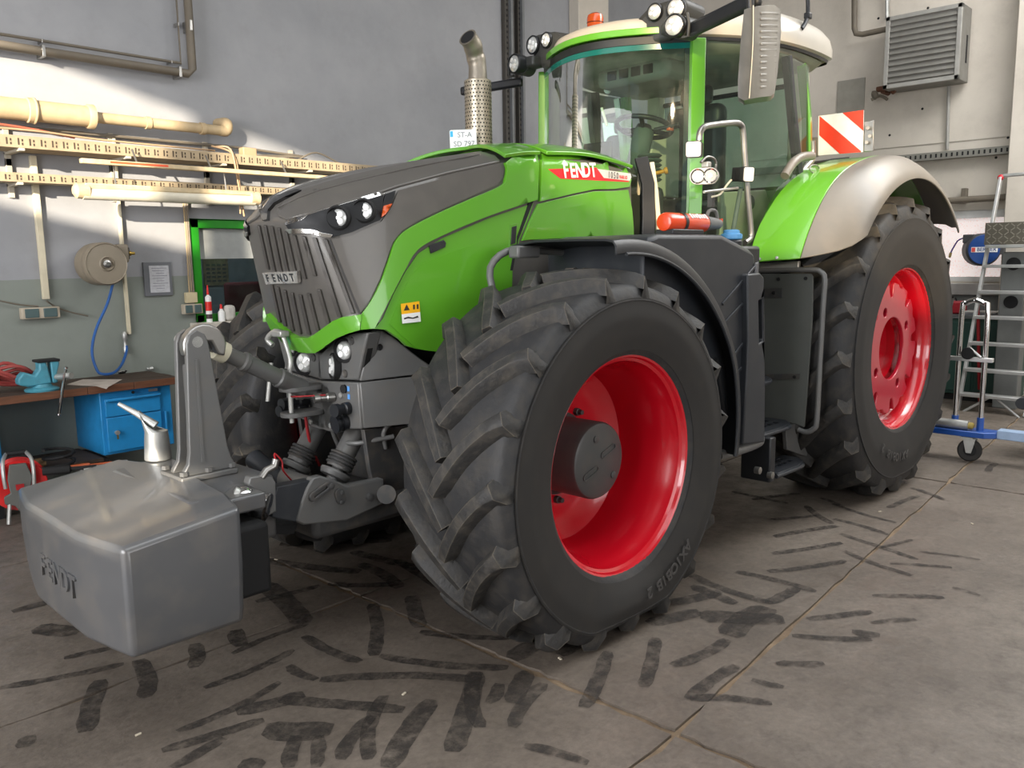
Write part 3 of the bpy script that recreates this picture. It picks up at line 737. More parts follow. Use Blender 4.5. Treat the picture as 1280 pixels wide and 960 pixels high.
MB().lathe([(.012, 0), (.010, .01), (.0001, .01)], 12, frame_mat((.03, 0, CH*.94), (0, 1, 0)), False).build('drawer_lock', DARK, BC)
MB().box((-CW/2+.06, -.008, CH*.4), (.014, .024, .16)).build('side_rail', CABBLUE, BC, bevel=.003)
c5 = PR(3, 545, 'y', CYF)
BC2 = thing('tool_cabinet', 'blue steel cabinet under the bench beyond the red cable drum', 'cabinet', (c5.x+.31, CYF, cz0-.06))
MB().box2((-.30, -.55, 0), (.30, -.02, CH+.06)).build('cabinet_body', CABBLUE, BC2, bevel=.006)
MB().box2((-.27, -.02, .03), (.27, .004, CH*.6)).build('door', CABBLUE, BC2, bevel=.004)
MB().box2((-.27, -.02, CH*.63), (.27, .004, CH*.9)).build('drawer', CABBLUE, BC2, bevel=.004)
# vise
vp = PR(60, 490, 'z', BZ)
VI = thing('bench_vise', 'blue bench vise with a steel handle clamped on the workbench', 'vise', (vp.x, BYF-.10, BZ))
VB = mat('vise_blue', (70, 140, 158), .5, 0, .12, 9, dust=.35, dustc=(60, 60, 56))
MB().lathe([(.11, 0), (.115, .012), (.10, .022), (.07, .03), (.06, .05)], 24, None).build('vise_base', VB, VI)
body = [(-.16, .06), (-.16, .11), (-.12, .15), (-.05, .12), (-.02, .16), (-.02, .215), (.03, .215), (.045, .12), (.06, .05), (-.1, .04)]
MB().prism([[(-a, b) for a, b in body][::-1]], .09, frame_mat((0, .05, 0), (0, -1, 0), (1, 0, 0)) @ Matrix.Rotation(0, 4, 'Z')).build('vise_body', VB, VI, bevel=.012)
MB().prism([[(-.06, .05), (-.06, .215), (-.11, .215), (-.12, .19), (-.09, .1), (-.10, .05)]], .09, frame_mat((0, .05, 0), (0, -1, 0), (1, 0, 0))).build('moving_jaw', VB, VI, bevel=.01)
MB().box((-.045, 0, .215), (.15, .12, .018)).build('jaw_plate', DARK, VI, bevel=.003)
MB().lathe([(.022, 0), (.022, .16)], 14, frame_mat((-.08, .02, .09), (-.45, .9, .1))).build('screw_spindle', ZINC, VI)
vt = Vector((-.12, .13, .14)); 
MB().tube([vt+Vector((-.01, -.0, .02)), vt+Vector((.085, .06, -.30))], .010, 8).build('vise_handle', CHROME, VI)
for q_ in (vt+Vector((-.01, 0, .02)), vt+Vector((.085, .06, -.30))): MB().sphere(q_, .014, 10).build('handle_knob', CHROME, VI)
# red hose coil
rp = PR(12, 489, 'z', BZ)
mb = MB(); pts = []
rc = random.Random(2)
for k in range(90):
    a = k*.42; pts.append(Vector((rp.x+.02+(.15+.025*math.sin(k*.31))*math.cos(a), BYF-.22+.02*math.sin(k*.5)+(.07+.02*math.sin(k*.7))*math.sin(a), BZ+.03+.075*(1+math.sin(a+.6))*(.75+.25*math.sin(k*.9))+.0006*k)))
mb.tube(pts, .013, 7, 2); mb.build('red_hose', mat('hose_red', (150, 58, 54), .6, 0, .1, dust=.2), label='coiled dull red hose lying on the workbench beside the vise', cat='hose')
# paper, clutter
pa = [PR(a, b, 'z', BZ+.002) for a, b in ((84, 481), (104, 475), (153, 474), (135, 484), (133, 486), (120, 482.5))]
V, F = cdt([[(p.x, p.y) for p in pa]])
pm = MB(); pm.sheet([Vector((x, y, BZ+.004+.004*math.sin(x*40))) for x, y in V], F, [Vector((x, y, BZ+.001)) for x, y in V])
pm.build('paper_sheet', mat('paper_dirty', (196, 184, 174), .8, 0, .15, 10), label='creased pale paper lying on the workbench near the vise', cat='paper')
def lying(name, px, py, L, r, ang, material, label, cat, z=BZ, zk=None):
    p = PR(px, py, 'z', z); d = Vector((math.cos(ang), math.sin(ang), 0))
    t = thing(name, label, cat, (p.x, p.y, z))
    MB().lathe([(r, -L/2), (r*1.1, -L*.1), (r, 0), (r*.5, .01), (r*.5, L/2)], 10, frame_mat((0, 0, r*1.1), d)).build('handle', material, t)
    MB().lathe([(r*.4, 0), (r*.4, L*.35)], 8, frame_mat(Vector((0, 0, r*1.1))+d*L/2, d)).build('shank', STEEL, t)
    return t
MB().tube([PR(150+8*math.cos(t), 463+3*math.sin(t), 'z', BZ+.01) for t in [k*.7 for k in range(9)]], .01, 7, closed=False).build('cable_coil', DARK, label='small coil of black cable on the bench below the air fitting', cat='cable')
lying('screwdriver', 166, 465, .16, .016, .3, DARK, 'black handled screwdriver on the bench below the air fitting', 'screwdriver')
for k, (px, py) in enumerate(((180, 460), (191, 462), (200, 459.5), (186, 458.5))):
    p = PR(px, py, 'z', BZ+.01)
    MB().lathe([(.018, 0), (.02, .01), (.02, .03), (.012, .035), (.012, .05)], 8, frame_mat((p.x, p.y, BZ+.02), (1, .3*k-.4, .0))).build('pipe_fitting', ZINC, label='loose steel pipe fitting lying on the back of the workbench', cat='fitting', group='loose fittings on the workbench')
lying('file', 196, 457, .22, .012, 2.8, DARK, 'dark file lying behind the loose fittings on the workbench', 'file')
lying('pliers', 100, 466, .26, .02, .1, DARK, 'black tool lying along the wall behind the pale paper', 'tool')
# tools on the lower shelf
SZ = .31
def P2(px, py): return PR(px, py, 'z', SZ)
lying('mallet', 38, 588, .20, .035, .1, mat('mallet_wood', (120, 96, 66), .7), 'thick wooden handled mallet on the lower bench shelf', 'mallet', SZ)
lying('file', 112, 585, .30, .018, 2.9, mat('handle_orange', (180, 84, 40), .5), 'orange handled file on the lower bench shelf', 'file', SZ)
lying('crowbar', 95, 588, .42, .014, 2.75, DARK, 'long black bar on the lower bench shelf', 'bar', SZ)
lying('grease_gun', 88, 592, .34, .03, 2.7, DARK, 'black grease gun lying on the lower bench shelf', 'grease gun', SZ)
lying('wrench', 62, 590, .30, .016, 2.2, STEEL, 'steel wrench propped among the tools on the lower shelf', 'wrench', SZ)
lying('steel_pin', 115, 590, .10, .016, 2.9, ZINC, 'short bright steel pin on the lower bench shelf', 'pin', SZ)
p = P2(75, 585)
MB().tube([Vector((p.x+.1*math.cos(t), p.y+.1*math.sin(t), SZ+.02+.01*t)) for t in [k*.6 for k in range(22)]], .012, 6).build('cable_coil', DARK, label='heap of black cable on the lower bench shelf', cat='cable')
# cable drum on the floor
dc = PR(27, 606, 'y', BYF+.12)
CD = thing('cable_drum', 'red cable drum with grey frame and metal carrying handle on the floor', 'cable drum', (dc.x, BYF+.12, 0))
rr_ = .17
MMd = frame_mat((0, -.05, dc.z), (.25, 1, 0), (1, 0, 0))
MB().lathe([(.05, -.09), (.17, -.09), (.175, -.08), (.12, -.06), (.12, .04), (.175, .06), (.17, .07), (.12, .065), (.08, .05), (.0001, .05)], 32, MMd, False).build('drum', mat('drum_red', (190, 26, 26), .4), CD, ang=35)
MB().lathe([(.13, -.05), (.135, .0), (.13, .04)], 28, MMd, False).build('wound_cable', DARK, CD)
fp = [(-.05, -.16), (.05, -.16), (.07, -.06), (.06, .04), (.10, .06), (.10, .11), (.04, .13), (.02, .17), (-.03, .17), (-.04, .12), (-.09, .10), (-.09, .05), (-.06, .02), (-.08, -.06)]
MB().prism([fp], .03, MMd @ Matrix.Translation((0, 0, .075))).build('drum_frame', mat('frame_plastic', (84, 84, 80), .6), CD, bevel=.006)
MB().box((0, 0, .11), (.05, .04, .006), MMd).build('socket_flap', mat('drum_red2', (150, 20, 24), .4), CD)
for s in (-1, 1):
    q0 = MMd @ Vector((s*.085, -.10, .09))
    MB().tube([MMd @ Vector((s*.085, -.02 if False else .0, .10)), MMd @ Vector((s*.09, -.09, .10)), MMd @ Vector((s*.085, -.18, .06)), MMd @ Vector((s*.06, -.215, -.02))], .013, 8, 4).build('handle_tube', ZINC, CD)
    MB().tube([MMd @ Vector((s*.07, .10, .09)), MMd @ Vector((s*.09, dc.z-.012, .12))], .013, 8).build('foot_tube', ZINC, CD)
MB().tube([MMd @ Vector((-.06, -.215, -.02)), MMd @ Vector((.06, -.215, -.02))], .017, 8).build('grip', DARK, CD)
# ================================================================ TRACTOR
TR = thing('tractor', 'large green tractor with red wheel rims and grey nose parked on the workshop floor', 'tractor', (0, 0, 0), -WY)

# ---- wheels
def interp(tab, x):
    for i in range(len(tab)-1):
        a, b = tab[i], tab[i+1]
        if a[0] <= x <= b[0]:
            return a[1]+(b[1]-a[1])*(x-a[0])/(b[0]-a[0])
    return tab[0][1] if x < tab[0][0] else tab[-1][1]
def make_wheel(kind, side, x, yl, zc, W, rimR, crown, shoulder, nlug, lugh, phase):
    # yl: |y| of the outer rim lip. Section half width etc. in wheel space (a = axial from tyre centre, outward +)
    hw = W/2
    yc = yl-hw+.03                     # |y| of the tyre centre plane
    cr = crown-lugh; sr = shoulder-lugh*.9
    sd = sr-rimR
    treadhw = hw*.93
    tab = [(0, cr), (treadhw*.45, cr-(cr-sr)*.18), (treadhw*.8, cr-(cr-sr)*.6), (treadhw, sr)]
    half = [(hw-.035, rimR-.012), (hw-.012, rimR+.02), (hw+.006, rimR+sd*.3), (hw+.018, rimR+sd*.55), (hw+.012, rimR+sd*.78), (treadhw+.012, sr-.012),
            (treadhw*.97, sr+.006), (treadhw*.8, tab[2][1]), (treadhw*.45, tab[1][1]), (0, cr)]
    prof = half+[(-a, r) for a, r in half[-2::-1]]
    def topr(a): return interp(tab, abs(a))+lugh
    def place(a, r, th):
        # th measured in the x-z plane from +x (front) upward
        down = math.cos(th+math.pi/2)      # 1 at the bottom
        a2 = a; r2 = r
        if down > .3:
            rg = (zc-.002)/down
            d = max(0, topr(min(abs(a), treadhw))-rg)
            k = min(1, max(0, (r-rimR)/(cr*.94-rimR)))
            r2 = r-d*k
            a2 = a+(1 if a > 0 else -1)*d*.35*math.sin(math.pi*min(1, max(0, (r-rimR)/(sr-rimR))))
        return Vector((x+r2*math.cos(th), side*(yc+a2), zc+r2*math.sin(th)))
    nseg = 110
    rows = [[place(a, r, 2*math.pi*i/nseg) for i in range(nseg)] for a, r in prof]
    mb = MB(); mb.grid(rows, True)
    ty = mb.build(kind+'_tyre', RUBBER, TR, ang=50)
    # sidewall skin ring (smoother, browner rubber) and raised line
    ns = 12
    for sgn in (1,):
        rr = [[place(sgn*(interp([(p[1], p[0]) for p in half[1:5]], r)+.003), r, 2*math.pi*i/nseg) for i in range(nseg)]
              for r in [rimR+.022+(sd*.76)*k/ns for k in range(ns+1)]]
        MB().grid(rr, True).build('sidewall', RUBBERS, ty, ang=60)
    rib = [[place(interp([(p[1], p[0]) for p in half[1:6]], rimR+sd*.80)+.004*math.cos(q)+.004, rimR+sd*.80+.005*math.sin(q), 2*math.pi*i/nseg) for i in range(nseg)] for q in [k*math.pi/3 for k in range(7)]]
    MB().grid(rib, True).build('sidewall_rib', RUBBER, ty, ang=60)
    # lugs
    wt, wb = (.026, .05) if kind == 'front' else (.03, .056)
    adv = .40 if kind == 'front' else .36
    for sgn in (1, -1):
        for k in range(nlug):
            th0 = 2*math.pi*(k+(0 if sgn > 0 else .5))/nlug+phase
            path = []
            S = 9
            for i in range(S+1):
                s = i/S
                a = treadhw*(1.0-1.07*s)
                th = th0-adv*(0.62*s+.38*s*s)*1.0
                path.append((a, th))
            rings = []
            for i, (a, th) in enumerate(path):
                p0 = path[max(0, i-1)]; p1 = path[min(S, i+1)]
                R0 = interp(tab, abs(a))
                da = p1[0]-p0[0]; dt = (p1[1]-p0[1])*R0
                ln = math.hypot(da, dt); na, ntt = -dt/ln, da/ln
                e = 1.0 if i < S else .8
                fl = 1.25 if i == 0 else 1.0
                tops = R0+lugh*(1.0 if i > 0 else .86)
                q = []
                for (wd, rr) in ((-wb*e*fl, R0-.012), (-wt*e*fl, tops-.004), (-wt*.82*e*fl, tops), (wt*.82*e*fl, tops), (wt*e*fl, tops-.004), (wb*e*fl, R0-.012)):
                    q.append(place(sgn*(a+na*wd), rr, th+ntt*wd/R0))
                rings.append(q)
            # buttress down the shoulder
            a0, t0 = path[0]
            bq = []
            for (wd, rr, aa) in ((-wb*1.3, sr-.075, .012), (-wt*1.2, sr-.06, .02), (-wt*1.0, sr-.06, .022), (wt*1.0, sr-.06, .022), (wt*1.2, sr-.06, .02), (wb*1.3, sr-.075, .012)):
                bq.append(place(sgn*(treadhw+aa+.008), rr, t0-wd*.9/sr))
            rings.insert(0, bq)
            mb = MB(); mb.grid(rings)
            n = len(rings)*6
            mb.f.append(list(range(6))); mb.f.append([n-6+i for i in range(6)])
            mb.build('tread_lug', LUG, ty, ang=40, bevel=0.0)
    return ty, yc
def wheel_frame(side, x, y, z):
    # local z axis points outward
    return frame_mat((x, side*y, z), (0, side, 0), (1, 0, 0))

FZ, RZ = .8138, 1.0666
FRW = dict(W=.64, rimR=.515, crown=.905, shoulder=.872, nlug=19, lugh=.056, phase=.07)
RRW = dict(W=.74, rimR=.59, crown=1.105, shoulder=1.075, nlug=20, lugh=.058, phase=.03)
for side in (1, -1):
    ty, yc = make_wheel('front', side, 0, 1.281, FZ, **FRW)
    MF = wheel_frame(side, 0, 0, FZ)
    lip = 1.281
    prof = [(.512, lip-.62), (.505, lip-.6), (.47, lip-.56), (.455, lip-.45), (.14, lip-.45), (.14, lip-.42), (.30, lip-.42), (.36, lip-.405), (.425, lip-.36), (.44, lip-.30), (.447, lip-.2), (.455, lip-.17), (.462, lip-.1), (.475, lip-.075), (.484, lip-.03), (.497, lip-.02), (.503, lip-.004), (.512, lip+.002), (.522, lip-.003), (.522, lip-.02), (.50, lip-.05), (.47, lip-.1), (.455, lip-.3), (.46, lip-.56), (.512, lip-.62)]
    rim = MB().lathe(prof, 72, MF, False).build('front_rim', RED, TR, ang=28)
    if side > 0:
        hub = MB().lathe([(.205, lip-.43), (.205, lip-.40), (.185, lip-.385), (.185, lip-.17), (.178, lip-.155), (.165, lip-.148), (.0001, lip-.146)], 48, MF, False).build('hub_cap', mat('hub_grey', (72, 73, 73), .42, .1, .05, 5, dust=.15), rim, ang=28)
        for (dx, dz, rot, L) in ((-.06, .04, -20, .085), (.07, -.045, -20, .085)):
            MM = wheel_frame(side, dx, lip-.147, FZ+dz) @ Matrix.Rotation(math.radians(-rot), 4, 'Z')
            MB().prism([stadium(L, .016), stadium(L, .011)], .005, MM).build('slot_rim', MATS['hub_grey'], hub)
        for (dx, dz) in ((0.03, .11), (-.1, -.085)):
            MB().lathe([(.018, 0), (.018, .004), (.012, .006), (.0001, .006)], 16, wheel_frame(side, dx, lip-.147, FZ+dz), False).build('plug_screw', MATS['hub_grey'], hub)
        for k in range(10):
            a = 2*math.pi*k/10+.35
            MM = wheel_frame(side, .235*math.cos(a), lip-.42, FZ+.235*math.sin(a))
            MB().lathe([(.02, 0), (.02, .022), (.013, .024), (.013, .045), (.0001, .047)], 8, MM, False).build('wheel_nut', FRAMEG, rim)
        a = math.radians(68)
        MB().tube([Vector((.455*math.cos(a), lip-.16, FZ+.455*math.sin(a))), Vector((.44*math.cos(a), lip-.135, FZ+.44*math.sin(a))), Vector((.425*math.cos(a), lip-.105, FZ+.425*math.sin(a)))], .008).build('valve', mat('brass', (150, 130, 80), .35, .9), rim)
    # rear
    make_wheel('rear', side, -3.3, 1.30, RZ, **RRW)
    MR = wheel_frame(side, -3.3, 0, RZ); lip = 1.30
    prof = [(.587, lip-.70), (.56, lip-.66), (.525, lip-.5), (.50, lip-.44), (.505, lip-.2), (.52, lip-.16), (.545, lip-.13), (.552, lip-.06), (.566, lip-.03), (.575, lip-.022), (.58, lip-.003), (.588, lip+.002), (.598, lip-.003), (.598, lip-.02), (.57, lip-.06), (.54, lip-.2), (.54, lip-.5), (.587, lip-.70)]
    rim = MB().lathe(prof, 72, MR, False).build('rear_rim', RED, TR, ang=28)
    if side > 0:
        # notched centre disc
        out = []
        for k in range(8):
            a0 = 2*math.pi*k/8
            for (da, r) in ((-.36, .455), (-.30, .475), (-.12, .483), (-.085, .475), (-.07, .41), (-.045, .385), (0, .378), (.045, .385), (.07, .41), (.085, .475), (.12, .483), (.30, .475), (.36, .455)):
                a = a0+da+.12
                out.append((r*math.cos(a), r*math.sin(a)))
        holes = [circle(.228, 40)]+[circle(.034, 14, (.31*math.cos(2*math.pi*(k+.5)/8+.12), .31*math.sin(2*math.pi*(k+.5)/8+.12))) for k in range(0, 8, 2)]
        disc = MB().prism([out]+holes, lip-.075, MR, None, lip-.105).build('wheel_disc', RED2, rim, bevel=.006, ang=30)
        MB().lathe([(.515, lip-.18), (.40, lip-.19), (.23, lip-.14), (.23, lip-.2), (.0001, lip-.2)], 48, MR, False).build('disc_back', RED, rim)
        for k in range(8):
            a = 2*math.pi*k/8+.12+.39
            MM = wheel_frame(side, -3.3+.455*math.cos(a), lip-.115, RZ+.455*math.sin(a)) @ Matrix.Rotation(0, 4, 'Z')
            MB().lathe([(.022, -.05), (.022, .012), (.012, .02), (.0001, .02)], 10, MM, False).build('disc_bolt', RED, rim)
        a = math.radians(15)
        MB().tube([Vector((-3.3+.50*math.cos(a), lip-.17, RZ+.5*math.sin(a))), Vector((-3.3+.47*math.cos(a), lip-.12, RZ+.47*math.sin(a)))], .012).build('valve', DARK, rim)
# embossed tyre lettering on the two visible outer sidewalls
def ring_text(body, R, y, cx, cz, size, a_mid, material, parent, step, shd):
    n = len(body)
    R0_, y0_ = R, y
    for i, ch in enumerate(body):
        if ch == ' ': continue
        a = a_mid+(i-(n-1)/2)*step
        d_ = max(0, shd-(cz-.002)/max(.2, -math.sin(a)))
        R = R0_-d_*.46; y = y0_+.35*d_*.97+.010
        up = Vector((math.cos(a), 0, math.sin(a)))       # letters' top points to the hub (bottom of wheel, read from outside)
        MM = frame_mat((cx+R*up.x, y, cz+R*up.z), (0, 1, 0), -up) @ Matrix.Rotation(math.pi/2, 4, 'Z')
        MM = frame_mat((cx+R*up.x, y, cz+R*up.z), (0, 1, 0), Vector((-math.sin(a), 0, math.cos(a))))
        text_mesh('sidewall_letter', ch, size, MM, material, parent, .002, .02)
SWL = mat('sidewall_letters', (62, 60, 58), .7)
FT = [o for o in TR.children if o.name == 'front_tyre'][0]; RTY = [o for o in TR.children if o.name == 'rear_tyre'][0]
ring_text('AXIOBIB 2', .645, 1.334, 0, FZ, .078, math.radians(245), SWL, FT, .074, .877)
ring_text('AXIOBIB 2', .78, 1.352, -3.3, RZ, .085, math.radians(286), SWL, RTY, .074, 1.08)
# ---- hood base surface (left half columns, mirrored)
COLS = [
 ((.845, 0, 1.335), (.95, 0, 1.69), (1.02, 0, 1.95), (.93, 0, 2.06)),
 ((.845, .12, 1.345), (.95, .12, 1.69), (1.02, .12, 1.945), (.84, 0, 2.10)),
 ((.84, .26, 1.41), (.94, .24, 1.69), (1.0, .23, 1.945), (.72, 0, 2.135)),
 ((.825, .38, 1.42), (.885, .35, 1.69), (.91, .33, 1.975), (.58, 0, 2.175)),
 ((.80, .44, 1.42), (.78, .42, 1.69), (.76, .395, 2.03), (.44, 0, 2.21)),
 ((.72, .465, 1.40), (.66, .45, 1.69), (.60, .425, 2.085), (.30, 0, 2.245)),
 ((.50, .475, 1.34), (.45, .465, 1.69), (.38, .44, 2.145), (.12, 0, 2.28)),
 ((.20, .48, 1.30), (.18, .475, 1.69), (.12, .45, 2.205), (-.1, 0, 2.32)),
 ((-.12, .48, 1.30), (-.12, .475, 1.69), (-.15, .455, 2.26), (-.28, 0, 2.35)),
 ((-.33, .48, 1.30), (-.33, .475, 1.69), (-.33, .455, 2.28), (-.40, 0, 2.365)),
 ((-.7, .48, 1.40), (-.7, .475, 1.69), (-.7, .455, 2.30), (-.7, 0, 2.385)),
 ((-.98, .48, 1.40), (-.98, .475, 1.69), (-.98, .455, 2.28), (-.98, 0, 2.38)),
 ((-1.14, .48, 1.40), (-1.14, .475, 1.69), (-1.14, .455, 2.26), (-1.14, 0, 2.34))]
fine = [catmull([c[k] for c in COLS], 6) for k in range(4)]
HV = []; HF = []
NR1, NR2 = 14, 12
def hood_col(i):
    B, Mi, S, T = (fine[k][i] for k in range(4))
    out = []
    for r in range(NR1+1):
        t = r/NR1
        # quadratic through B, M(.5), S
        out.append(B*(2*(t-.5)*(t-1))+Mi*(-4*t*(t-1))+S*(2*t*(t-.5)))
    for r in range(1, NR2+1):
        t = r/NR2
        p = S.lerp(T, t); p.z = S.z+(T.z-S.z)*(1-(1-t)**2.2)
        out.append(p)
    return out
cols = [hood_col(i) for i in range(len(fine[0]))]
full = [[Vector((p.x, -p.y, p.z)) for p in c] for c in cols[:0:-1]]+cols
hb = MB().grid(full)
HBVH = BVHTree.FromPolygons([tuple(p) for p in hb.v], [tuple(f) for f in hb.f])
# the shell itself is trimmed along its lower edge, just behind the green panels
ZB = catmull([Vector((z, 0, 0)) for z in (1.36, 1.37, 1.43, 1.475, 1.49, 1.47, 1.37, 1.33, 1.33, 1.33, 1.42, 1.42, 1.42)], 6)
def trim(c, z):
    out = [p.copy() for p in c]
    for i in range(len(out)-1):
        if out[i].z < z <= out[i+1].z:
            q = out[i].lerp(out[i+1], (z-out[i].z)/(out[i+1].z-out[i].z))
            for k in range(i+1): out[k] = q.copy()+Vector((0, 0, 1e-4*k))
            break
    return out
tc_ = [trim(c, ZB[i].x) for i, c in enumerate(cols)]
hb = MB().grid([[Vector((p.x, -p.y, p.z)) for p in c] for c in tc_[:0:-1]]+tc_)
HOOD = hb.build('hood', HOODGREY, TR, ang=60)
def on_hood(px, py):
    d = ray_t(px, py).normalized()
    loc, n, i, dist = HBVH.ray_cast(CAMT, d)
    if loc is None:
        best = None
        for k in range(60):
            q = CAMT+d*(2.5+k*.06)
            l, nn, ii, ds = HBVH.find_nearest(q)
            if best is None or ds < best[2]: best = (l, nn, ds)
        loc, n = best[0], best[1]
    if n.dot(d) > 0: n = -n
    return loc, n
def densify(pts, step):
    out = []
    for i in range(len(pts)):
        a = Vector(pts[i]); b = Vector(pts[(i+1) % len(pts)])
        k = max(1, int((b-a).length/step))
        out += [tuple(a.lerp(b, j/k)) for j in range(k)]
    return out
def patch(name, outline, off, thick, material, parent=None, step=9, mirror=True, bevel=.004, holes=(), label=None, offs=None):
    parent = parent or HOOD
    loops = [densify(outline, step)]+[densify(h, step) for h in holes]
    V, F = cdt(loops, step)
    top = []; bot = []
    for (x, y) in V:
        l, n = on_hood(x, y)
        top.append(l+n*off); bot.append(l+n*(off-thick))
    res = None
    for sg in ((1, -1) if mirror else (1,)):
        mm = Matrix.Diagonal((1, sg, 1, 1))
        mb = MB(); mb.sheet([mm @ p for p in top], F, [mm @ p for p in bot])
        o = mb.build(name, material, parent, bevel=bevel, ang=35, label=label)
        res = res or o
    return res
# green hood band: from the rear seam forward along the flank and down to the chin
band_up = catmull([Vector(p) for p in ((629, 204, 0), (631, 212, 0), (629, 224, 0), (623, 233, 0), (581, 251, 0), (545, 267, 0), (519, 280, 0), (503, 290, 0), (492, 303, 0), (484, 326, 0), (475, 351, 0), (464, 374, 0), (452, 393, 0))], 4)
band_lo = catmull([Vector(p) for p in ((467, 411, 0), (481, 382, 0), (492, 360, 0), (503, 339, 0), (519, 313, 0), (550, 295, 0), (609, 270, 0), (669, 250, 0))], 4)
outline = [(p.x, p.y) for p in band_up]+[(452, 412)]+[(p.x, p.y) for p in band_lo]+[(670, 225), (671, 196), (650, 198)]
band = patch('hood_flank', outline, .020, .03, GREEN)
# chin: green lip under the grille
chin = [(452, 393), (431, 395), (420, 399), (409, 407), (397, 416), (390, 420), (375, 420.5), (366, 416), (359, 410), (348, 401), (338, 391), (337, 397), (343, 409), (351, 419), (358, 427), (368, 435), (380, 440), (391, 441), (402, 438), (412, 429), (425, 420), (438, 415), (452, 412)]
patch('hood_chin', chin, .024, .035, GREEN, mirror=False, step=6)
# lower side panel, recessed behind the band
side = [(478, 398), (492, 366), (506, 340), (522, 317), (552, 298), (610, 273), (666, 254), (659, 275), (648, 301), (640, 338), (638, 420), (600, 470), (540, 460), (516, 440), (500, 424), (482, 412), (468, 411)]
SP = patch('side_panel', side, .004, .02, GREEN)
inner = [(512, 345), (524, 331), (545, 322), (614, 297), (611, 372), (600, 420), (555, 440), (522, 438), (500, 418), (486, 405)]
patch('panel_field', inner, .0062, .006, GREEN, SP, bevel=0)
patch('panel_latch', [(535, 307), (553, 300), (556, 304), (555, 309), (537, 317)], .012, .008, BLACKP, SP, bevel=.002, step=5)
patch('panel_vent', [(638.5, 284), (644.5, 282), (643, 304), (637, 306)], .010, .006, BLACKP, SP, bevel=.002, step=5)
patch('vent_frame', [(636.5, 281), (646, 279), (644.5, 307), (635, 309.5)], .007, .004, mat('green_dark', (88, 150, 40), .4), SP, bevel=.002, step=5)
patch('panel_gap', [(660, 253), (666, 251.5), (647, 300), (640, 338), (637, 338), (644, 300)], .006, .01, DARK, SP, bevel=0, step=6)
patch('warning_sticker', [(499, 380), (522, 376.5), (523, 390), (500, 393)], .0135, .001, mat('sticker_amber', (238, 176, 20), .4), SP, mirror=False, bevel=0, step=8)
patch('white_sticker', [(500, 393), (523, 390), (524, 402), (501, 404.5)], .0135, .001, WHITE, SP, mirror=False, bevel=0, step=8)
INKB = mat('sticker_ink', (40, 36, 30), .6)
patch('sticker_triangle', [(502.5, 388.5), (506, 380.5), (510, 387.5)], .0143, .0008, INKB, SP, mirror=False, bevel=0, step=4)
for (a, b) in ((514, 381), (518.5, 380.5)):
    patch('sticker_symbol', [(a, b), (a+2.4, b-.3), (a+2.4, b+5.5), (a+.4, b+6)], .0143, .0008, INKB, SP, mirror=False, bevel=0, step=4)
patch('sticker_drawing', [(503, 397.5), (508, 395.8), (514, 397), (520, 394.5), (521, 397), (514, 398.6), (508, 398), (503, 399.4)], .0143, .0008, INKB, SP, mirror=False, bevel=0, step=4)
# grey hood top panel and side cheek with a joint between them
patch('hood_cheek', [(497, 238), (560, 221.5), (624, 206.5), (629, 212), (626, 224), (621, 231), (580, 249), (544, 265), (518, 278), (502, 288), (490, 303), (482, 326), (474, 349), (462, 374), (451, 391), (442, 370), (430, 340), (414, 299), (440, 294), (476, 277), (489, 258)], .008, .012, HOODGREY, bevel=.004)
top = [(360, 276.5), (400, 265), (440, 253), (478, 241.5), (497, 235), (560, 218), (625, 203.5), (620, 197), (600, 191.5), (570, 196), (525, 203), (480, 212), (440, 221), (405, 231), (380, 240), (358, 252), (348, 264), (350, 272)]
patch('hood_top_panel', top, .012, .02, HOODGREY, bevel=.006)
patch('hood_crease', [(350, 262), (372, 248), (400, 239), (440, 228), (520, 210), (600, 195), (600, 196.5), (520, 212), (440, 230.5), (400, 241.5), (374, 251)], .017, .006, HOODGREY, bevel=.002, step=7)
GLOSSB = mat('gloss_black', (10, 10, 11), .1, 0, .05, coat=1)
patch('nose_insert', [(325, 258), (334, 251), (352, 246), (372, 240), (378, 241), (358, 249), (345, 256), (338, 264), (337, 276), (331, 277)], .016, .02, GLOSSB, mirror=False, bevel=.003, step=5)
# grille ribs: long slats standing proud of the nose
def lerp2(a, b, t): return (a[0]+(b[0]-a[0])*t, a[1]+(b[1]-a[1])*t)
RIBG = mat('grille_rib_grey', (72, 69, 66), .42, .2, .06, 6, dust=.25, dustc=(112, 106, 98))
GAPG = mat('grille_mesh_dark', (50, 48, 47), .55, .1, .1, 30)
rt = [(323, 281), (331, 281), (339, 282), (347.5, 284), (356.5, 289), (366.5, 293), (378, 294.5), (391, 296.5), (404, 298)]
rb = [(350, 404), (357, 409), (366, 415), (375, 419), (386, 419.5), (397, 414.5), (410, 405), (424, 397), (440, 393)]
for i in range(9):
    wd = 3.0+.25*i
    for (t0, t1) in (((0, .45), (.60, .985)) if i < 7 else ((0, .985),)):
        a = lerp2(rt[i], rb[i], t0); b = lerp2(rt[i], rb[i], t1)
        mid = lerp2(a, b, .5)
        patch('grille_rib', [a, (a[0]+wd, a[1]+.6), (b[0]+wd, b[1]+.6), b], .011, .012, RIBG, bevel=.003, step=10, mirror=False)
patch('grille_seam', [(411, 299), (413.5, 299), (451, 391), (448.5, 392)], .009, .01, GAPG, bevel=0, step=10)
bd = patch('nose_badge', [(333, 339.5), (376, 337.5), (377.5, 352), (337.5, 353.5)], .024, .02, mat('badge_chrome', (225, 222, 216), .22, .75, .3, 40), mirror=False, bevel=.003, step=6)
bl, bn = on_hood(355, 346)
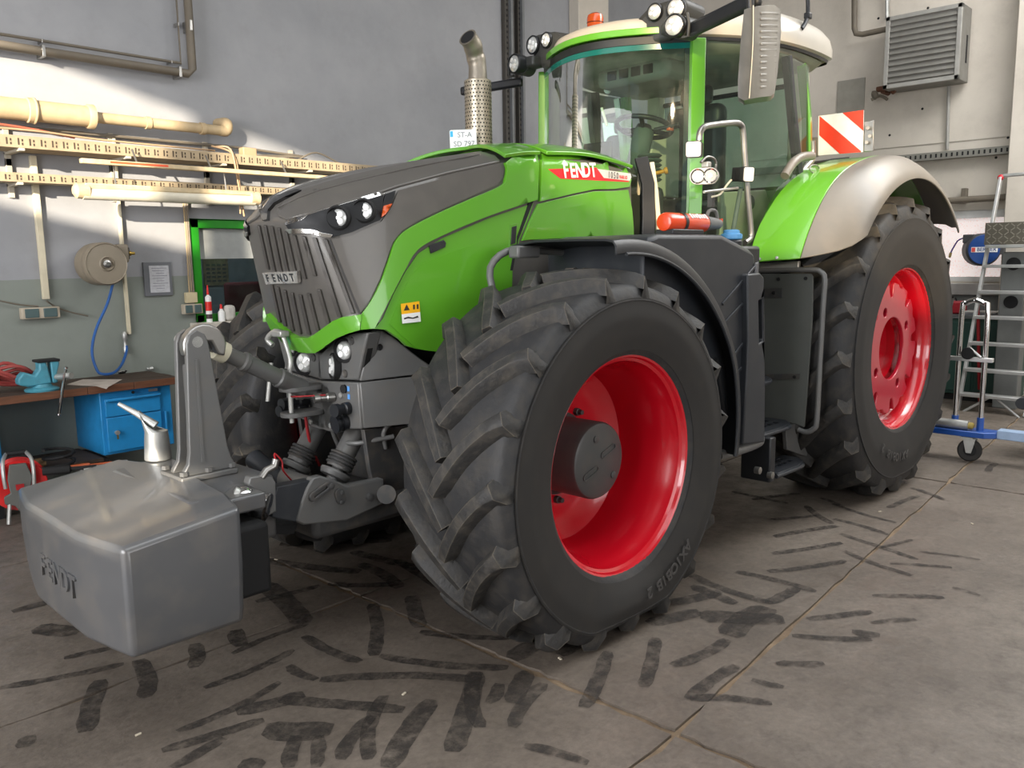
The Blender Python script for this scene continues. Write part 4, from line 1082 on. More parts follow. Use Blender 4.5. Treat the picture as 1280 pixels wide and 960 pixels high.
for i, ch in enumerate('FENDT'):
    l, n = on_hood(340+7.6*i, 346.3-.25*i)
    text_mesh('badge_letter', ch, .05, frame_mat(l+n*.0245, n, Vector((0, 1, 0))), mat('badge_ink', (70, 72, 74), .3, .6), bd, .0008, .03)
# headlight unit
HLB = mat('headlight_black', (30, 31, 33), .5, 0, .05, spec=.3)
hl = patch('headlight', [(359.5, 279), (400, 267), (440, 255), (478, 243.5), (476, 262), (474, 275.5), (440, 290), (414, 297), (404, 294.5), (390, 289.5), (366, 290)], .015, .02, HLB, bevel=.003, step=7)
patch('chrome_blade', [(361.5, 285.5), (380, 285), (393, 287), (404, 291), (416, 293.5), (414, 297.5), (404, 296), (390, 291.2), (366, 291)], .021, .006, CHROME, hl, bevel=.001, step=5)
patch('chrome_trim', [(358.5, 278), (400, 265.2), (440, 253.5), (479, 242), (479, 243.7), (440, 255.3), (400, 267.3), (360.5, 280.5)], .016, .004, CHROME, hl, bevel=.001, step=6)
patch('turn_signal', [(480, 243), (493, 238.5), (490, 251), (485, 262), (479.5, 270), (473, 275.5), (475.5, 262)], .015, .012, HLB, hl, bevel=.002, step=5)
patch('indicator_lens', [(477.5, 258), (488, 255), (484, 263), (479, 269.5), (474.5, 272.5)], .020, .01, ORANGE, hl, bevel=.002, step=4)
for sg in (1, -1):
    for (px, py, r) in ((424, 272.5, .041), (455.5, 264, .041)):
        l, n = on_hood(px, py)
        l = Vector((l.x, l.y*sg, l.z)); d = (Vector((n.x, n.y*sg, n.z))*.75+Vector((.5, .05*sg, 0))).normalized()
        MM = frame_mat(l-d*.010, d, (0, 0, 1))
        lp = MB().lathe([(r+.013, -.01), (r+.014, .034), (r+.006, .042), (r+.002, .03), (r*.95, .012), (.0001, .010)], 28, MM, False).build('headlamp', DARK, hl, ang=40)
        MB().lathe([(r*.92, .012), (r*.92, .022), (r*.8, .026), (.0001, .028)], 26, MM, False).build('lamp_lens', LENS, lp, ang=50)
        for k in range(3):
            a = math.pi/2+k*2.094
            MB().lathe([(r*.34, .024), (r*.32, .029), (.0001, .031)], 14, MM @ Matrix.Translation((r*.42*math.cos(a), r*.42*math.sin(a), 0)), False).build('lamp_cell', WHITE, lp)
# rear part of the hood, with decal
RH = patch('hood_rear', [(674, 195), (700, 192.5), (740, 193.5), (765, 199), (783, 207.5), (786, 225), (783.5, 234), (765, 236.5), (740, 237), (715, 242), (690, 248), (672, 252), (673.5, 225), (674, 200)], .020, .03, GREEN)
patch('hood_rear_lower', [(671, 255), (690, 250.5), (715, 244.5), (740, 239.5), (765, 239), (783, 237.5), (788, 262), (791, 294), (720, 297), (660, 300), (651, 301), (660, 278)], .014, .025, GREEN, RH)
rows = []
for i in range(len(fine[0])):
    S = fine[2][i]
    if S.x < -.03:
        c = cols[i][NR1:]
        row = [p+Vector((0, .012*(1-k/NR2)**.5, .021)) for k, p in enumerate(c)]
        rows.append(row+[Vector((p.x, -p.y, p.z)) for p in row[-2::-1]])
split = [i for i, r in enumerate(rows) if r[0].x < -.335][0]
for nm, rr in (('hood_crown', rows[:split]), ('hood_rear_crown', rows[split:])):
    MB().thick(rr, .02).build(nm, GREEN, HOOD, bevel=.004, ang=40)
if 0: patch('shoulder_groove', [(676, 199.5), (700, 197.5), (740, 200), (783, 211.5), (783, 213), (740, 201.8), (700, 199.5), (676, 201.3)], .022, .003, mat('groove_green', (60, 110, 30), .5), RH, bevel=0, step=8)
patch('decal_red', [(681.5, 212), (742, 210), (751, 223), (783, 226.8), (782, 228), (697, 223.8)], .0215, .001, mat('decal_red', (226, 32, 44), .3, coat=.4), RH, bevel=0, step=7, mirror=False)
patch('decal_white', [(742.6, 211.5), (784.5, 217.5), (785.5, 222), (783.5, 226.6), (751.2, 222.8)], .0215, .001, mat('decal_white', (206, 206, 204), .4), RH, bevel=0, step=7, mirror=False)
def hood_text(body, px0, px1, py0, py1, h, material, bold, shear, zoff=.027, sx=1.0):
    n = len(body)
    for i, ch in enumerate(body):
        t = (i+.5)/n
        l, nn = on_hood(px0+(px1-px0)*t, py0+(py1-py0)*t)
        a, _ = on_hood(px0, py0); b, _ = on_hood(px1, py1)
        xd = (b-a).normalized()
        MM = frame_mat(l+nn*zoff, nn, xd)
        text_mesh('decal_letter', ch, h, MM, material, RH, .0006, bold, sx, shear)
hood_text('FENDT', 699, 741.5, 215, 214, .108, WHITE, .025, -.1, sx=.84)
hood_text('1050', 755, 769, 219.2, 221, .052, mat('decal_grey', (60, 60, 66), .5), 0, 0, sx=.75)
hood_text('VARIO', 769.5, 779.5, 221.8, 222.8, .026, MATS['decal_red'], .03, 0, sx=.8)
# ---- flat plates cut to outlines on a plane of the tractor
def plate(name, pts, ax, val, thick, material, parent=None, mirror=False, bevel=.004, px=True, holes=(), label=None):
    parent = parent or TR
    i = 'xyz'.index(ax); u, v_ = [k for k in range(3) if k != i]
    def conv(lp):
        return [(lambda q: (q[u], q[v_]))(PT(p[0], p[1], ax, val)) for p in lp] if px else [tuple(p) for p in lp]
    V, F = cdt([conv(pts)]+[conv(h) for h in holes])
    res = None
    for sg in ((1, -1) if mirror else (1,)):
        top = []; bot = []
        for (a, b) in V:
            p = [0, 0, 0]; p[u] = a; p[v_] = b; p[i] = val; q = list(p); q[i] = val-thick
            p[1] *= sg; q[1] *= sg
            top.append(Vector(p)); bot.append(Vector(q))
        o = MB().sheet(top, F, bot).build(name, material, parent, bevel=bevel, label=label)
        res = res or o
    return res
def bar(name, a, b, wy, wz, material, parent=None, bevel=.004, roll=None):
    a = Vector(a); b = Vector(b); M4 = frame_mat(a, b-a, roll)
    return MB().box((0, 0, (b-a).length/2), (wz, wy, (b-a).length), M4).build(name, material, parent or TR, bevel=bevel)
def rod(name, pts, r, material, parent=None, n=10, smooth=0):
    return MB().tube(pts, r, n, smooth).build(name, material, parent or TR, ang=50)

# chassis and axles (mostly in the dark between the wheels)
ch = MB().box2((-3.6, -.26, .62), (.55, .26, 1.12)).build('chassis', FRAMEG, TR, bevel=.03)
MB().box2((-1.05, -.36, 1.0), (.62, .36, 1.62)).build('engine_block', DARK, ch, bevel=.03)
MB().box2((-3.6, -.33, .72), (-2.2, .33, 1.75)).build('gearbox', DARK, ch, bevel=.06)
fa = MB().tube([(0, -.72, FZ), (0, -.45, FZ-.03), (0, 0, FZ-.06), (0, .45, FZ-.03), (0, .72, FZ)], .12, 16, 4).build('front_axle', FRAMEG, TR)
for sg in (1, -1):
    MB().lathe([(.2, 0), (.21, .03), (.21, .12), (.15, .16), (.15, .3), (.17, .34)], 24, wheel_frame(sg, 0, .55, FZ)).build('steering_knuckle', FRAMEG, fa)
    rod('tie_rod', [(.26, sg*.2, FZ), (.27, sg*.68, FZ+.02)], .025, STEEL, fa)
    MB().box2((-.08, sg*.5, FZ+.1), (.1, sg*.62, FZ+.42)).build('suspension_mount', FRAMEG, fa, bevel=.02)
ra = MB().cyl((-3.3, -1.05, RZ), (-3.3, 1.05, RZ), .19, n=24).build('rear_axle', FRAMEG, TR)
# hoses in the gap behind the front linkage
for k, (pts, c) in enumerate([([(.62, .30, .86), (.64, .32, .95), (.58, .34, .99), (.45, .40, .97)], DKGREY), ([(.66, -.02, .80), (.72, .0, .95), (.62, .05, 1.02)], DKGREY), ([(.70, .10, .76), (.76, .16, .88), (.74, .26, .90), (.6, .34, .92)], DKGREY), ([(.5, .40, .80), (.52, .42, .92), (.42, .44, 1.02)], BLACKP), ([(.42, .42, .72), (.50, .44, .86), (.56, .40, 1.0)], BLACKP)]):
    rod('hydraulic_hose', pts, .012, c, ch, smooth=5)
rod('red_hose', [(.80, -.12, 1.0), (.78, -.12, .85), (.72, -.14, .72)], .008, mat('red_cable', (150, 24, 30), .5), ch, smooth=4)
plate('frame_side_plate', [(455, 537), (520, 530), (520, 620), (470, 620), (462, 585)], 'y', .30, .03, FRAMEG, ch, True)

def ptp(px, py, p0, p1):
    d = ray_t(px, py); n = Vector((p1[1]-p0[1], p0[0]-p1[0], 0)); q = Vector((p0[0], p0[1], 0))-CAMT
    return CAMT+d*(q.dot(n)/d.dot(n))
def oplate(name, pts, p0, p1, thick, material, parent, bevel=.006):
    # outline on an upright oblique plane through p0 and p1 (plan points); mirrored copy on the far side
    pts3 = [ptp(a, b, p0, p1) for a, b in pts]
    u = Vector((p1[0]-p0[0], p1[1]-p0[1], 0)).normalized(); o = Vector((p0[0], p0[1], 0)); n = Vector((-u.y, u.x, 0))
    if n.y < 0: n = -n
    V, F = cdt([[((p-o).dot(u), p.z) for p in pts3]])
    for sg in (1, -1):
        top = [o+u*a+Vector((0, 0, b)) for a, b in V]; bot = [p-n*thick for p in top]
        mm = Matrix.Diagonal((1, sg, 1, 1))
        MB().sheet([mm @ p for p in top], F, [mm @ p for p in bot]).build(name, material, parent, bevel=bevel)
# nose panel under the hood: lamp panel, coupling block, flank panels
BX = .78
NB = MB().box2((.30, -.30, 1.0), (BX-.07, .30, 1.42)).build('front_support', FRAMEG, TR, bevel=.02)
lampo = [(397, 441.5), (402, 441.5), (411, 432), (424, 422), (440, 417), (460, 415.5), (457, 428), (453, 445), (450, 460), (447, 475.5), (397, 474)]
LP = plate('lamp_panel', lampo, 'x', BX, .08, DKGREY, NB, True, bevel=.008)
for (px, py, r) in ((430, 438, .046), (416.5, 458, .052)):
    for sg in (1, -1):
        c = PT(px, py, 'x', BX+.004); c.y *= sg
        d = Vector((1, .25*sg if r < .05 else -.35*sg, .05)).normalized()
        MM = frame_mat(c-d*.02, d, (0, 0, 1))
        wl = MB().lathe([(r+.014, -.0), (r+.014, .026), (r+.006, .03), (r, .02), (.0001, .012)], 24, MM, False).build('work_lamp', DARK, LP)
        MB().lathe([(r*.96, .010), (r*.96, .022), (r*.8, .03), (.0001, .034)], 24, MM, False).build('lamp_lens', LENS, wl, ang=50)
        for k in range(3):
            a = k*2.094+.5
            MB().lathe([(r*.33, .03), (r*.30, .035), (.0001, .037)], 12, MM @ Matrix.Translation((r*.45*math.cos(a), r*.45*math.sin(a), 0)), False).build('lamp_cell', WHITE, wl)
for (px, py) in ((439.5, 426), (431.5, 467), (392, 447)):
    c = PT(px, py, 'x', BX+.001)
    MB().lathe([(.02, 0), (.018, .006), (.01, .002), (.0001, .002)], 14, frame_mat(c, (1, 0, 0)), False).build('panel_screw', FRAMEG, LP)
low = [(397, 476), (447.5, 478), (449, 500), (451.5, 536.5), (424, 536), (421, 541.5), (408, 539), (386, 529.5), (386, 500), (390, 480)]
CB = plate('coupling_block', low, 'x', BX, .10, DKGREY, NB, True, bevel=.008)
oplate('flank_panel', [(463, 417), (467, 413), (478, 412.5), (490, 420), (516, 441), (545, 462), (545, 466), (450, 476.5), (454, 458), (459, 432)], (.785, .335), (.40, .475), .03, DKGREY, NB)
oplate('flank_panel_lower', [(449.5, 478.5), (545, 468), (545, 527), (455, 535.5), (452, 505)], (.785, .335), (.40, .475), .03, DKGREY, NB)
c = ptp(475, 434, (.787, .338), (.402, .478))
MB().lathe([(.016, 0), (.012, .006), (.0001, .003)], 14, frame_mat(c, (0, 1, 0)), False).build('panel_screw', DARK, NB)
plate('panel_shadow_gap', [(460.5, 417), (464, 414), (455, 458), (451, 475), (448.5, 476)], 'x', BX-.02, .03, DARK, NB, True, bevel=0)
# couplings on the block
def coupler(px, py, r, L, material, d=(1, .12, 0)):
    c = PT(px, py, 'x', BX); d = Vector(d).normalized()
    return MB().lathe([(r, 0), (r, L*.35), (r*.78, L*.4), (r*.78, L*.7), (r*1.05, L*.74), (r*1.05, L), (.0001, L)], 18, frame_mat(c, d), False).build('hydraulic_coupler', material, CB)
coupler(436, 510, .030, .09, BLACKP); coupler(432, 527, .042, .06, BLACKP, (1, -.1, -.1)); coupler(418, 496, .022, .10, STEEL, (1, -.3, 0)); coupler(431, 486, .02, .012, DARK)
coupler(400, 494, .022, .12, STEEL, (1, -.2, .1)); coupler(384, 500, .028, .16, BLACKP); coupler(383, 508, .026, .17, BLACKP)
for (px, py) in ((389, 527), (414, 532), (427, 494)):
    MB().lathe([(.014, 0), (.014, .008), (.0001, .01)], 6, frame_mat(PT(px, py, 'x', BX), (1, 0, 0)), False).build('block_bolt', ZINC, CB)
for (px, py) in ((435.5, 486), (436, 496)):
    MB().box(PT(px, py, 'x', BX+.001), (.002, .018, .024)).build('blue_tag', mat('tag_blue', (90, 150, 215), .5), CB)
# upper link bracket: two lobed plates with a pin
for z in (1.145, 1.02):
    MB().prism([stadium(.10, .062, 10), circle(.02, 14, (.06, 0))], .022, Matrix.Translation((BX+.09, -.03, z))).build('link_bracket', DKGREY, CB, bevel=.004)
rod('bracket_pin', [(BX+.15, -.03, .99), (BX+.15, -.03, 1.22), (BX+.14, -.03, 1.30), (BX+.14, -.09, 1.42)], .012, ZINC, CB, smooth=3)
rod('pin_lead', [(BX+.15, -.03, 1.12), (BX+.16, .06, 1.13), (BX+.05, .12, 1.13)], .004, MATS['red_cable'], CB, smooth=4)
rod('spring_clip', [(BX+.14, -.09, 1.42), (BX+.15, -.14, 1.43), (BX+.16, -.20, 1.39), (BX+.15, -.17, 1.36)], .014, ZINC, CB, smooth=3)
MB().box((BX+.14, -.11, 1.42), (.05, .09, .03)).build('clip_plate', ZINC, CB, bevel=.006)
# lift cylinders
for sg in (1, -1):
    a = Vector((.70, sg*.16, 1.04)); b = Vector((1.02, sg*.16, .70))
    if sg > 0: a = PT(449, 532, 'y', .16); b = PT(419, 592, 'y', .16)
    else: a = PT(399, 528, 'y', -.16); b = PT(370, 583, 'y', -.16)
    d = (b-a).normalized()
    cy = MB().lathe([(.052, -.05), (.052, .22), (.058, .235), (.058, (b-a).length-.05), (.03, (b-a).length-.05), (.03, (b-a).length+.05)], 24, frame_mat(a, d)).build('lift_cylinder', DKGREY, TR)
    for k in range(4):
        MB().lathe([(.066, 0), (.07, .006), (.066, .012), (.056, .012), (.056, 0), (.066, 0)], 24, frame_mat(a+d*((b-a).length-.05-.017*k), d), False).build('cylinder_ring', FRAMEG, cy)
    MB().lathe([(.075, 0), (.078, .01), (.07, .03), (.03, .035)], 24, frame_mat(b-d*.012, d)).build('cylinder_cup', DKGREY, cy)
# lower lift arms
for sg in (1, -1):
    Y = .36
    arm = plate('lift_arm', [(480, 598), (434, 607), (418, 600), (402, 595), (391, 598), (384, 610), (378, 626), (371, 652), (380, 656.5), (434, 651), (458, 640), (480, 630)], 'y', Y, .05, DKGREY, TR, False, bevel=.008) if sg > 0 else None
    if sg > 0:
        p0 = PT(388, 622, 'y', Y); p1 = PT(410, 606, 'y', Y)
        dd = (p1-p0); MM = frame_mat((p0+p1)/2+Vector((0, .002, 0)), (0, 1, 0), dd)
        MB().prism([stadium(dd.length*.8, .022), stadium(dd.length*.62, .007)], .014, MM).build('slotted_link', FRAMEG, arm, bevel=.003)
        MB().prism([stadium(.03, .024)], .016, frame_mat(PT(424, 620, 'y', Y), (0, 1, 0), (.3, 0, 1))).build('pin_plate', FRAMEG, arm, bevel=.003)
        for (px, py, r) in ((425, 615, .010), (424, 627, .010), (461, 621, .018), (412, 607, .014)):
            MB().lathe([(r, 0), (r, .022), (r*.6, .024), (.0001, .024)], 12, frame_mat(PT(px, py, 'y', Y), (0, 1, 0)), False).build('arm_bolt', FRAMEG, arm)
        ext = plate('arm_extension', [(392, 600), (346, 609), (342, 622), (340, 647), (352, 650), (372, 653), (384, 620)], 'y', Y-.01, .07, SATIN, arm, False, bevel=.006)
        hook = plate('catch_hook', [(313, 597), (323, 595), (341, 596), (345, 603), (346, 640), (330, 648), (310, 646), (306, 632), (312, 622), (318, 612), (311, 606)], 'y', Y+.01, .05, DKGREY, arm, False, bevel=.006)
        MB().sphere(PT(305, 623, 'y', Y+.03), .05, 18).build('lower_link_ball', CHROME, arm)
        rod('ball_pin', [PT(292, 616, 'y', Y+.02), PT(320, 628, 'y', Y+.06)], .028, ZINC, arm, 14)
        MB().lathe([(.055, 0), (.062, .02), (.062, .05), (.04, .055)], 22, frame_mat(PT(320, 631, 'y', Y+.03), (-.6, .7, -.25))).build('guide_cone', CHROME, arm)
        rod('latch_link', [PT(327, 597, 'y', Y), PT(333, 588, 'y', Y), PT(343, 583, 'y', Y), PT(345, 574, 'y', Y)], .016, STEEL, arm)
        rod('red_lead', [PT(345, 576, 'y', Y), PT(343, 567, 'y', Y), PT(352, 576, 'y', Y), PT(354, 588, 'y', Y), PT(364, 600, 'y', Y-.1)], .004, MATS['red_cable'], arm, smooth=4)
        rod('knuckle_boss', [PT(483, 618, 'y', .36), PT(483, 618, 'y', .42)], .045, FRAMEG, arm, 20)
    else:
        m2 = MB(); 
        m2.prism([(.62, .62), (.62, .76), (.95, .80), (1.38, .84), (1.42, .76), (1.1, .62)], .07, frame_mat((0, -Y, 0), (0, -1, 0), (1, 0, 0)) @ Matrix.Scale(-1, 4, (0, 1, 0)))
        m2.build('lift_arm', DKGREY, TR, bevel=.008)
MB().cyl((.98, -.33, .70), (.98, .33, .70), .065, n=20).build('lift_arm_shaft', DKGREY, TR)
MB().cyl(PT(392, 640, 'y', .2), PT(357, 585, 'y', .05)+Vector((0, -.3, 0)), .05, n=18).build('cross_tube', SATIN, TR)
plate('front_ballast_bracket', [(335, 655), (372, 655), (368, 668), (345, 668)], 'y', .2, .3, DARK, TR, False)
MB().box2((.45, -.32, .50), (1.05, .32, .64)).build('linkage_frame', FRAMEG, TR, bevel=.03)

# top link from the bracket to the tower on the weight
A = PT(392, 492, 'y', -.02); B = PT(252, 428, 'y', 0)
d = (B-A).normalized(); L = (B-A).length
tl = MB().lathe([(.028, 0), (.028, .06), (.045, .07), (.045, L*.30), (.048, L*.31), (.048, L*.34), (.04, L*.35), (.04, L*.62), (.046, L*.63), (.046, L*.66), (.036, L*.67), (.036, L*.84), (.022, L*.85), (.022, L)], 22, frame_mat(A, d)).build('top_link', DKGREY, TR)
MB().lathe([(.040, 0), (.048, .004), (.048, .06), (.040, .064)], 20, frame_mat(A+d*L*.80, d)).build('link_nut', CREAM, tl)
q = A+d*L*.42
rod('link_handle', [q+Vector((-.01, 0, .05)), q+Vector((.02, 0, -.13))], .010, ZINC, tl)
hk = MB().prism([[(.098*math.cos(t), .098*math.sin(t)) for t in [math.pi*(-.12+.1*k) for k in range(12)]]+[(-.085, -.05), (-.055, -.035), (-.03, .02), (.02, .025), (.05, -.02)]], .05, frame_mat((B.x+.02, B.y+.03, B.z-.012), (0, 1, 0), (1, 0, 0)) @ Matrix.Scale(-1, 4, (0, 1, 0))).build('top_hook', STEEL, tl, bevel=.008)
plate('hook_flap', [(243, 412), (258, 418), (268, 426), (273, 434), (268, 440), (258, 434), (248, 424)], 'y', .03, .04, DKGREY, tl, False, bevel=.004)
# ---- front mudguard (arc over the wheel)
def arc_band(prof_fn, angs, cx, cz):
    rows = []
    for a in angs:
        rows.append([Vector((cx+r*math.cos(a), y, cz+r*math.sin(a))) for (y, r) in prof_fn(a)])
    return rows
def rad(d): return math.radians(d)
def ffp(a):
    t = (math.degrees(a)-88)/100
    r = 1.035+.10*min(1, t*1.5)-.02*max(0, t-.75)*4
    return [(.60, r-.02), (.75, r), (1.0, r), (1.19, r-.004), (1.235, r-.012), (1.252, r-.035), (1.254, r-.075)]
for sg in (1, -1):
    rows = arc_band(ffp, [rad(88+100*k/28) for k in range(29)], 0, FZ)
    rows = [[Vector((p.x, p.y*sg, p.z)) for p in r] for r in rows]
    fg = MB().thick(rows, .012).build('front_mudguard', BLACKP, TR, bevel=.003, ang=35)
    lip = [Vector((1.12*0+ (ffp(a)[6][1]-.004)*math.cos(a), sg*1.256, FZ+(ffp(a)[6][1]-.004)*math.sin(a))) for a in [rad(92+96*k/28) for k in range(29)]]
    if sg > 0:
        MB().tube(lip, .009, 8).build('mudguard_edge', SATIN, fg)
        rod('mudguard_stay', [(.18, .62, 1.60), (.16, .58, 1.72), (.06, .60, 1.80), (-.15, .62, 1.80), (-.45, .66, 1.78)], .018, DKGREY, fg, 12, 3)
        MB().box((.0, .66, 1.795), (.16, .07, .06)).build('stay_bracket', DKGREY, fg, bevel=.01)
# ---- black side box behind it, with a filler cap, ribs and handles
sb_prof = [(-.30, 1.20), (-.30, 1.80), (-.34, 1.855), (-.42, 1.872), (-1.02, 1.872), (-1.30, 1.80), (-1.37, 1.76), (-1.38, 1.70), (-1.40, .66), (-1.15, .66), (-1.0, 1.2)]
SB = MB().prism([sb_prof], .62, frame_mat((0, 1.16, 0), (0, -1, 0), (1, 0, 0))).build('side_box', SATIN, TR, bevel=.045, seg=3, ang=50)
for (x0, z0, x1, z1) in ((-1.02, 1.50, -1.40, 1.72), (-1.05, 1.40, -1.40, 1.58), (-1.10, 1.18, -1.40, 1.36), (-1.12, 1.08, -1.40, 1.2)):
    bar('side_rib', (x0, 1.163, z0), (x1, 1.163, z1), .012, .018, SATIN, SB, .004)
for (x, z) in ((-1.375, 1.665), (-1.38, 1.40)):
    MB().box((x, 1.165, z), (.035, .014, .11)).build('box_catch', mat('catch_grey', (88, 88, 90), .4), SB, bevel=.006)
pc = Vector((-1.24, 1.08, 0))
MB().box2((-1.60, .90, 1.60), (-1.34, 1.07, 1.815)).build('rail_foot', BLACKP, SB, bevel=.02)
fn = MB().lathe([(.062, 0), (.062, .04), (.052, .05), (.0001, .05)], 22, Matrix.Translation((pc.x, pc.y, 1.80)), False).build('filler_neck', BLACKP, SB)
MB().lathe([(.055, .05), (.06, .056), (.06, .078), (.045, .085), (.045, .1), (.03, .105), (.0001, .105)], 12, Matrix.Translation((pc.x, pc.y, 1.80)), False).build('blue_filler_cap', mat('cap_blue', (92, 158, 210), .45), fn, label='pale blue filler cap')
# column with hand slot beside the steps
slot = [(948.5, 376), (954, 373), (955, 425), (949.5, 430)]
colm = plate('step_column', [(935, 343), (950, 341), (955.5, 347), (955.5, 400), (957, 480), (956, 553), (929, 556), (933, 480), (935.5, 420)], 'y', 1.20, .30, SATIN, TR, False, bevel=.02, holes=[slot])
plate('hand_slot', [(947, 374), (955, 371), (956, 427), (948, 432)], 'y', 1.17, .05, DARK, colm, False, bevel=0)
rod('column_foot', [(-1.05, 1.14, .655), (-1.35, 1.16, .655), (-1.56, 1.12, .66), (-1.58, 1.0, .70)], .03, DKGREY, colm, 10, 3)
# mud flap in front of the rear wheel, with tube frame
FX = -2.15
fl = plate('mud_flap', [(944, 342), (1013, 342), (1016, 346), (1015, 400), (1008, 500), (1005, 534), (995, 530), (944, 520)], 'x', FX, .015, mat('flap_rubber', (84, 86, 82), .6, 0, .1, 4, dust=.25, dustc=(96, 96, 88)), TR, False, bevel=.003)
tub = [PT(p[0], p[1], 'x', FX+.02) for p in ((942, 338), (1012, 337), (1026, 340), (1031, 349), (1029, 380), (1025, 450), (1021, 525), (1017, 536), (1008, 540), (998, 537))]
rod('flap_frame', tub, .017, DKGREY, fl, 10, 3)
for (x0, y0, x1, y1) in ((952, 361, 978, 372), (955, 468, 1000, 474)):
    plate('flap_strap', [(x0, y0), (x1, y0-1), (x1-1, y1), (x0, y1)], 'x', FX+.006, .006, FRAMEG, fl, False, bevel=.001)
for (px, py) in ((967, 366), (993, 471), (973, 349), (1007, 348)):
    MB().lathe([(.012, 0), (.010, .008), (.0001, .009)], 10, frame_mat(PT(px, py, 'x', FX+.006), (1, 0, 0)), False).build('flap_bolt', DARK, fl)
plate('flap_hanger', [(939, 330), (998, 326), (998, 337), (939, 339)], 'x', FX+.03, .03, STEEL, fl, False)
# steps
def step(name, z, y0, y1, x0, x1, bars=5):
    out = [(x0, y0), (x1, y0), (x1, y1-.10), (x1+.10, y1-.02), (x1+.2, y1), (x0-.05, y1)]
    hol = []
    n = bars
    for k in range(n):
        for j in range(2):
            xx = x1+.09+(x0-x1-.14)*(k+.5)/n; w2 = (x0-x1-.14)/n*.34
            ya = y0+.03+j*(y1-y0-.09)/2; yb = ya+(y1-y0-.09)/2-.025
            hol.append([(xx-w2, ya), (xx+w2, ya), (xx+w2, yb), (xx-w2, yb)])
    o = MB().prism([out]+hol, .022, Matrix.Translation((0, 0, z))).build(name, SATIN, TR, bevel=.003)
    rod('tread_rim', [Vector((x0-.02, y1+.002, z+.006)), Vector((x1+.2, y1+.004, z+.006)), Vector((x1+.1, y1-.02, z+.006)), Vector((x1, y1-.1, z+.006))], .014, SATIN, o, 8, 3)
    return o
s1 = step('boarding_step', .40, .95, 1.16, -1.68, -2.20)
MB().box2((-1.62, .96, .38), (-1.69, 1.16, .66)).build('step_hanger', BLACKP, s1, bevel=.01)
hg = plate('step_hanger', [(982, 531), (998, 529), (1000, 545), (1008, 560), (1012, 572), (1000, 568), (984, 562)], 'y', .98, .03, DKGREY, s1, False)
for (px, py) in ((948, 588), (964, 594)):
    MB().lathe([(.022, -.02), (.022, .012), (.012, .016), (.0001, .016)], 12, frame_mat(PT(px, py, 'y', 1.165), (0, 1, 0)), False).build('hanger_bolt', STEEL, s1)
step('boarding_step', .66, .86, 1.10, -1.56, -2.12)
step('boarding_step', .96, .78, 1.02, -1.56, -2.0)
step('boarding_step', 1.28, .74, .94, -1.56, -1.9)
MB().box2((-2.14, .50, .55), (-1.5, .74, 1.72)).build('cab_underside', DARK, TR, bevel=.01)

# ---- rear mudguard
def rfp(a):
    return [(.78, 1.475), (.86, 1.47), (.95, 1.455), (1.04, 1.435), (1.10, 1.418), (1.10, 1.418), (1.16, 1.395), (1.22, 1.362), (1.28, 1.32), (1.33, 1.272), (1.355, 1.235), (1.362, 1.205)]
FRA = [26, 26.2, 26.8, 27.4, 28, 28, 29, 30.5, 32.5, 35.5, 39, 42]
for sg in (1, -1):
    for nm, lo, hi, mt in (('rear_mudguard', 0, 5, GREEN), ('mudguard_skirt', 5, 12, FENDGREY)):
        rows = []
        for k in range(41):
            row = []
            for j in range(lo, hi):
                y, r0_ = rfp(0)[j]
                a0 = rad(FRA[j]); a1 = rad(138 if j < 9 else 136)
                a = a0+(a1-a0)*k/40
                sm = min(1, max(0, (math.degrees(a)-46)/32)); sm = sm*sm*(3-2*sm)
                r = r0_-max(0, r0_-1.372)*sm
                row.append(Vector((-3.3+r*math.cos(a), sg*y, RZ+r*math.sin(a))))
            rows.append(row)
        o = MB().thick([r[::-1] for r in rows] if sg > 0 else rows, .014 if nm == 'rear_mudguard' else .012).build(nm, mt, TR, bevel=.004, ang=35)
        if sg > 0 and nm == 'rear_mudguard':
            for (px, py) in ((949, 324), (971, 322.5), (995, 320)):
                MB().lathe([(.012, 0), (.010, .006), (.0001, .007)], 10, frame_mat(PT(px, py, 'y', .95+.0026*(px-949)), (.8, .3, .4)), False).build('mudguard_bolt', STEEL, o)
            RMG = o
    inner = [[Vector((-3.3+r*math.cos(rad(a)), sg*.78, RZ+r*math.sin(rad(a)))) for a in range(26, 139, 4)] for r in (1.36, .75)]
    MB().grid(inner).build('mudguard_wall', DARK, TR)
# ================================================================ cab
AX, AY = -1.53, .655                   # front pillars
SEAL = mat('window_seal', (22, 26, 26), .5)
def strip(name, pts, w, t, material, parent, nrm):
    # flat bar along a 3D polyline, width w along (tangent x normal), thickness t along the normal
    pts = [Vector(p) for p in pts]; nrm = Vector(nrm).normalized(); rows = []
    for i, p in enumerate(pts):
        tg = (pts[min(i+1, len(pts)-1)]-pts[max(i-1, 0)]).normalized()
        s = tg.cross(nrm).normalized()
        rows.append([p-s*w/2, p+s*w/2, p+s*w/2-nrm*t, p-s*w/2-nrm*t])
    mb = MB(); mb.grid(rows, True); n = len(rows)
    mb.f.append([0, 1, 2, 3]); mb.f.append([4*n-4+i for i in range(4)])
    return mb.build(name, material, parent, bevel=.004, ang=35)
CAB = MB().box2((-3.0, -.76, 1.62), (-1.5, .76, 1.76)).build('cab_floor', BLACKP, TR, bevel=.02)
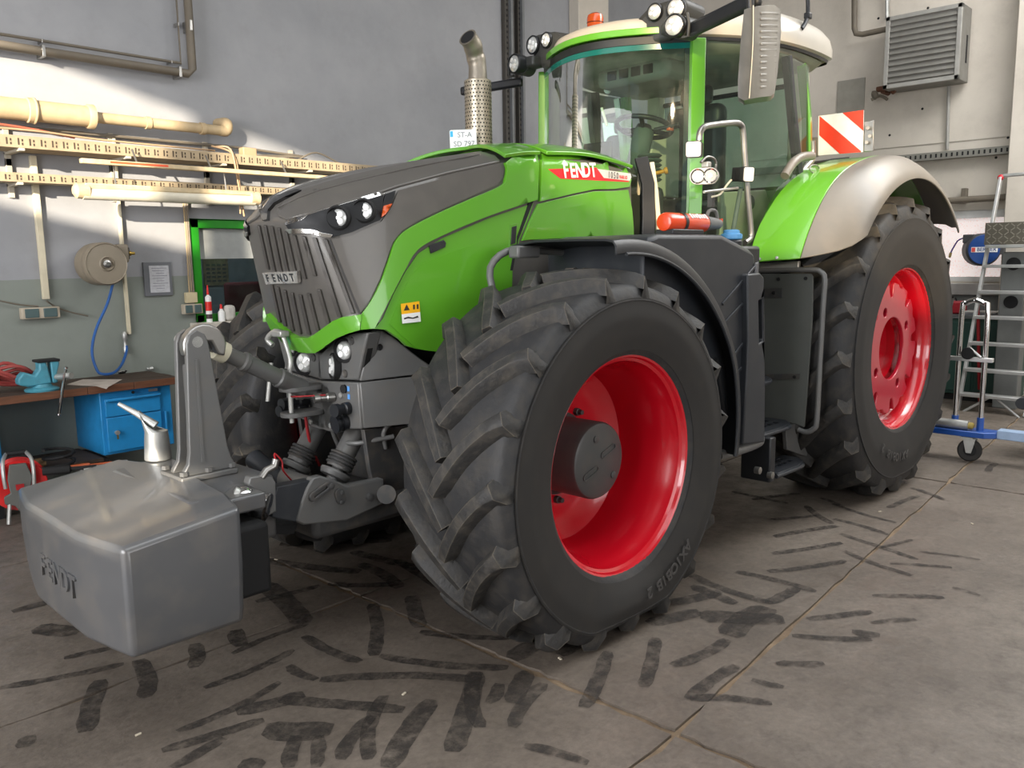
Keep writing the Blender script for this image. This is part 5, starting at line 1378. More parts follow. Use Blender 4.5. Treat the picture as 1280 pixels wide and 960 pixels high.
for sg in (1, -1):
    ap = strip('front_pillar', [(AX, sg*AY, 1.78), (AX-.01, sg*(AY+.003), 2.4), (AX-.02, sg*AY, 3.06)], .085, .06, GREEN, CAB, (.6, sg*.8, 0))
    strip('pillar_trim', [(AX+.012, sg*(AY-.07), 1.78), (AX, sg*(AY-.065), 2.4), (AX-.01, sg*(AY-.07), 3.04)], .05, .03, SEAL, CAB, (.9, sg*.4, 0))
    strip('pillar_lining', [(AX-.06, sg*(AY-.10), 1.9), (AX-.08, sg*(AY-.10), 3.0)], .06, .04, CREAM, CAB, (.8, -sg*.6, 0))
    bp = [(-2.62, sg*.83, 1.9), (-2.56, sg*.84, 2.3), (-2.45, sg*.845, 2.62), (-2.36, sg*.83, 3.05)]
    strip('door_post', bp, .055, .05, SATIN, CAB, (.1, sg, 0))
    strip('rear_pillar', [(-2.80, sg*.80, 2.30), (-2.76, sg*.80, 2.7), (-2.70, sg*.78, 3.06)], .07, .06, GREEN, CAB, (-.3, sg, 0))
    # door glass: a slightly bowed sheet between front pillar and door post
    rows = []
    for k in range(13):
        t = k/12; z = 1.80+(3.05-1.80)*t
        e = catmull([Vector(p) for p in bp], 6)
        zz = max(z, 1.9); b = min(e, key=lambda q: abs(q.z-zz))
        row = []
        for j in range(9):
            s = j/8
            x = (AX-.045)+(b.x-(AX-.045))*s; y = (AY+.01)+(abs(b.y)-(AY+.01))*s+.035*math.sin(math.pi*s)
            row.append(Vector((x, sg*y, z)))
        rows.append(row)
    MB().grid(rows).build('door_glass', GLASSD, CAB, ang=60)
    MB().grid([[Vector((-2.50, sg*.835, 2.0)), Vector((-2.78, sg*.80, 2.0))], [Vector((-2.40, sg*.83, 3.04)), Vector((-2.72, sg*.79, 3.04))]]).build('quarter_glass', GLASSD, CAB)
    strip('door_sill', [(AX-.04, sg*.67, 1.80), (-2.1, sg*.80, 1.79), (-2.6, sg*.83, 1.9)], .05, .05, BLACKP, CAB, (0, sg, 0))
# windscreen: bowed forward between the front pillars
rows = []
for k in range(15):
    z = 1.80+(3.06-1.80)*k/14
    rows.append([Vector((AX-.0+.30*math.cos(math.pi/2*(-1+2*j/16))*1.0-.02*(k/14), (AY-.05)*(-1+2*j/16), z)) for j in range(17)])
MB().grid(rows).build('windscreen', GLASS, CAB, ang=60)
top = [r for r in rows[-1]]
def xw(y): return AX+.30*math.cos(math.pi/2*y/(AY-.05))
strip('windscreen_tint', [p+Vector((.004, 0, -.03)) for p in top], .045, .004, mat('tint_teal', (16, 96, 88), .2, coat=.5), CAB, (1, 0, .0))
strip('windscreen_seal', [p+Vector((.006, 0, .005)) for p in top], .05, .03, SEAL, CAB, (1, 0, 0))
strip('roof_green_trim', [p+Vector((.03, 0, .055)) for p in top], .04, .06, GREEN, CAB, (1, 0, 0))
bot = rows[0]
strip('firewall', [p+Vector((-.02, 0, -.02)) for p in bot], .3, .03, BLACKP, CAB, (1, 0, 0))
# dark cowl and cream dash side that show between hood and windscreen
strip('cowl', [(-1.27, .44, 2.36), (-1.26, .50, 2.2), (-1.24, .52, 2.0), (-1.23, .52, 1.78)], .08, .03, BLACKP, CAB, (.6, .8, 0))
strip('cowl_trim', [(-1.31, .49, 2.33), (-1.30, .53, 2.15), (-1.29, .56, 1.95), (-1.29, .56, 1.80)], .028, .03, CREAM, CAB, (.6, .8, 0))
MB().box2((-1.5, -.50, 1.76), (-1.32, .47, 2.2)).build('dash_wall', mat('dash_dark', (44, 52, 48), .6), CAB, bevel=.05)
# roof
def roof_loop(z, inset, k=1.0):
    pts = [(-1.26, .0), (-1.30, .22), (-1.40, .38), (-1.58, .50), (-1.78, .66), (-2.05, .80), (-2.4, .87), (-2.85, .86), (-3.02, .78), (-3.06, .4), (-3.06, 0)]
    cx, cy = -2.2, 0
    full = pts+[(x, -y) for x, y in pts[-2:0:-1]]
    return [Vector((cx+(x-cx)*(1-inset), y*(1-inset), (3.16+(z-3.16)*(1-.62*min(1, max(0, (x+2.3)/.8)))) if z > 3.16 else z)) for x, y in catmull_2d(full)]
def catmull_2d(pts):
    c = catmull([Vector((x, y, 0)) for x, y in pts], 4, True)
    return [(p.x, p.y) for p in c]
rows = [roof_loop(3.10, .03), roof_loop(3.115, .0), roof_loop(3.17, .0), roof_loop(3.24, .02), roof_loop(3.30, .07), roof_loop(3.335, .16), roof_loop(3.35, .4), roof_loop(3.355, .8)]
mb = MB(); mb.grid(rows, True); n = len(rows[0])
mb.f.append([7*n+i for i in range(n)]); mb.f.append(list(range(n)))
RF = mb.build('cab_roof', ROOFW, CAB, ang=40)
MB().grid([[p*1.0 for p in roof_loop(3.085, .03)], [p for p in roof_loop(3.112, .02)]], True).build('roof_seam', BLACKP, RF)
hl_ = MB(); q = roof_loop(3.04, .12); hl_.grid([roof_loop(3.09, .06), q], True); hl_.f.append([len(q)+i for i in range(len(q))]); hl_.build('headliner', mat('headliner', (150, 150, 138), .8), RF, ang=50)
MB().box2((-2.15, -.30, 2.92), (-1.75, .30, 3.05)).build('roof_console', mat('console_grey', (128, 130, 120), .6), RF, bevel=.04)
for k in range(4):
    MB().box((-1.748, -.16+.10*k, 2.99), (.01, .075, .06)).build('air_vent', DARK, RF, bevel=.003)
MB().lathe([(.03, 0), (.022, .01), (.0001, .012)], 14, frame_mat((-1.9, -.32, 2.94), (1, 0, -.5)), False).build('map_lamp', WHITE, RF)
# beacon on the far side of the roof
bq = PT(744, 27, 'y', -.62)
bc = MB().lathe([(.055, -.12), (.055, -.02), (.065, -.01)], 20, Matrix.Translation(bq)).build('beacon_base', BLACKP, RF)
MB().lathe([(.06, -.05), (.062, .02), (.055, .045), (.03, .06), (.0001, .062)], 20, Matrix.Translation(bq), False).build('beacon_lens', ORANGE, RF)
# lamp pods at the roof corners and lamps on the pillars
def pod_lamp(c, d, r, parent, depth=.10, cell=4):
    MM = frame_mat(Vector(c), d, (0, 0, 1))
    b = MB().lathe([(r*.55, -depth), (r*.95, -depth*.55), (r*1.2, -.01), (r*1.22, .012), (r*1.1, .02), (r*1.02, .006), (.0001, .002)], 26, MM, False).build('roof_lamp', BLACKP, parent, ang=40)
    MB().lathe([(r*1.0, .002), (r, .012), (r*.7, .022), (.0001, .026)], 22, MM, False).build('lamp_lens', LENS, b, ang=50)
    for k in range(cell):
        a = 2*math.pi*k/cell+.4
        MB().lathe([(r*.28, .018), (r*.26, .025), (.0001, .027)], 10, MM @ Matrix.Translation((r*.45*math.cos(a), r*.45*math.sin(a), 0)), False).build('lamp_cell', WHITE, b)
    return b
PODG = mat('pod_charcoal', (52, 53, 52), .5)
for sg in (1, -1):
    f = Vector((1, .12*sg, -.04)).normalized()
    podl = [(-.23, -.10), (-.20, .02), (-.10, .085), (.10, .10), (.15, .06), (.12, -.02), (.02, -.13), (-.12, -.15)]
    pc_ = Vector((-1.57, sg*.48, 3.19))
    MM = frame_mat(pc_, f, (0, sg, 0))
    pts = podl if sg > 0 else podl
    mbp = MB(); 
    # extruded pod, local x outward, local y up or down depending on side
    yy = 1 if MM.to_3x3().col[1].z > 0 else -1
    mbp.prism([[(x, yy*y) for x, y in pts]], .16, MM, None, -.12)
    pod = mbp.build('lamp_pod', PODG, RF, bevel=.03, seg=3)
    for (dx, dy, r) in ((.08, .03, .052), (-.06, .035, .043)):
        cc = MM @ Vector((dx, yy*dy, .165))
        pod_lamp(cc, f, r, pod, .05)
    cc = Vector((-1.30, sg*.645, 3.085))
    b = pod_lamp(cc, Vector((1, .15*sg, -.02)), .055, pod, .16)
    MB().cyl(cc-Vector((.16, -.02*sg, 0)), cc-Vector((.05, 0, 0)), .062, .066, 22).build('lamp_housing', PODG, b)
    MB().box(cc-Vector((.10, .06*sg, -.01)), (.12, .14, .07)).build('lamp_bracket', PODG, b, bevel=.015)
    rod('bracket_loop', [cc+Vector((-.02, .07*sg, .06)), cc+Vector((-.02, .085*sg, .0)), cc+Vector((-.02, .08*sg, -.07)), cc+Vector((-.02, .04*sg, -.07))], .010, PODG, b)
# near mirror with its arm
m0 = Vector((-1.40, .66, 3.06)); mt = PT(945, 8, 'y', 1.28)
arm = bar('mirror_arm', m0, mt+Vector((0, .02, .04)), .05, .085, BLACKP, CAB, .02, (0, 0, 1))
rod('mirror_rod', [PT(937, -12, 'y', 1.28), PT(938, 10, 'y', 1.28)], .02, BLACKP, arm)
mo = [(930, 14), (968, 8.5), (976, 12), (976.5, 40), (972, 90), (968, 117), (963, 122), (930, 127), (922.5, 122), (922.5, 100), (926, 50)]
MIRG = mat('mirror_grey', (120, 120, 118), .35, .5, .08, 5, dust=.2, dustc=(170, 168, 160))
mir = MB()
V, F = cdt([densify(mo, 6)], 8)
topv = []; botv = []
for (x, y) in V:
    p = PT(x, y, 'y', 1.28); 
    dx = (x-949)/27; 
    topv.append(p+Vector((.05*(1-dx*dx)+.0, .03*(1-dx*dx), 0))); botv.append(p+Vector((-.09, -.05, 0)))
mir.sheet(topv, F, botv)
MIR = mir.build('mirror', MIRG, arm, bevel=.012, seg=3, ang=50)
for k in range(13):
    y = 20+7.6*k
    a = PT(950, y+.6, 'y', 1.28)+Vector((.052, .032, 0)); b = PT(972-.4*k, y-2, 'y', 1.28)+Vector((.012, .010, 0))
    bar('mirror_rib', a, b, .006, .012, MIRG, MIR, .002)
rod('mirror_seam', [PT(941, 11, 'y', 1.28)+Vector((.05, .03, 0)), PT(940.5, 60, 'y', 1.28)+Vector((.05, .03, 0)), PT(936, 125, 'y', 1.28)+Vector((.04, .025, 0))], .004, MIRG, MIR, 6, 4)
# far mirror arm
bar('mirror_arm', (-1.42, -.70, 2.99), (-1.30, -1.20, 2.98), .05, .06, BLACKP, CAB, .015, (0, 0, 1))
# aerials, rear corner lamp
rod('aerial', [PT(1009, -10, 'y', .86), PT(1010, 20, 'y', .86), PT(1002, 36, 'y', .86)], .014, BLACKP, RF, 8, 2)
MB().box(PT(1010, 20, 'y', .86), (.05, .04, .04)).build('aerial_clamp', BLACKP, RF, bevel=.008)
rr = PT(1024, 60, 'y', .80)
MB().lathe([(.03, -.14), (.055, -.08), (.06, 0), (.05, .02), (.0001, .02)], 18, frame_mat(rr, (-.8, .5, -.35)), False).build('rear_lamp', BLACKP, RF)
# ---- cab interior
INT = mat('interior_green_grey', (66, 84, 74), .7)
st = MB().tube([Vector((0, 0, 0))+Vector((.19*math.cos(2*math.pi*k/28), .19*math.sin(2*math.pi*k/28), 0)) for k in range(28)], .017, 10, closed=True)
tilt = Matrix.Translation(PT(805, 159, 'y', .02)) @ Matrix.Rotation(rad(-16), 4, 'Y')
swp = PT(805, 159, 'y', .02)
for i in range(len(st.v)): st.v[i] = tilt @ st.v[i]
sw = st.build('steering_wheel', BLACKP, CAB, ang=60)
for k in range(3):
    a = 2*math.pi*k/3+.5
    rod('wheel_spoke', [tilt @ Vector((0, 0, -.02)), tilt @ Vector((.18*math.cos(a), .18*math.sin(a), 0))], .016, BLACKP, sw)
MB().lathe([(.05, -.05), (.06, -.02), (.05, .01), (.0001, .012)], 18, tilt, False).build('wheel_hub', BLACKP, sw)
rod('steering_column', [swp+Vector((0, 0, -.03)), swp+Vector((.10, 0, -.30)), Vector((-1.62, .02, 1.85))], .07, INT, CAB, 14)
MB().box(swp+Vector((-.02, .20, -.03)), (.05, .03, .03)).build('column_switch', ORANGE, CAB, bevel=.006)
rod('indicator_stalk', [swp+Vector((.02, .1, -.03)), swp+Vector((-.02, .27, -.01))], .013, BLACKP, CAB)
dash = MB().sphere((0, 0, 0), 1, 18, (.16, .26, .13)); 
for i in range(len(dash.v)): dash.v[i] = dash.v[i]+Vector((-1.62, -.12, 2.30))
dash.build('instrument_hood', mat('dash_speckle', (60, 60, 56), .8, 0, .6, 90), CAB, ang=60)
dp = PT(752, 150, 'y', -.15)
rod('wiper_arm', [dp+Vector((0, 0, .08)), dp+Vector((-.02, .03, -.04))], .010, WHITE, CAB)
seat = MB(); seat.box2((-2.55, -.25, 2.02), (-2.02, .25, 2.16)); sc_ = seat.build('seat', BLACKP, CAB, bevel=.05, seg=3)
MB().box((-2.56, 0, 2.50), (.14, .48, .72)).build('seat_back', BLACKP, sc_, bevel=.06, seg=3)
MB().box((-2.56, 0, 2.93), (.09, .26, .14)).build('head_rest', BLACKP, sc_, bevel=.04, seg=3)
MB().cyl((-2.3, 0, 1.76), (-2.3, 0, 2.03), .20, .24, 20).build('seat_base', INT, sc_)
MB().box((-2.2, -.36, 2.26), (.5, .14, .10)).build('arm_rest', INT, sc_, bevel=.03)
tm = MB().box((-1.92, -.42, 2.50), (.03, .26, .18)).build('terminal_screen', BLACKP, CAB, bevel=.01)
MB().box2((-2.9, -.74, 1.76), (-1.8, -.46, 2.15)).build('side_console', INT, CAB, bevel=.04)
# lower left of the cab: cream inner wall, bellows, orange knob
cw = plate('door_inner_wall', [(903, 240), (958, 237), (965, 262), (940, 304), (900, 306)], 'y', .50, .04, CREAM, CAB, False, bevel=.01)
plate('speaker_oval', [(939+4.5*math.cos(t), 253+9*math.sin(t)) for t in [k*math.pi/8 for k in range(16)]], 'y', .515, .01, INT, cw, False, bevel=0)
plate('rear_inner_wall', [(820, 165), (850, 160), (860, 168), (862, 250), (826, 245), (812, 200)], 'y', -.10, .05, CREAM, CAB, False, bevel=.01)
for k in range(6):
    p = PT(812, 195+6*k, 'y', .12)
    MB().lathe([(.07, -.012), (.085, 0), (.07, .012)], 18, Matrix.Translation(p)).build('bellows_ring', INT, CAB)
kp = PT(826, 215, 'y', .35)
MB().lathe([(.012, -.06), (.012, .02), (.022, .025), (.022, .045), (.0001, .047)], 14, frame_mat(kp, (-.5, .8, .2)), False).build('orange_knob', mat('knob_orange', (240, 160, 20), .4), CAB)
plate('footwell_panel', [(802, 205), (812, 222), (824, 238), (823, 262), (812, 272), (806, 262), (800, 240)], 'y', .40, .03, CREAM, CAB, False, bevel=.01)
MB().box2((-1.95, .0, 1.76), (-1.45, .42, 1.95)).build('pedal_box', INT, CAB, bevel=.04)
# rear window frame of the cab
fr = [(-2.98, -.60, 2.25), (-2.98, .60, 2.25), (-2.96, .58, 2.98), (-2.96, -.58, 2.98)]
MB().tube(fr, .022, 8, closed=True).build('rear_window_frame', DARK, CAB)
MB().grid([[Vector(fr[0]), Vector(fr[1])], [Vector(fr[3]), Vector(fr[2])]]).build('rear_window', GLASSD, CAB)
MB().box2((-3.0, -.76, 1.76), (-2.94, .76, 2.24)).build('rear_wall', mat('cab_rear', (150, 150, 132), .7), CAB, bevel=.01)
for sg in (1, -1):
    MB().box2((-2.98, sg*.56, 2.2), (-2.88, sg*.68, 3.06)).build('rear_corner_lining', CREAM, CAB, bevel=.02)
# ---- grab rail and lamps by the door
rail = [PT(p[0], p[1], 'y', 1.0) for p in ((874, 176), (875, 166), (880, 159), (890, 156.5), (916, 153.5), (925, 155.5), (928.5, 164), (931, 200), (935, 250), (938.5, 288), (937.5, 298), (931, 303.5))]
GR = rod('grab_rail', rail, .018, STEEL, CAB, 10, 4)
rod('rail_inner_tube', [PT(926, 235, 'y', .95), PT(916, 290, 'y', .95)], .014, INT, GR)
p = PT(868, 187, 'y', 1.04)
MM = frame_mat(p, Vector((.90, .42, -.05)), (0, 0, 1))
led = MB().prism([rrect(.085, .085, .014)], .03, MM).build('square_lamp', BLACKP, GR, bevel=.004)
MB().prism([rrect(.076, .076, .012)], .008, MM @ Matrix.Translation((0, 0, .03))).build('lamp_face', WHITE, led, bevel=.002)
for k in range(4):
    MB().prism([rrect(.080, .080, .012)], .005, MM @ Matrix.Translation((0, 0, -.012-.012*k))).build('cooling_fin', BLACKP, led)
p = PT(880, 220, 'y', 1.05)
MM = frame_mat(p, Vector((.88, .46, -.05)), (0, 0, 1)) @ Matrix.Rotation(rad(90), 4, 'Z')
ov = MB().prism([stadium(.068, .044, 12)], .05, MM @ Matrix.Translation((0, 0, -.05))).build('oval_lamp', STEEL, GR, bevel=.012)
for s in (-1, 1):
    lp = MB().lathe([(.040, .0), (.038, .006), (.020, -.010), (.0001, -.012)], 22, MM @ Matrix.Translation((s*.033, 0, .001)), False).build('lamp_bowl', CHROME, ov)
    MB().lathe([(.016, 0), (.012, .012), (.0001, .014)], 12, MM @ Matrix.Translation((s*.033, 0, -.008)), False).build('lamp_bulb', WHITE, ov)
rod('lamp_bracket', [PT(876, 203, 'y', 1.02), PT(884, 196, 'y', 1.02), PT(893, 199, 'y', 1.02), PT(895, 208, 'y', 1.02), PT(891, 216, 'y', 1.02)], .007, STEEL, GR, 8, 3)
MB().box(PT(883, 206, 'y', 1.03), (.04, .04, .03)).build('bracket_block', ZINC, GR, bevel=.004)
p = PT(931, 218, 'y', 1.03)
MM = frame_mat(p, Vector((.35, .93, -.08)), (0, 0, 1))
led2 = MB().prism([rrect(.085, .075, .012)], .03, MM).build('square_lamp', BLACKP, GR, bevel=.004)
MB().prism([rrect(.078, .068, .012)], .008, MM @ Matrix.Translation((0, 0, .03))).build('lamp_face', WHITE, led2, bevel=.002)
for k in range(6):
    MB().prism([rrect(.080, .070, .01)], .006, MM @ Matrix.Translation((0, 0, -.012-.012*k))).build('cooling_fin', BLACKP, led2)
rod('lamp_stay', [PT(880, 240, 'y', 1.0), PT(905, 237, 'y', 1.0), PT(922, 235, 'y', 1.0)], .008, ZINC, GR)
rod('lamp_cable', [PT(890, 246, 'y', 1.0), PT(900, 243, 'y', 1.0), PT(908, 232, 'y', 1.0), PT(914, 225, 'y', 1.0)], .006, CREAM, GR, 8, 4)
MB().box(PT(889, 250, 'y', .95), (.03, .03, .08)).build('rail_bracket', FRAMEG, GR)
# ---- exhaust
EB = PT(599, 192, 'y', -.60); ET = PT(594.5, 101, 'y', -.60)
hgt = ET.z-EB.z+.25; ex0 = Vector((EB.x, -.60, EB.z-.25)); Re = .088
EXM = mat('exhaust_stainless', (178, 168, 150), .38, .75, .08, 6)
mb = MB(); nseg = 40; nrow = 42
mb.lathe([(Re, 0), (Re, hgt), (Re-.01, hgt+.006), (.06, hgt+.008)], 40, Matrix.Translation(ex0))
EX = mb.build('exhaust_shield', EXM, TR, ang=40)
holes = MB()
hm = Vector
for r in range(int(hgt/.0235)):
    for k in range(26):
        a = 2*math.pi*(k+(.5 if r % 2 else 0))/26
        c = ex0+Vector(((Re+.0008)*math.cos(a), (Re+.0008)*math.sin(a), .012+r*.0235))
        nn = Vector((math.cos(a), math.sin(a), 0)); t = Vector((-math.sin(a), math.cos(a), 0)); s = .0046
        b = len(holes.v)
        holes.v += [c-t*s-Vector((0, 0, s)), c+t*s-Vector((0, 0, s)), c+t*s+Vector((0, 0, s)), c-t*s+Vector((0, 0, s))]
        holes.f.append([b, b+1, b+2, b+3])
ho = holes.build('perforation', DARK, EX, smooth=False, kind='stuff')
pp = [ex0+Vector((0, 0, hgt-.03)), ex0+Vector((0, 0, hgt+.10)), ex0+Vector((.02, 0, hgt+.16)), ex0+Vector((.06, .02, hgt+.215)), ex0+Vector((.11, .03, hgt+.25))]
cc = catmull(pp, 5)
mb = MB(); mb.tube(cc, .062, 20, rs=[.060+.002*math.sin(i) for i in range(len(cc))])
EP = mb.build('exhaust_pipe', mat('exhaust_steel', (146, 138, 126), .45, .7, .12, 8), EX, ang=50)
MB().lathe([(.050, 0), (.0001, .001)], 20, frame_mat(cc[-1]+(cc[-1]-cc[-2]).normalized()*.002, cc[-1]-cc[-2]), False).build('pipe_mouth', DARK, EP)
# number plate on the hood in front of the exhaust
npm = [PT(p[0], p[1], 'y', -.52) for p in ((564.5, 165.5), (592.5, 161), (593, 184.5), (565.5, 189))]
ctr = sum(npm, Vector())/4; xd = (npm[1]-npm[0]).normalized()
nrm = Vector((.70, .70, 0)); xd = Vector((-.70, .70, .02)).normalized()
wv = .17; hv = .125
MM = frame_mat(ctr, nrm, xd)
npl = MB().prism([rrect(wv, hv, .012)], .006, MM).build('number_plate', WHITE, TR, bevel=.002)
INKG = mat('plate_ink', (120, 122, 128), .5)
MB().prism([[(-wv/2+.004, .02), (-wv/2+.022, .02), (-wv/2+.022, .055), (-wv/2+.004, .055)]], .0012, MM @ Matrix.Translation((0, 0, .006))).build('plate_blue_band', mat('plate_blue', (60, 170, 220), .4), npl)
text_mesh('plate_text', 'ST-A', .045, MM @ Matrix.Translation((.01, .03, .0065)), INKG, npl, .0006)
text_mesh('plate_text', 'SD 797', .045, MM @ Matrix.Translation((.005, -.025, .0065)), INKG, npl, .0006)
MB().box(ctr-nrm*.03-Vector((0, 0, .07)), (.05, .05, .08)).build('plate_stay', BLACKP, npl)
# ---- warning board behind the mudguard
WX = -3.05
wb = plate('warning_board', [(1023, 145), (1079.5, 137.5), (1078.5, 190), (1022.5, 194.5)], 'x', WX, .008, mat('board_white', (240, 240, 238), .35), TR, False, bevel=.001)
BR = mat('board_red', (226, 62, 38), .35)
for tri in ([(1053, 141), (1079.5, 137.5), (1079, 163.5)], [(1024.3, 146), (1024, 169), (1049.5, 192.3), (1076, 190.2), (1076.5, 189), (1024.6, 145)]):
    plate('red_stripe', tri, 'x', WX+.0025, .002, BR, wb, False, bevel=0)
plate('board_bracket', [(1079, 152), (1092, 150), (1091.5, 189), (1079, 190)], 'x', WX-.02, .012, STEEL, wb, False)
plate('board_bracket', [(1014, 172), (1023, 171), (1023, 196), (1014, 197)], 'x', WX-.02, .012, STEEL, wb, False)
for (px, py) in ((1085, 160), (1087, 170), (1083, 178)):
    rod('wing_bolt', [PT(px, py, 'x', WX-.02), PT(px, py, 'x', WX+.02)], .012, STEEL, wb, 8)
pp = [(1015, 176), (1016, 197), (1012, 204), (1003, 214), (1000, 222)]
rod('board_post', [PT(p[0], p[1], 'y', .80) for p in pp], .022, STEEL, wb, 10, 2)
rod('door_handle', [PT(p[0], p[1], 'y', .90) for p in ((1015, 195), (1003, 196), (993, 202), (985, 213), (981, 220))], .03, FENDGREY, CAB, 10, 3)
plate('mudguard_shelf', [(1016, 203), (1062, 196), (1062, 201), (1040, 205), (1016, 208)], 'y', .80, .12, DARK, TR, False)
MB().tube([PT(1018+6*math.cos(k*math.pi/6), 211+5*math.sin(k*math.pi/6), 'y', .92) for k in range(12)], .005, 6, closed=True).build('lynch_ring', STEEL, wb)
# ================================================================ front weight (hung on the linkage)
FWT = thing('front_weight', 'grey cast block weight with embossed lettering hung on the tractor front linkage', 'weight', (0, 0, 0), -WY)
def wsec(z, k):
    # plan outline at height z; k shrinks towards the bottom
    half = [(2.045, .0), (2.045, .30), (1.99, .60), (1.55, .60), (1.50, .45)]
    return [(x, y) for x, y in half]
rows = []
plan = [(2.045, -.30), (2.047, 0), (2.045, .30), (2.018, .46), (1.99, .605), (1.77, .605), (1.545, .605), (1.50, .42), (1.47, 0), (1.50, -.42), (1.545, -.605), (1.77, -.605), (1.99, -.605), (2.018, -.46)]
def zt(x, y): return .775+(2.04-x)*.12+.012*(1-abs(y)/.6)
for (zf, sx, sy, dx) in ((.36, .97, .90, 0), (.42, .985, .95, 0), (.60, 1, 1, 0), (None, 1, 1, 0)):
    row = []
    for (x, y) in plan:
        z = zf if zf is not None else zt(x, y)
        yy = y*(sy if y < 0 else (1-(1-sy)*.35))
        row.append(Vector((1.77+(x-1.77)*sx, yy, z)))
    rows.append(row)
mb = MB(); mb.grid(rows, True); n = len(plan)
mb.f.append(list(range(n)))
# top cap as a fan of strips so that it can slope
c0 = len(mb.v); mb.v.append(Vector((1.77, 0, zt(1.77, 0))))
for i in range(n): mb.f.append([3*n+i, 3*n+(i+1) % n, c0])
WB = mb.build('weight_block', WEIGHTG, FWT, bevel=.022, seg=3, ang=40)
tng = MB().prism([[(1.66, -.40), (1.66, .40), (1.56, .43), (1.46, .36), (1.40, .30), (1.20, .26), (1.20, -.26), (1.40, -.30), (1.46, -.36), (1.56, -.43)]], .832, None, None, .55).build('weight_tongue', WEIGHTG, FWT, bevel=.02, seg=3)
for sg in (1, -1):
    MB().box2((1.36, sg*.27, .76), (1.52, sg*.47, .83)).build('pin_ear', WEIGHTG, FWT, bevel=.01)
MB().box2((1.38, -.45, .42), (1.53, .52, .72)).build('weight_core', DARK, FWT, bevel=.02)
# embossed name on the front face, low on the centre
fx = 2.0
for i, ch in enumerate('FENDT'):
    y = -.115+.085*i
    MM = frame_mat((2.0445, y, .555), (1, 0, 0.03), (0, 1, 0))
    text_mesh('embossed_letter', ch, .125, MM, WEIGHTG, WB, .009, .02)
# tower
TZ = .832
tb = MB().box2((1.29, -.115, TZ), (1.55, .105, TZ+.026)).build('tower_base', DKGREY, FWT, bevel=.006)
for (x, y) in ((1.31, -.095), (1.31, .085), (1.53, -.095), (1.53, .085), (1.42, .088), (1.42, -.098)):
    MB().lathe([(.018, 0), (.018, .018), (.0001, .018)], 6, Matrix.Translation((x, y, TZ+.03)), False).build('base_bolt', DKGREY, tb)
for y in (-.07, .03):
    side = [(1.535, 0), (1.53, .02), (1.508, .05), (1.50, .10), (1.478, .57), (1.465, .605), (1.43, .625), (1.395, .605), (1.382, .57), (1.325, .10), (1.312, .05), (1.295, .02), (1.295, 0)]
    ts = MB().prism([side], .03, frame_mat((0, y+.03, TZ+.026), (0, 1, 0), (1, 0, 0)) @ Matrix.Scale(-1, 4, (0, 1, 0))).build('tower_cheek', DKGREY, FWT, bevel=.005)
    if y > 0:
        MB().prism([[(1.452, .05), (1.448, .5), (1.438, .5), (1.44, .05)]], .006, frame_mat((0, y+.06, TZ+.026), (0, 1, 0), (1, 0, 0)) @ Matrix.Scale(-1, 4, (0, 1, 0))).build('cheek_rib', DKGREY, ts)
MB().box2((1.35, -.045, TZ+.026), (1.46, .035, TZ+.50)).build('tower_web', DKGREY, FWT, bevel=.01)
MB().cyl((1.43, -.09, TZ+.60), (1.43, .09, TZ+.60), .024, n=16).build('tower_pin', ZINC, FWT)
# ================================================================ back end of the hall
def K(px, py, off): return PR(px, py, 'x', WBX+off)
hx0 = -8.0
ha = PR(1108, 22, 'x', hx0); hb_ = PR(1204, 3, 'x', hx0); hcz = PR(1104, 112, 'x', hx0).z
HW = hb_.y-ha.y; HH = ha.z-hcz
HT = thing('fan_heater', 'grey wall heater with louvred front high on the back wall', 'heater', (hx0, (ha.y+hb_.y)/2, hcz))
HG = mat('heater_grey', (132, 130, 124), .5, .3, .08, 6, dust=.2)
mb = MB(); mb.box2((WBX+.04, -HW/2, 0), (0+hx0-.02, HW/2, HH)); mb.v = [p-Vector((hx0, 0, 0)) for p in mb.v]
mb.build('heater_body', HG, HT, bevel=.008)
for a, b in (((-HW/2, 0), (HW/2, .05)), ((-HW/2, HH-.05), (HW/2, HH)), ((-HW/2, 0), (-HW/2+.05, HH)), ((HW/2-.05, 0), (HW/2, HH))):
    MB().box2((-.03, a[0], a[1]), (.012, b[0], b[1])).build('heater_frame', mat('heater_rim', (160, 158, 152), .45, .4), HT, bevel=.004)
MB().box2((-.06, -HW/2+.05, .05), (-.04, HW/2-.05, HH-.05)).build('heater_core', DARK, HT)
ns = 11
for k in range(ns):
    z = .06+(HH-.12)*(k+.5)/ns
    MB().box((0, 0, 0), (.012, HW-.10, (HH-.12)/ns*.95), Matrix.Translation((-.012, 0, z)) @ Matrix.Rotation(math.radians(-32), 4, 'Y')).build('louvre', HG, HT, bevel=.002)
MB().box2((-.25, HW/2, HH*.25), (-.21, HW/2+.006, HH*.62)).build('side_slot', DARK, HT)
MB().box2((-.40, -HW/2+.1, HH-.02), (-.1, HW/2-.1, HH+.02)).build('heater_mount', HG, HT)
MB().tube([K(1068, -60, .15), K(1068, 36, .15), K(1070, 42, .15), K(1078, 43, .15), K(1110, 36, .15)], .035, 10, 0).build('heating_pipe', PIPED, label='angled pipe feeding the grey wall heater', cat='pipe', ang=50)
MB().tube([K(1109, -60, .06), K(1109, 24, .06)], .025, 8).build('conduit', ZINC, label='vertical pipe above the grey wall heater', cat='pipe')
MB().tube([K(1186, 108, .04), K(1184, 187, .04)], .02, 8).build('conduit', mat('conduit_grey', (150, 148, 142), .5), label='thin conduit from the heater down to the cable tray on the back wall', cat='conduit')
VA = thing('heater_valve', 'rusty pipe valve beneath the grey wall heater', 'valve', tuple(K(1098, 118, .2)))
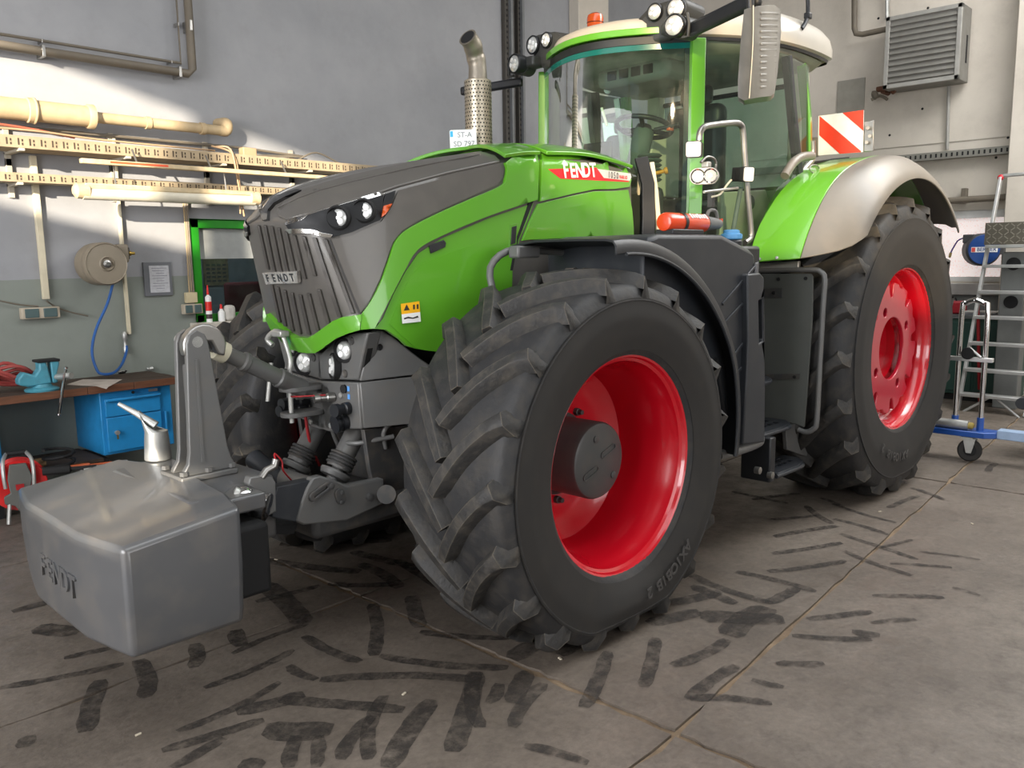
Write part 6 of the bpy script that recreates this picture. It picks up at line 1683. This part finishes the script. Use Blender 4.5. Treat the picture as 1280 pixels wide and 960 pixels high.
MB().tube([(0, -.02, .06), (0, .12, .06), (0, .2, .0)], .035, 10, 3).build('valve_pipe', mat('rust', (96, 62, 44), .8), VA)
MB().lathe([(.05, 0), (.06, .03), (.03, .05)], 12, frame_mat((.02, -.02, .0), (.6, -.5, -.3))).build('valve_body', PIPED, VA)
MB().tube([(.02, -.08, -.06), (.0, .02, -.02), (.02, .12, -.08)], .02, 8, 3).build('valve_lever', PIPED, VA)
MB().tube([(-.22, .05, .03), (0, .05, .03)], .03, 8).build('wall_stub', MATS['rust'], VA)
a = K(1048, 102, .0); b = K(1082, 162, .0)
MB().box2((WBX, a.y, b.z), (WBX+.02, K(1082, 100, 0).y, a.z)).build('wall_plate', mat('plate_grey', (140, 136, 126), .6), label='flat grey cover plate on the back wall left of the heater valve', cat='plate', bevel=.004)
t0 = K(1085, 199, .12); t1 = K(1280, 183, .12); tzb = (t0.z+t1.z)/2
tb = MB(); tb.box2((WBX+.117, -2.5, tzb-.07), (WBX+.123, t1.y+.6, tzb+.02)); tb.box2((WBX, -2.5, tzb-.07), (WBX+.12, t1.y+.6, tzb-.062))
TB = tb.build('cable_tray', mat('tray_grey', (128, 126, 118), .6, .3), label='grey cable tray across the back wall under the heater', cat='cable tray', smooth=False)
mb = MB(); y = -1.2
while y < t1.y+.5: mb.box((WBX+.124, y, tzb-.025), (.003, .02, .045)); y += .06
o = mb.build('tray_slot', DARK, smooth=False, kind='stuff'); o.parent = TB; o.matrix_parent_inverse = Matrix.Translation(-TB.location)
MB().tube([K(1170, 252, .08), K(1264, 246, .08)], .04, 10).build('heating_pipe', PIPED, label='dark horizontal pipe just above the bright back window', cat='pipe')
MB().box((WBX+.04, K(1207, 242, 0).y, K(1207, 244, 0).z), (.08, .06, .16)).build('pipe_hanger', PIPED, label='small bracket holding the dark pipe above the bright window', cat='bracket', bevel=.004)
for (px, py) in ((1098, 23), (1160, 10), (1153, 136), (1260, 172), (1245, 197), (1112, 169)):
    MB().lathe([(.016, 0), (.012, .006), (.0001, .008)], 10, frame_mat(K(px, py, 0), (1, 0, 0)), False).build('wall_plug', DARK, label='dark round bolt head in the back wall panels', cat='bolt', group='bolt heads on the back wall')
# blue hose reel with lettering
rc_ = PR(1230, 312, 'x', -7.9)
RB = thing('hose_reel', 'round blue hose reel with a white name strip in front of the bright window', 'hose reel', (rc_.x, rc_.y, rc_.z-.20))
MMb = frame_mat((0, 0, .20), Vector((.85, .5, 0)), (0, 0, 1))
MB().lathe([(.17, -.20), (.19, -.18), (.19, -.02), (.175, 0), (.165, .006), (.0001, .008)], 36, MMb, False).build('reel_case', mat('reel_grey', (64, 64, 66), .5), RB, ang=35)
MB().lathe([(.172, .002), (.168, .010), (.0001, .012)], 36, MMb, False).build('reel_face', mat('reel_blue', (26, 66, 132), .4), RB)
MT = frame_mat((MMb @ Vector((0, 0, .012))), Vector((.85, .5, 0)), (-.5, .85, 0))
st_ = MB().box((0, .0, .002), (.28, .06, .004), MT).build('name_strip', WHITE, RB)
MB().box((-.117, 0, .0045), (.04, .05, .002), MT).build('red_logo', mat('logo_red', (206, 70, 60), .5), st_)
text_mesh('name_letters', 'BERNER', .058, MT @ Matrix.Translation((.022, 0, .0045)), mat('name_navy', (40, 60, 120), .5), st_, .0006, .02)
MB().box((-.08, -.18, .33), (.14, .12, .10)).build('hose_guide', MATS['reel_grey'], RB, bevel=.01)
g0 = Vector((-.05, -.24, .34))
MB().tube([g0, g0+Vector((0, -.06, -.03)), g0+Vector((.0, -.11, -.12)), g0+Vector((0, -.13, -.17))], .009, 8, 4).build('hose_end', mat('hose_violet', (60, 50, 120), .5), RB)
MB().lathe([(.016, 0), (.016, .05), (.008, .06)], 10, frame_mat(g0+Vector((0, -.13, -.17)), (0, -.2, -1))).build('hose_coupling', mat('brass2', (170, 150, 100), .4, .7), RB)
MB().box2((WBX+.02-rc_.x, .10, .14), (-.12, .18, .26)).build('wall_arm', mat('arm_grey', (90, 90, 90), .5, .3), RB)
# platform ladder
LB = PR(1197, 513, 'z', 0); LTp = PR(1251, 222, 'x', LB.x-.62)
LD = thing('platform_ladder', 'aluminium platform ladder with red corner cap beside the blue hose reel', 'ladder', (LB.x, LB.y, 0))
ALU = mat('aluminium', (190, 190, 188), .4, .7, .08, 10)
top = Vector((-.62, LTp.y-LB.y, LTp.z)); LWID = .66
def on_st(z): return top*(z/top.z)
for dy in (0, LWID):
    a = Vector((0, dy, 0)); b = top+Vector((0, dy, 0)) if dy == 0 else on_st(1.75)+Vector((0, dy, 0))
    M4 = frame_mat(a, b-a, (1, 0, 0))
    MB().box((0, 0, (b-a).length/2), (.075, .03, (b-a).length), M4).build('stile', ALU, LD, bevel=.004)
zs = [PR(1225, py, 'x', LB.x-.3).z for py in (490, 460, 428, 396, 365, 333)]
for z in zs:
    c = on_st(z)
    MB().box((c.x, LWID/2+c.y, z), (.14, LWID, .035)).build('tread', ALU, LD, bevel=.004)
pz = PR(1260, 308, 'x', LB.x-.6).z
cpt = on_st(pz)
MB().box((cpt.x-.12, LWID/2+.02+cpt.y, pz+.0), (.50, LWID+.04, .035)).build('platform', ALU, LD, bevel=.004)
pk = MB().box((0, LWID/2+.02+cpt.y, .14), (.010, LWID+.06, .24), Matrix.Translation((cpt.x+.12, 0, pz))).build('checker_plate', mat('checker_steel', (104, 98, 88), .45, .5, .1, 20), LD)
dm = MB()
for i in range(12):
    for j in range(5):
        dm.box((0, 0, 0), (.004, .05, .010), Matrix.Translation((cpt.x+.127, cpt.y+.03+i*.058, pz+.05+j*.045)) @ Matrix.Rotation(math.radians(40 if (i+j) % 2 else -40), 4, 'X'))
dm.build('plate_tread', mat('checker_bright', (150, 144, 132), .4, .6), LD, smooth=False, kind='stuff')
MB().tube([top+Vector((0, 0, -.02)), top+Vector((0, .03, .02)), top+Vector((.0, .9, .03))], .02, 10).build('hand_rail', ALU, LD)
MB().sphere(top+Vector((0, .0, .0)), .035, 12).build('red_cap', mat('cap_red', (200, 30, 44), .4), LD)
for dy in (0.03, LWID-.03):
    MB().box((0, 0, .6), (.05, .025, 1.25), frame_mat((-.75, dy, 0), (.35, 0, 1.2)) @ Matrix.Translation((0, 0, 0))).build('rear_leg', mat('ladder_red', (150, 26, 34), .5), LD, bevel=.004)
for (y0, y1) in ((.02, .30), (LWID-.02, LWID-.30)):
    z = zs[0]; c = on_st(z); d0 = on_st(z-.22)
    MB().tube([Vector((d0.x, y0, z-.22)), Vector((c.x, y1, z-.01))], .014, 8).build('brace', ALU, LD)
# blue trolley
TX = -4.62
tw = PR(1212, 563, 'x', TX)
TRL = thing('lift_trolley', 'blue and chrome lifting trolley on castors behind the rear wheel', 'trolley', (TX, tw.y, 0))
def TL(px, py, x=TX): 
    p = PR(px, py, 'x', x); return Vector((p.x-TX, p.y-tw.y, p.z))
wr = .095
MB().lathe([(.05, -.02), (.085, -.022), (.095, -.012), (.095, .012), (.085, .022), (.05, .02), (.05, .012), (.0001, .012)], 28, frame_mat((0, 0, wr), (1, .25, 0)), False).build('castor_wheel', RUBBERS, TRL, ang=40)
MB().lathe([(.05, 0), (.045, .018), (.015, .022), (.0001, .022)], 18, frame_mat((0.0, 0, wr), (1, .25, 0)), False).build('castor_hub', DARK, TRL)
for s in (-1, 1):
    MB().prism([[(-.05, .20), (.05, .20), (.02, .075), (-.02, .075)]], .005, frame_mat((s*.032, 0, 0), (1, .0, 0), (0, 1, 0))).build('castor_fork', ZINC, TRL)
MB().box((0, -.02, .205), (.10, .10, .012)).build('castor_plate', ZINC, TRL)
ba = TL(1165, 535); bb = TL(1242, 548)
fz = .215
MB().prism([[(-.14, ba.y-.5), (.06, ba.y-.5), (.06, bb.y-.06), (-.02, bb.y+.04), (-.14, bb.y+.04)]], .05, Matrix.Translation((0, 0, fz))).build('trolley_base', BLUEG, TRL, bevel=.006)
MB().box2((-.12, bb.y+.02, fz), (-.0, bb.y+1.0, fz+.075)).build('side_beam', mat('beam_pale_blue', (150, 172, 200), .45, .2), TRL, bevel=.006)
hL = TL(1191, 540).y; hR = TL(1223, 540).y; hz = TL(1205, 375).z
for y in (hL, hR): MB().cyl((-.04, y, fz+.05), (-.04, y, fz+.16), .028, n=14).build('post_socket', BLUEG, TRL)
MB().tube([(-.04, hL, fz+.06), (-.04, hL, hz-.12), (-.04, hL+.03, hz-.03), (-.04, hL+.10, hz), (-.04, hR-.10, hz), (-.04, hR-.03, hz-.03), (-.04, hR, hz-.12), (-.04, hR, fz+.06)], .021, 12, 3).build('push_handle', CHROME, TRL)
cz = TL(1208, 449).z
MB().box((-.02, (hL+hR)/2, cz), (.05, hR-hL+.14, .035)).build('cross_bar', ALU, TRL, bevel=.004)
MB().tube([(0, hL+.03, cz+.02), (0, (hL+hR)/2, cz+.09), (0, hR-.02, cz+.02)], .012, 8).build('bar_strut', ALU, TRL)
MB().lathe([(.05, -.02), (.05, .02)], 18, frame_mat((0, (hL+hR)/2-.02, cz+.05), (1, 0, 0))).build('winch_knob', DARK, TRL)
MB().tube([(.0, hL-.14, fz+.09), (.0, hL+.12, fz+.09)], .04, 14).build('jack_cylinder', ZINC, TRL)
MB().lathe([(.03, 0), (.03, .03), (.018, .04)], 12, frame_mat((.0, hL+.12, fz+.09), (0, 1, -.1))).build('jack_end', mat('jack_yellow', (150, 130, 60), .5), TRL)
# cabinets and posts at the far end
gc = PR(1190, 418, 'x', -7.75); 
GC = thing('storage_cabinet', 'dark green steel cabinet under the bright back window', 'cabinet', (-8.02, .55, 0))
GCM = mat('cabinet_green', (30, 62, 54), .5)
MB().box2((-.26, -.75, .08), (.26, .62, .98)).build('cabinet_body', GCM, GC, bevel=.01)
for k in range(3): 
    d_ = MB().box2((.26, -.73+.45*k, .12), (.275, -.31+.45*k, .94)).build('door', GCM, GC, bevel=.005)
    MB().box((.285, -.36+.45*k, .6), (.02, .02, .12)).build('handle', DARK, d_)
MB().box2((-.28, -.78, .98), (.28, .65, 1.02)).build('cabinet_top', mat('top_grey', (90, 92, 92), .5), GC, bevel=.004)
MB().box2((-.22, -.70, 0), (.22, .57, .08)).build('plinth', DARK, GC)
pp_ = [(-7.95, .70), (-7.88, .78)]
for k, z in enumerate((1.02, 1.035, 1.05)):
    MB().box((-7.95+.01*k, .66+.02*k, z+.007), (.24, .32, .014)).build('folder', mat('folder_%d' % k, (150+20*k, 152+18*k, 160+12*k), .7), label=('pale folder at the bottom of the pile on the dark green cabinet', 'pale folder in the middle of the pile on the dark green cabinet', 'pale folder on top of the pile on the dark green cabinet')[k], cat='folder', group='folders on the green cabinet', bevel=.002)
rk = thing('tool_case', 'red tool case on the dark green cabinet', 'case', (-7.97, .35, 1.02))
MB().box((0, 0, .08), (.2, .34, .15)).build('case_body', mat('case_red', (150, 24, 36), .5), rk, bevel=.02)
MB().tube([(.0, -.07, .155), (.0, -.05, .19), (.0, .05, .19), (.0, .07, .155)], .01, 8, 3).build('case_handle', DARK, rk)
po = PR(1264, 400, 'x', -7.7)
PO = MB().box2((-7.70, po.y-.09, 0), (-7.50, po.y+.15, 1.75)).build('steel_post', mat('post_grey', (110, 112, 110), .6), label='grey square post standing behind the ladder', cat='post', bevel=.01)
for z in (1.62, 1.2):
    o = MB().lathe([(.07, 0), (.07, .02), (.05, .03), (.0001, .03)], 18, frame_mat((-7.50, po.y+.03, z), (1, 0, 0)), False).build('round_fitting', DARK); o.parent = PO; o.matrix_parent_inverse = Matrix.Translation(-PO.location)
cu = PR(1276, 500, 'x', -5.2)
MB().prism([stadium(.5, .05)], .5, frame_mat((-5.5, cu.y+.3, cu.z), (1, 0, 0), (0, 1, 0))).build('padded_seat', mat('seat_black', (34, 36, 38), .6), label='dark padded mechanic seat at the right end by the trolley beam', cat='seat', bevel=.02)
# galvanised jug on the weight tongue
jp = TOROOM @ Vector((1.40, -.17, .885))
jp = TOROOM @ PT(198, 574, 'z', .832)
JG = thing('measuring_jug', 'galvanised oil jug with a spout standing on the front weight', 'jug', (jp.x, jp.y, .832), -1.35)
MB().lathe([(.058, 0), (.062, .005), (.056, .10), (.052, .14)], 24, None).build('jug_body', ZINC, JG)
rows = []
for k in range(9):
    t = k/8; row = []
    for j in range(17):
        a = math.radians(-120+240*j/16)+.6
        r = .052*(1-t*.55); z = .14+t*.10*(.55+.45*math.cos(math.radians(-120+240*j/16)))
        row.append(Vector((r*math.cos(a)+t*.05*math.cos(.6), r*math.sin(a)+t*.05*math.sin(.6), z)))
    rows.append(row)
MB().thick(rows, .003).build('jug_hood', ZINC, JG)
MB().tube([(.0, .0, .165), (.07, .045, .225), (.14, .09, .275)], .014, 12, 0, rs=[.022, .015, .010]).build('spout', ZINC, JG)
MB().lathe([(.048, .139), (.0001, .139)], 20, None, False).build('jug_mouth', DARK, JG)
# fire extinguisher lying in its holder on the side box
e0 = PT(829, 279, 'y', 1.02); e1 = PT(880, 275, 'y', 1.02); e2 = PT(905, 273, 'y', 1.02)
er = .050; ez = 1.872+er+.016
FE = thing('fire_extinguisher', 'orange red fire extinguisher lying in a black holder beside the cab door', 'fire extinguisher', tuple(TOROOM @ Vector(((e0.x+e1.x)/2, 1.02, 1.872))), -WY)
ex_ = abs(e0.x-e1.x)/2
EXR = mat('extinguisher_red', (228, 70, 24), .35, 0, .05, coat=.5)
MB().lathe([(.03, -ex_), (er-.006, -ex_+.004), (er, -ex_+.02), (er, ex_-.02), (er-.008, ex_-.004), (.03, ex_)], 28, frame_mat((0, 0, er+.016), (-1, 0, 0))).build('bottle', EXR, FE)
MB().lathe([(er-.004, 0), (er-.010, .03), (.034, .10), (.026, .16), (.02, .17)], 24, frame_mat((-ex_+.005, 0, er+.016), (-1, 0, 0))).build('valve_cone', mat('cone_grey', (104, 104, 104), .5), FE)
MB().tube([(-ex_-.03, 0, er+.055), (-ex_-.05, 0, er+.085), (-ex_-.10, 0, er+.09), (-ex_-.13, 0, er+.07), (-ex_-.14, 0, er+.03)], .010, 8, 3).build('carry_handle', MATS['cone_grey'], FE)
MB().box((-ex_-.165, 0, er+.03), (.012, .03, .03)).build('red_button', EXR, FE)
MB().box2((-ex_*.55, -er-.006, 0), (ex_*.95, er+.006, .030)).build('holder', BLACKP, FE, bevel=.006)
MB().lathe([(er+.003, 0), (er+.003, .028)], 28, frame_mat((ex_*.30, 0, er+.016), (-1, 0, 0)), False).build('strap', BLACKP, FE)
for k in range(7):
    MB().box((0, 0, 0), (.014, .026 if k % 3 else .034, .003), frame_mat((-ex_*.05-.024*k, er*.74, er+.016+er*.68), (0, .74, .68), (-1, 0, 0))).build('bottle_print', WHITE, FE)
# ---- tyre marks on the concrete
TM = bpy.data.materials.new('tyre_mark'); TM.use_nodes = True
nt = TM.node_tree; N = nt.nodes; L = nt.links; pb = N['Principled BSDF']; pb.inputs['Base Color'].default_value = lin((44, 39, 35))+(1,); pb.inputs['Roughness'].default_value = .75
ge = N.new('ShaderNodeNewGeometry'); nz = N.new('ShaderNodeTexNoise'); nz.inputs['Scale'].default_value = 14; nz.inputs['Detail'].default_value = 9; nz.inputs['Roughness'].default_value = .75
L.new(ge.outputs['Position'], nz.inputs['Vector'])
mr = N.new('ShaderNodeMapRange'); mr.inputs['From Min'].default_value = .36; mr.inputs['From Max'].default_value = .62; mr.inputs['To Min'].default_value = .05; mr.inputs['To Max'].default_value = .85
L.new(nz.outputs['Fac'], mr.inputs[0])
trb = N.new('ShaderNodeBsdfTransparent'); mx = N.new('ShaderNodeMixShader')
L.new(mr.outputs[0], mx.inputs[0]); L.new(trb.outputs[0], mx.inputs[1]); L.new(pb.outputs[0], mx.inputs[2]); L.new(mx.outputs[0], N['Material Output'].inputs[0])
S4 = [(160,365,280,340,1),(0,440,310,380,1),(345,370,365,465,1.4),(215,550,250,420,1.5),(485,330,485,390,1.3),(510,440,735,345,.9),(445,550,700,425,.9),(590,500,760,455,1.6),(405,598,660,520,1.0),(430,640,560,565,1),(660,545,830,545,2.4),(590,295,605,335,1.5),(580,355,770,280,.8),(720,385,790,420,1),(760,310,900,375,1.1),(930,230,935,360,1.2),(950,360,1270,390,1.1),(1030,210,1050,290,1.5),(800,420,1200,420,1.2),(700,470,1010,495,1.3),(850,620,930,510,1.2),(920,620,960,460,1.1),(970,640,1080,470,1.6),(1130,600,1190,400,1.6),(1200,540,1190,400,1.2),(1220,480,1250,430,1.1),(1050,300,1280,315,1),(640,225,800,185,1),(660,120,900,150,1.6),(700,80,980,70,2),(900,130,1000,190,1.5),(820,180,1000,180,1.2),(660,180,760,280,2.2),(30,250,140,220,1.4),(90,290,200,300,2.2),(60,590,75,560,1.2),(740,560,720,640,1.1),(800,560,790,640,1),(600,630,660,635,1.3),(1080,150,880,100,1.5),(1100,190,990,120,1.3)]
S5 = [(655,222,815,195,1),(650,265,825,238,1),(640,310,835,283,1),(735,145,800,190,1),(805,178,940,218,.9),(820,215,1015,280,.9),(830,258,1000,320,.9),(800,140,960,188,.8),(940,150,1015,120,.9),(770,125,830,150,.8),(560,310,760,360,1.1),(440,315,650,390,1.2),(640,390,715,350,1.3),(450,345,560,390,1.4),(470,420,680,430,2.6),(540,470,640,400,2.6),(400,545,540,480,1.3),(440,630,560,545,1.2),(445,625,650,640,1.0),(330,600,360,475,1.2),(180,650,240,510,1.2),(0,700,80,590,1.2),(30,745,190,790,.9),(700,470,900,480,1),(740,430,900,410,1),(900,370,1080,375,1),(945,290,1100,300,.7),(1020,260,1170,280,.6),(660,540,780,540,1),(600,130,720,115,1),(640,180,760,170,.8),(550,110,690,140,.9),(340,440,470,410,1.8),(390,390,520,360,1.6),(0,530,60,490,2),(0,640,40,560,1.6),(120,520,170,490,1.5),(1190,60,1210,40,1),(900,440,1010,430,.8),(1100,350,1170,370,.6),(850,460,920,470,1.3),(600,580,680,600,.8),(920,250,1000,230,.6),(1000,100,1080,130,.9)]
bars = [(a/2, 640+b/2, c/2, 640+d/2, w_) for a, b, c, d, w_ in S4]+[(640+a/2, 560+b/2, 640+c/2, 560+d/2, w_) for a, b, c, d, w_ in S5]
mb = MB(); rg = random.Random(11)
for i, (x0, y0, x1, y1, w_) in enumerate(bars):
    a = PR(x0, y0, 'z', 0); b = PR(x1, y1, 'z', 0); d = b-a; Ln = d.length; d.normalize(); s = Vector((-d.y, d.x, 0)); hw = .027*w_
    z = .0012+.00004*i; n = max(4, int(Ln/.04)); up = []; dn = []
    cv = rg.uniform(-.06, .06)*Ln
    for k in range(n+1):
        t = k/n; e = hw*(1 if 0 < k < n else .6)
        m_ = a+d*(Ln*t)+s*(cv*math.sin(math.pi*t)); m_.z = z
        up.append(m_+s*(e+rg.uniform(-.004, .004))); dn.append(m_-s*(e+rg.uniform(-.004, .004)))
    mb.grid([up, dn])
TMK = mb.build('tyre_marks', TM, label='dark rubber tyre tread marks smeared across the concrete floor', cat='tyre marks', kind='stuff', smooth=False)
# litter on the floor
for k, (px, py) in enumerate(((173, 919), (700, 824), (1100, 640), (1215, 655), (345, 700), (505, 868))):
    p = PR(px, py, 'z', 0)
    MB().prism([rrect(.024, .010, .004)], .004, Matrix.Translation((p.x, p.y, .0015)) @ Matrix.Rotation(k*1.3, 4, 'Z')).build('litter_scrap', mat('scrap_pale', (190, 180, 160), .7), label='tiny pale scrap lying on the concrete floor', cat='scrap', group='scraps on the floor')
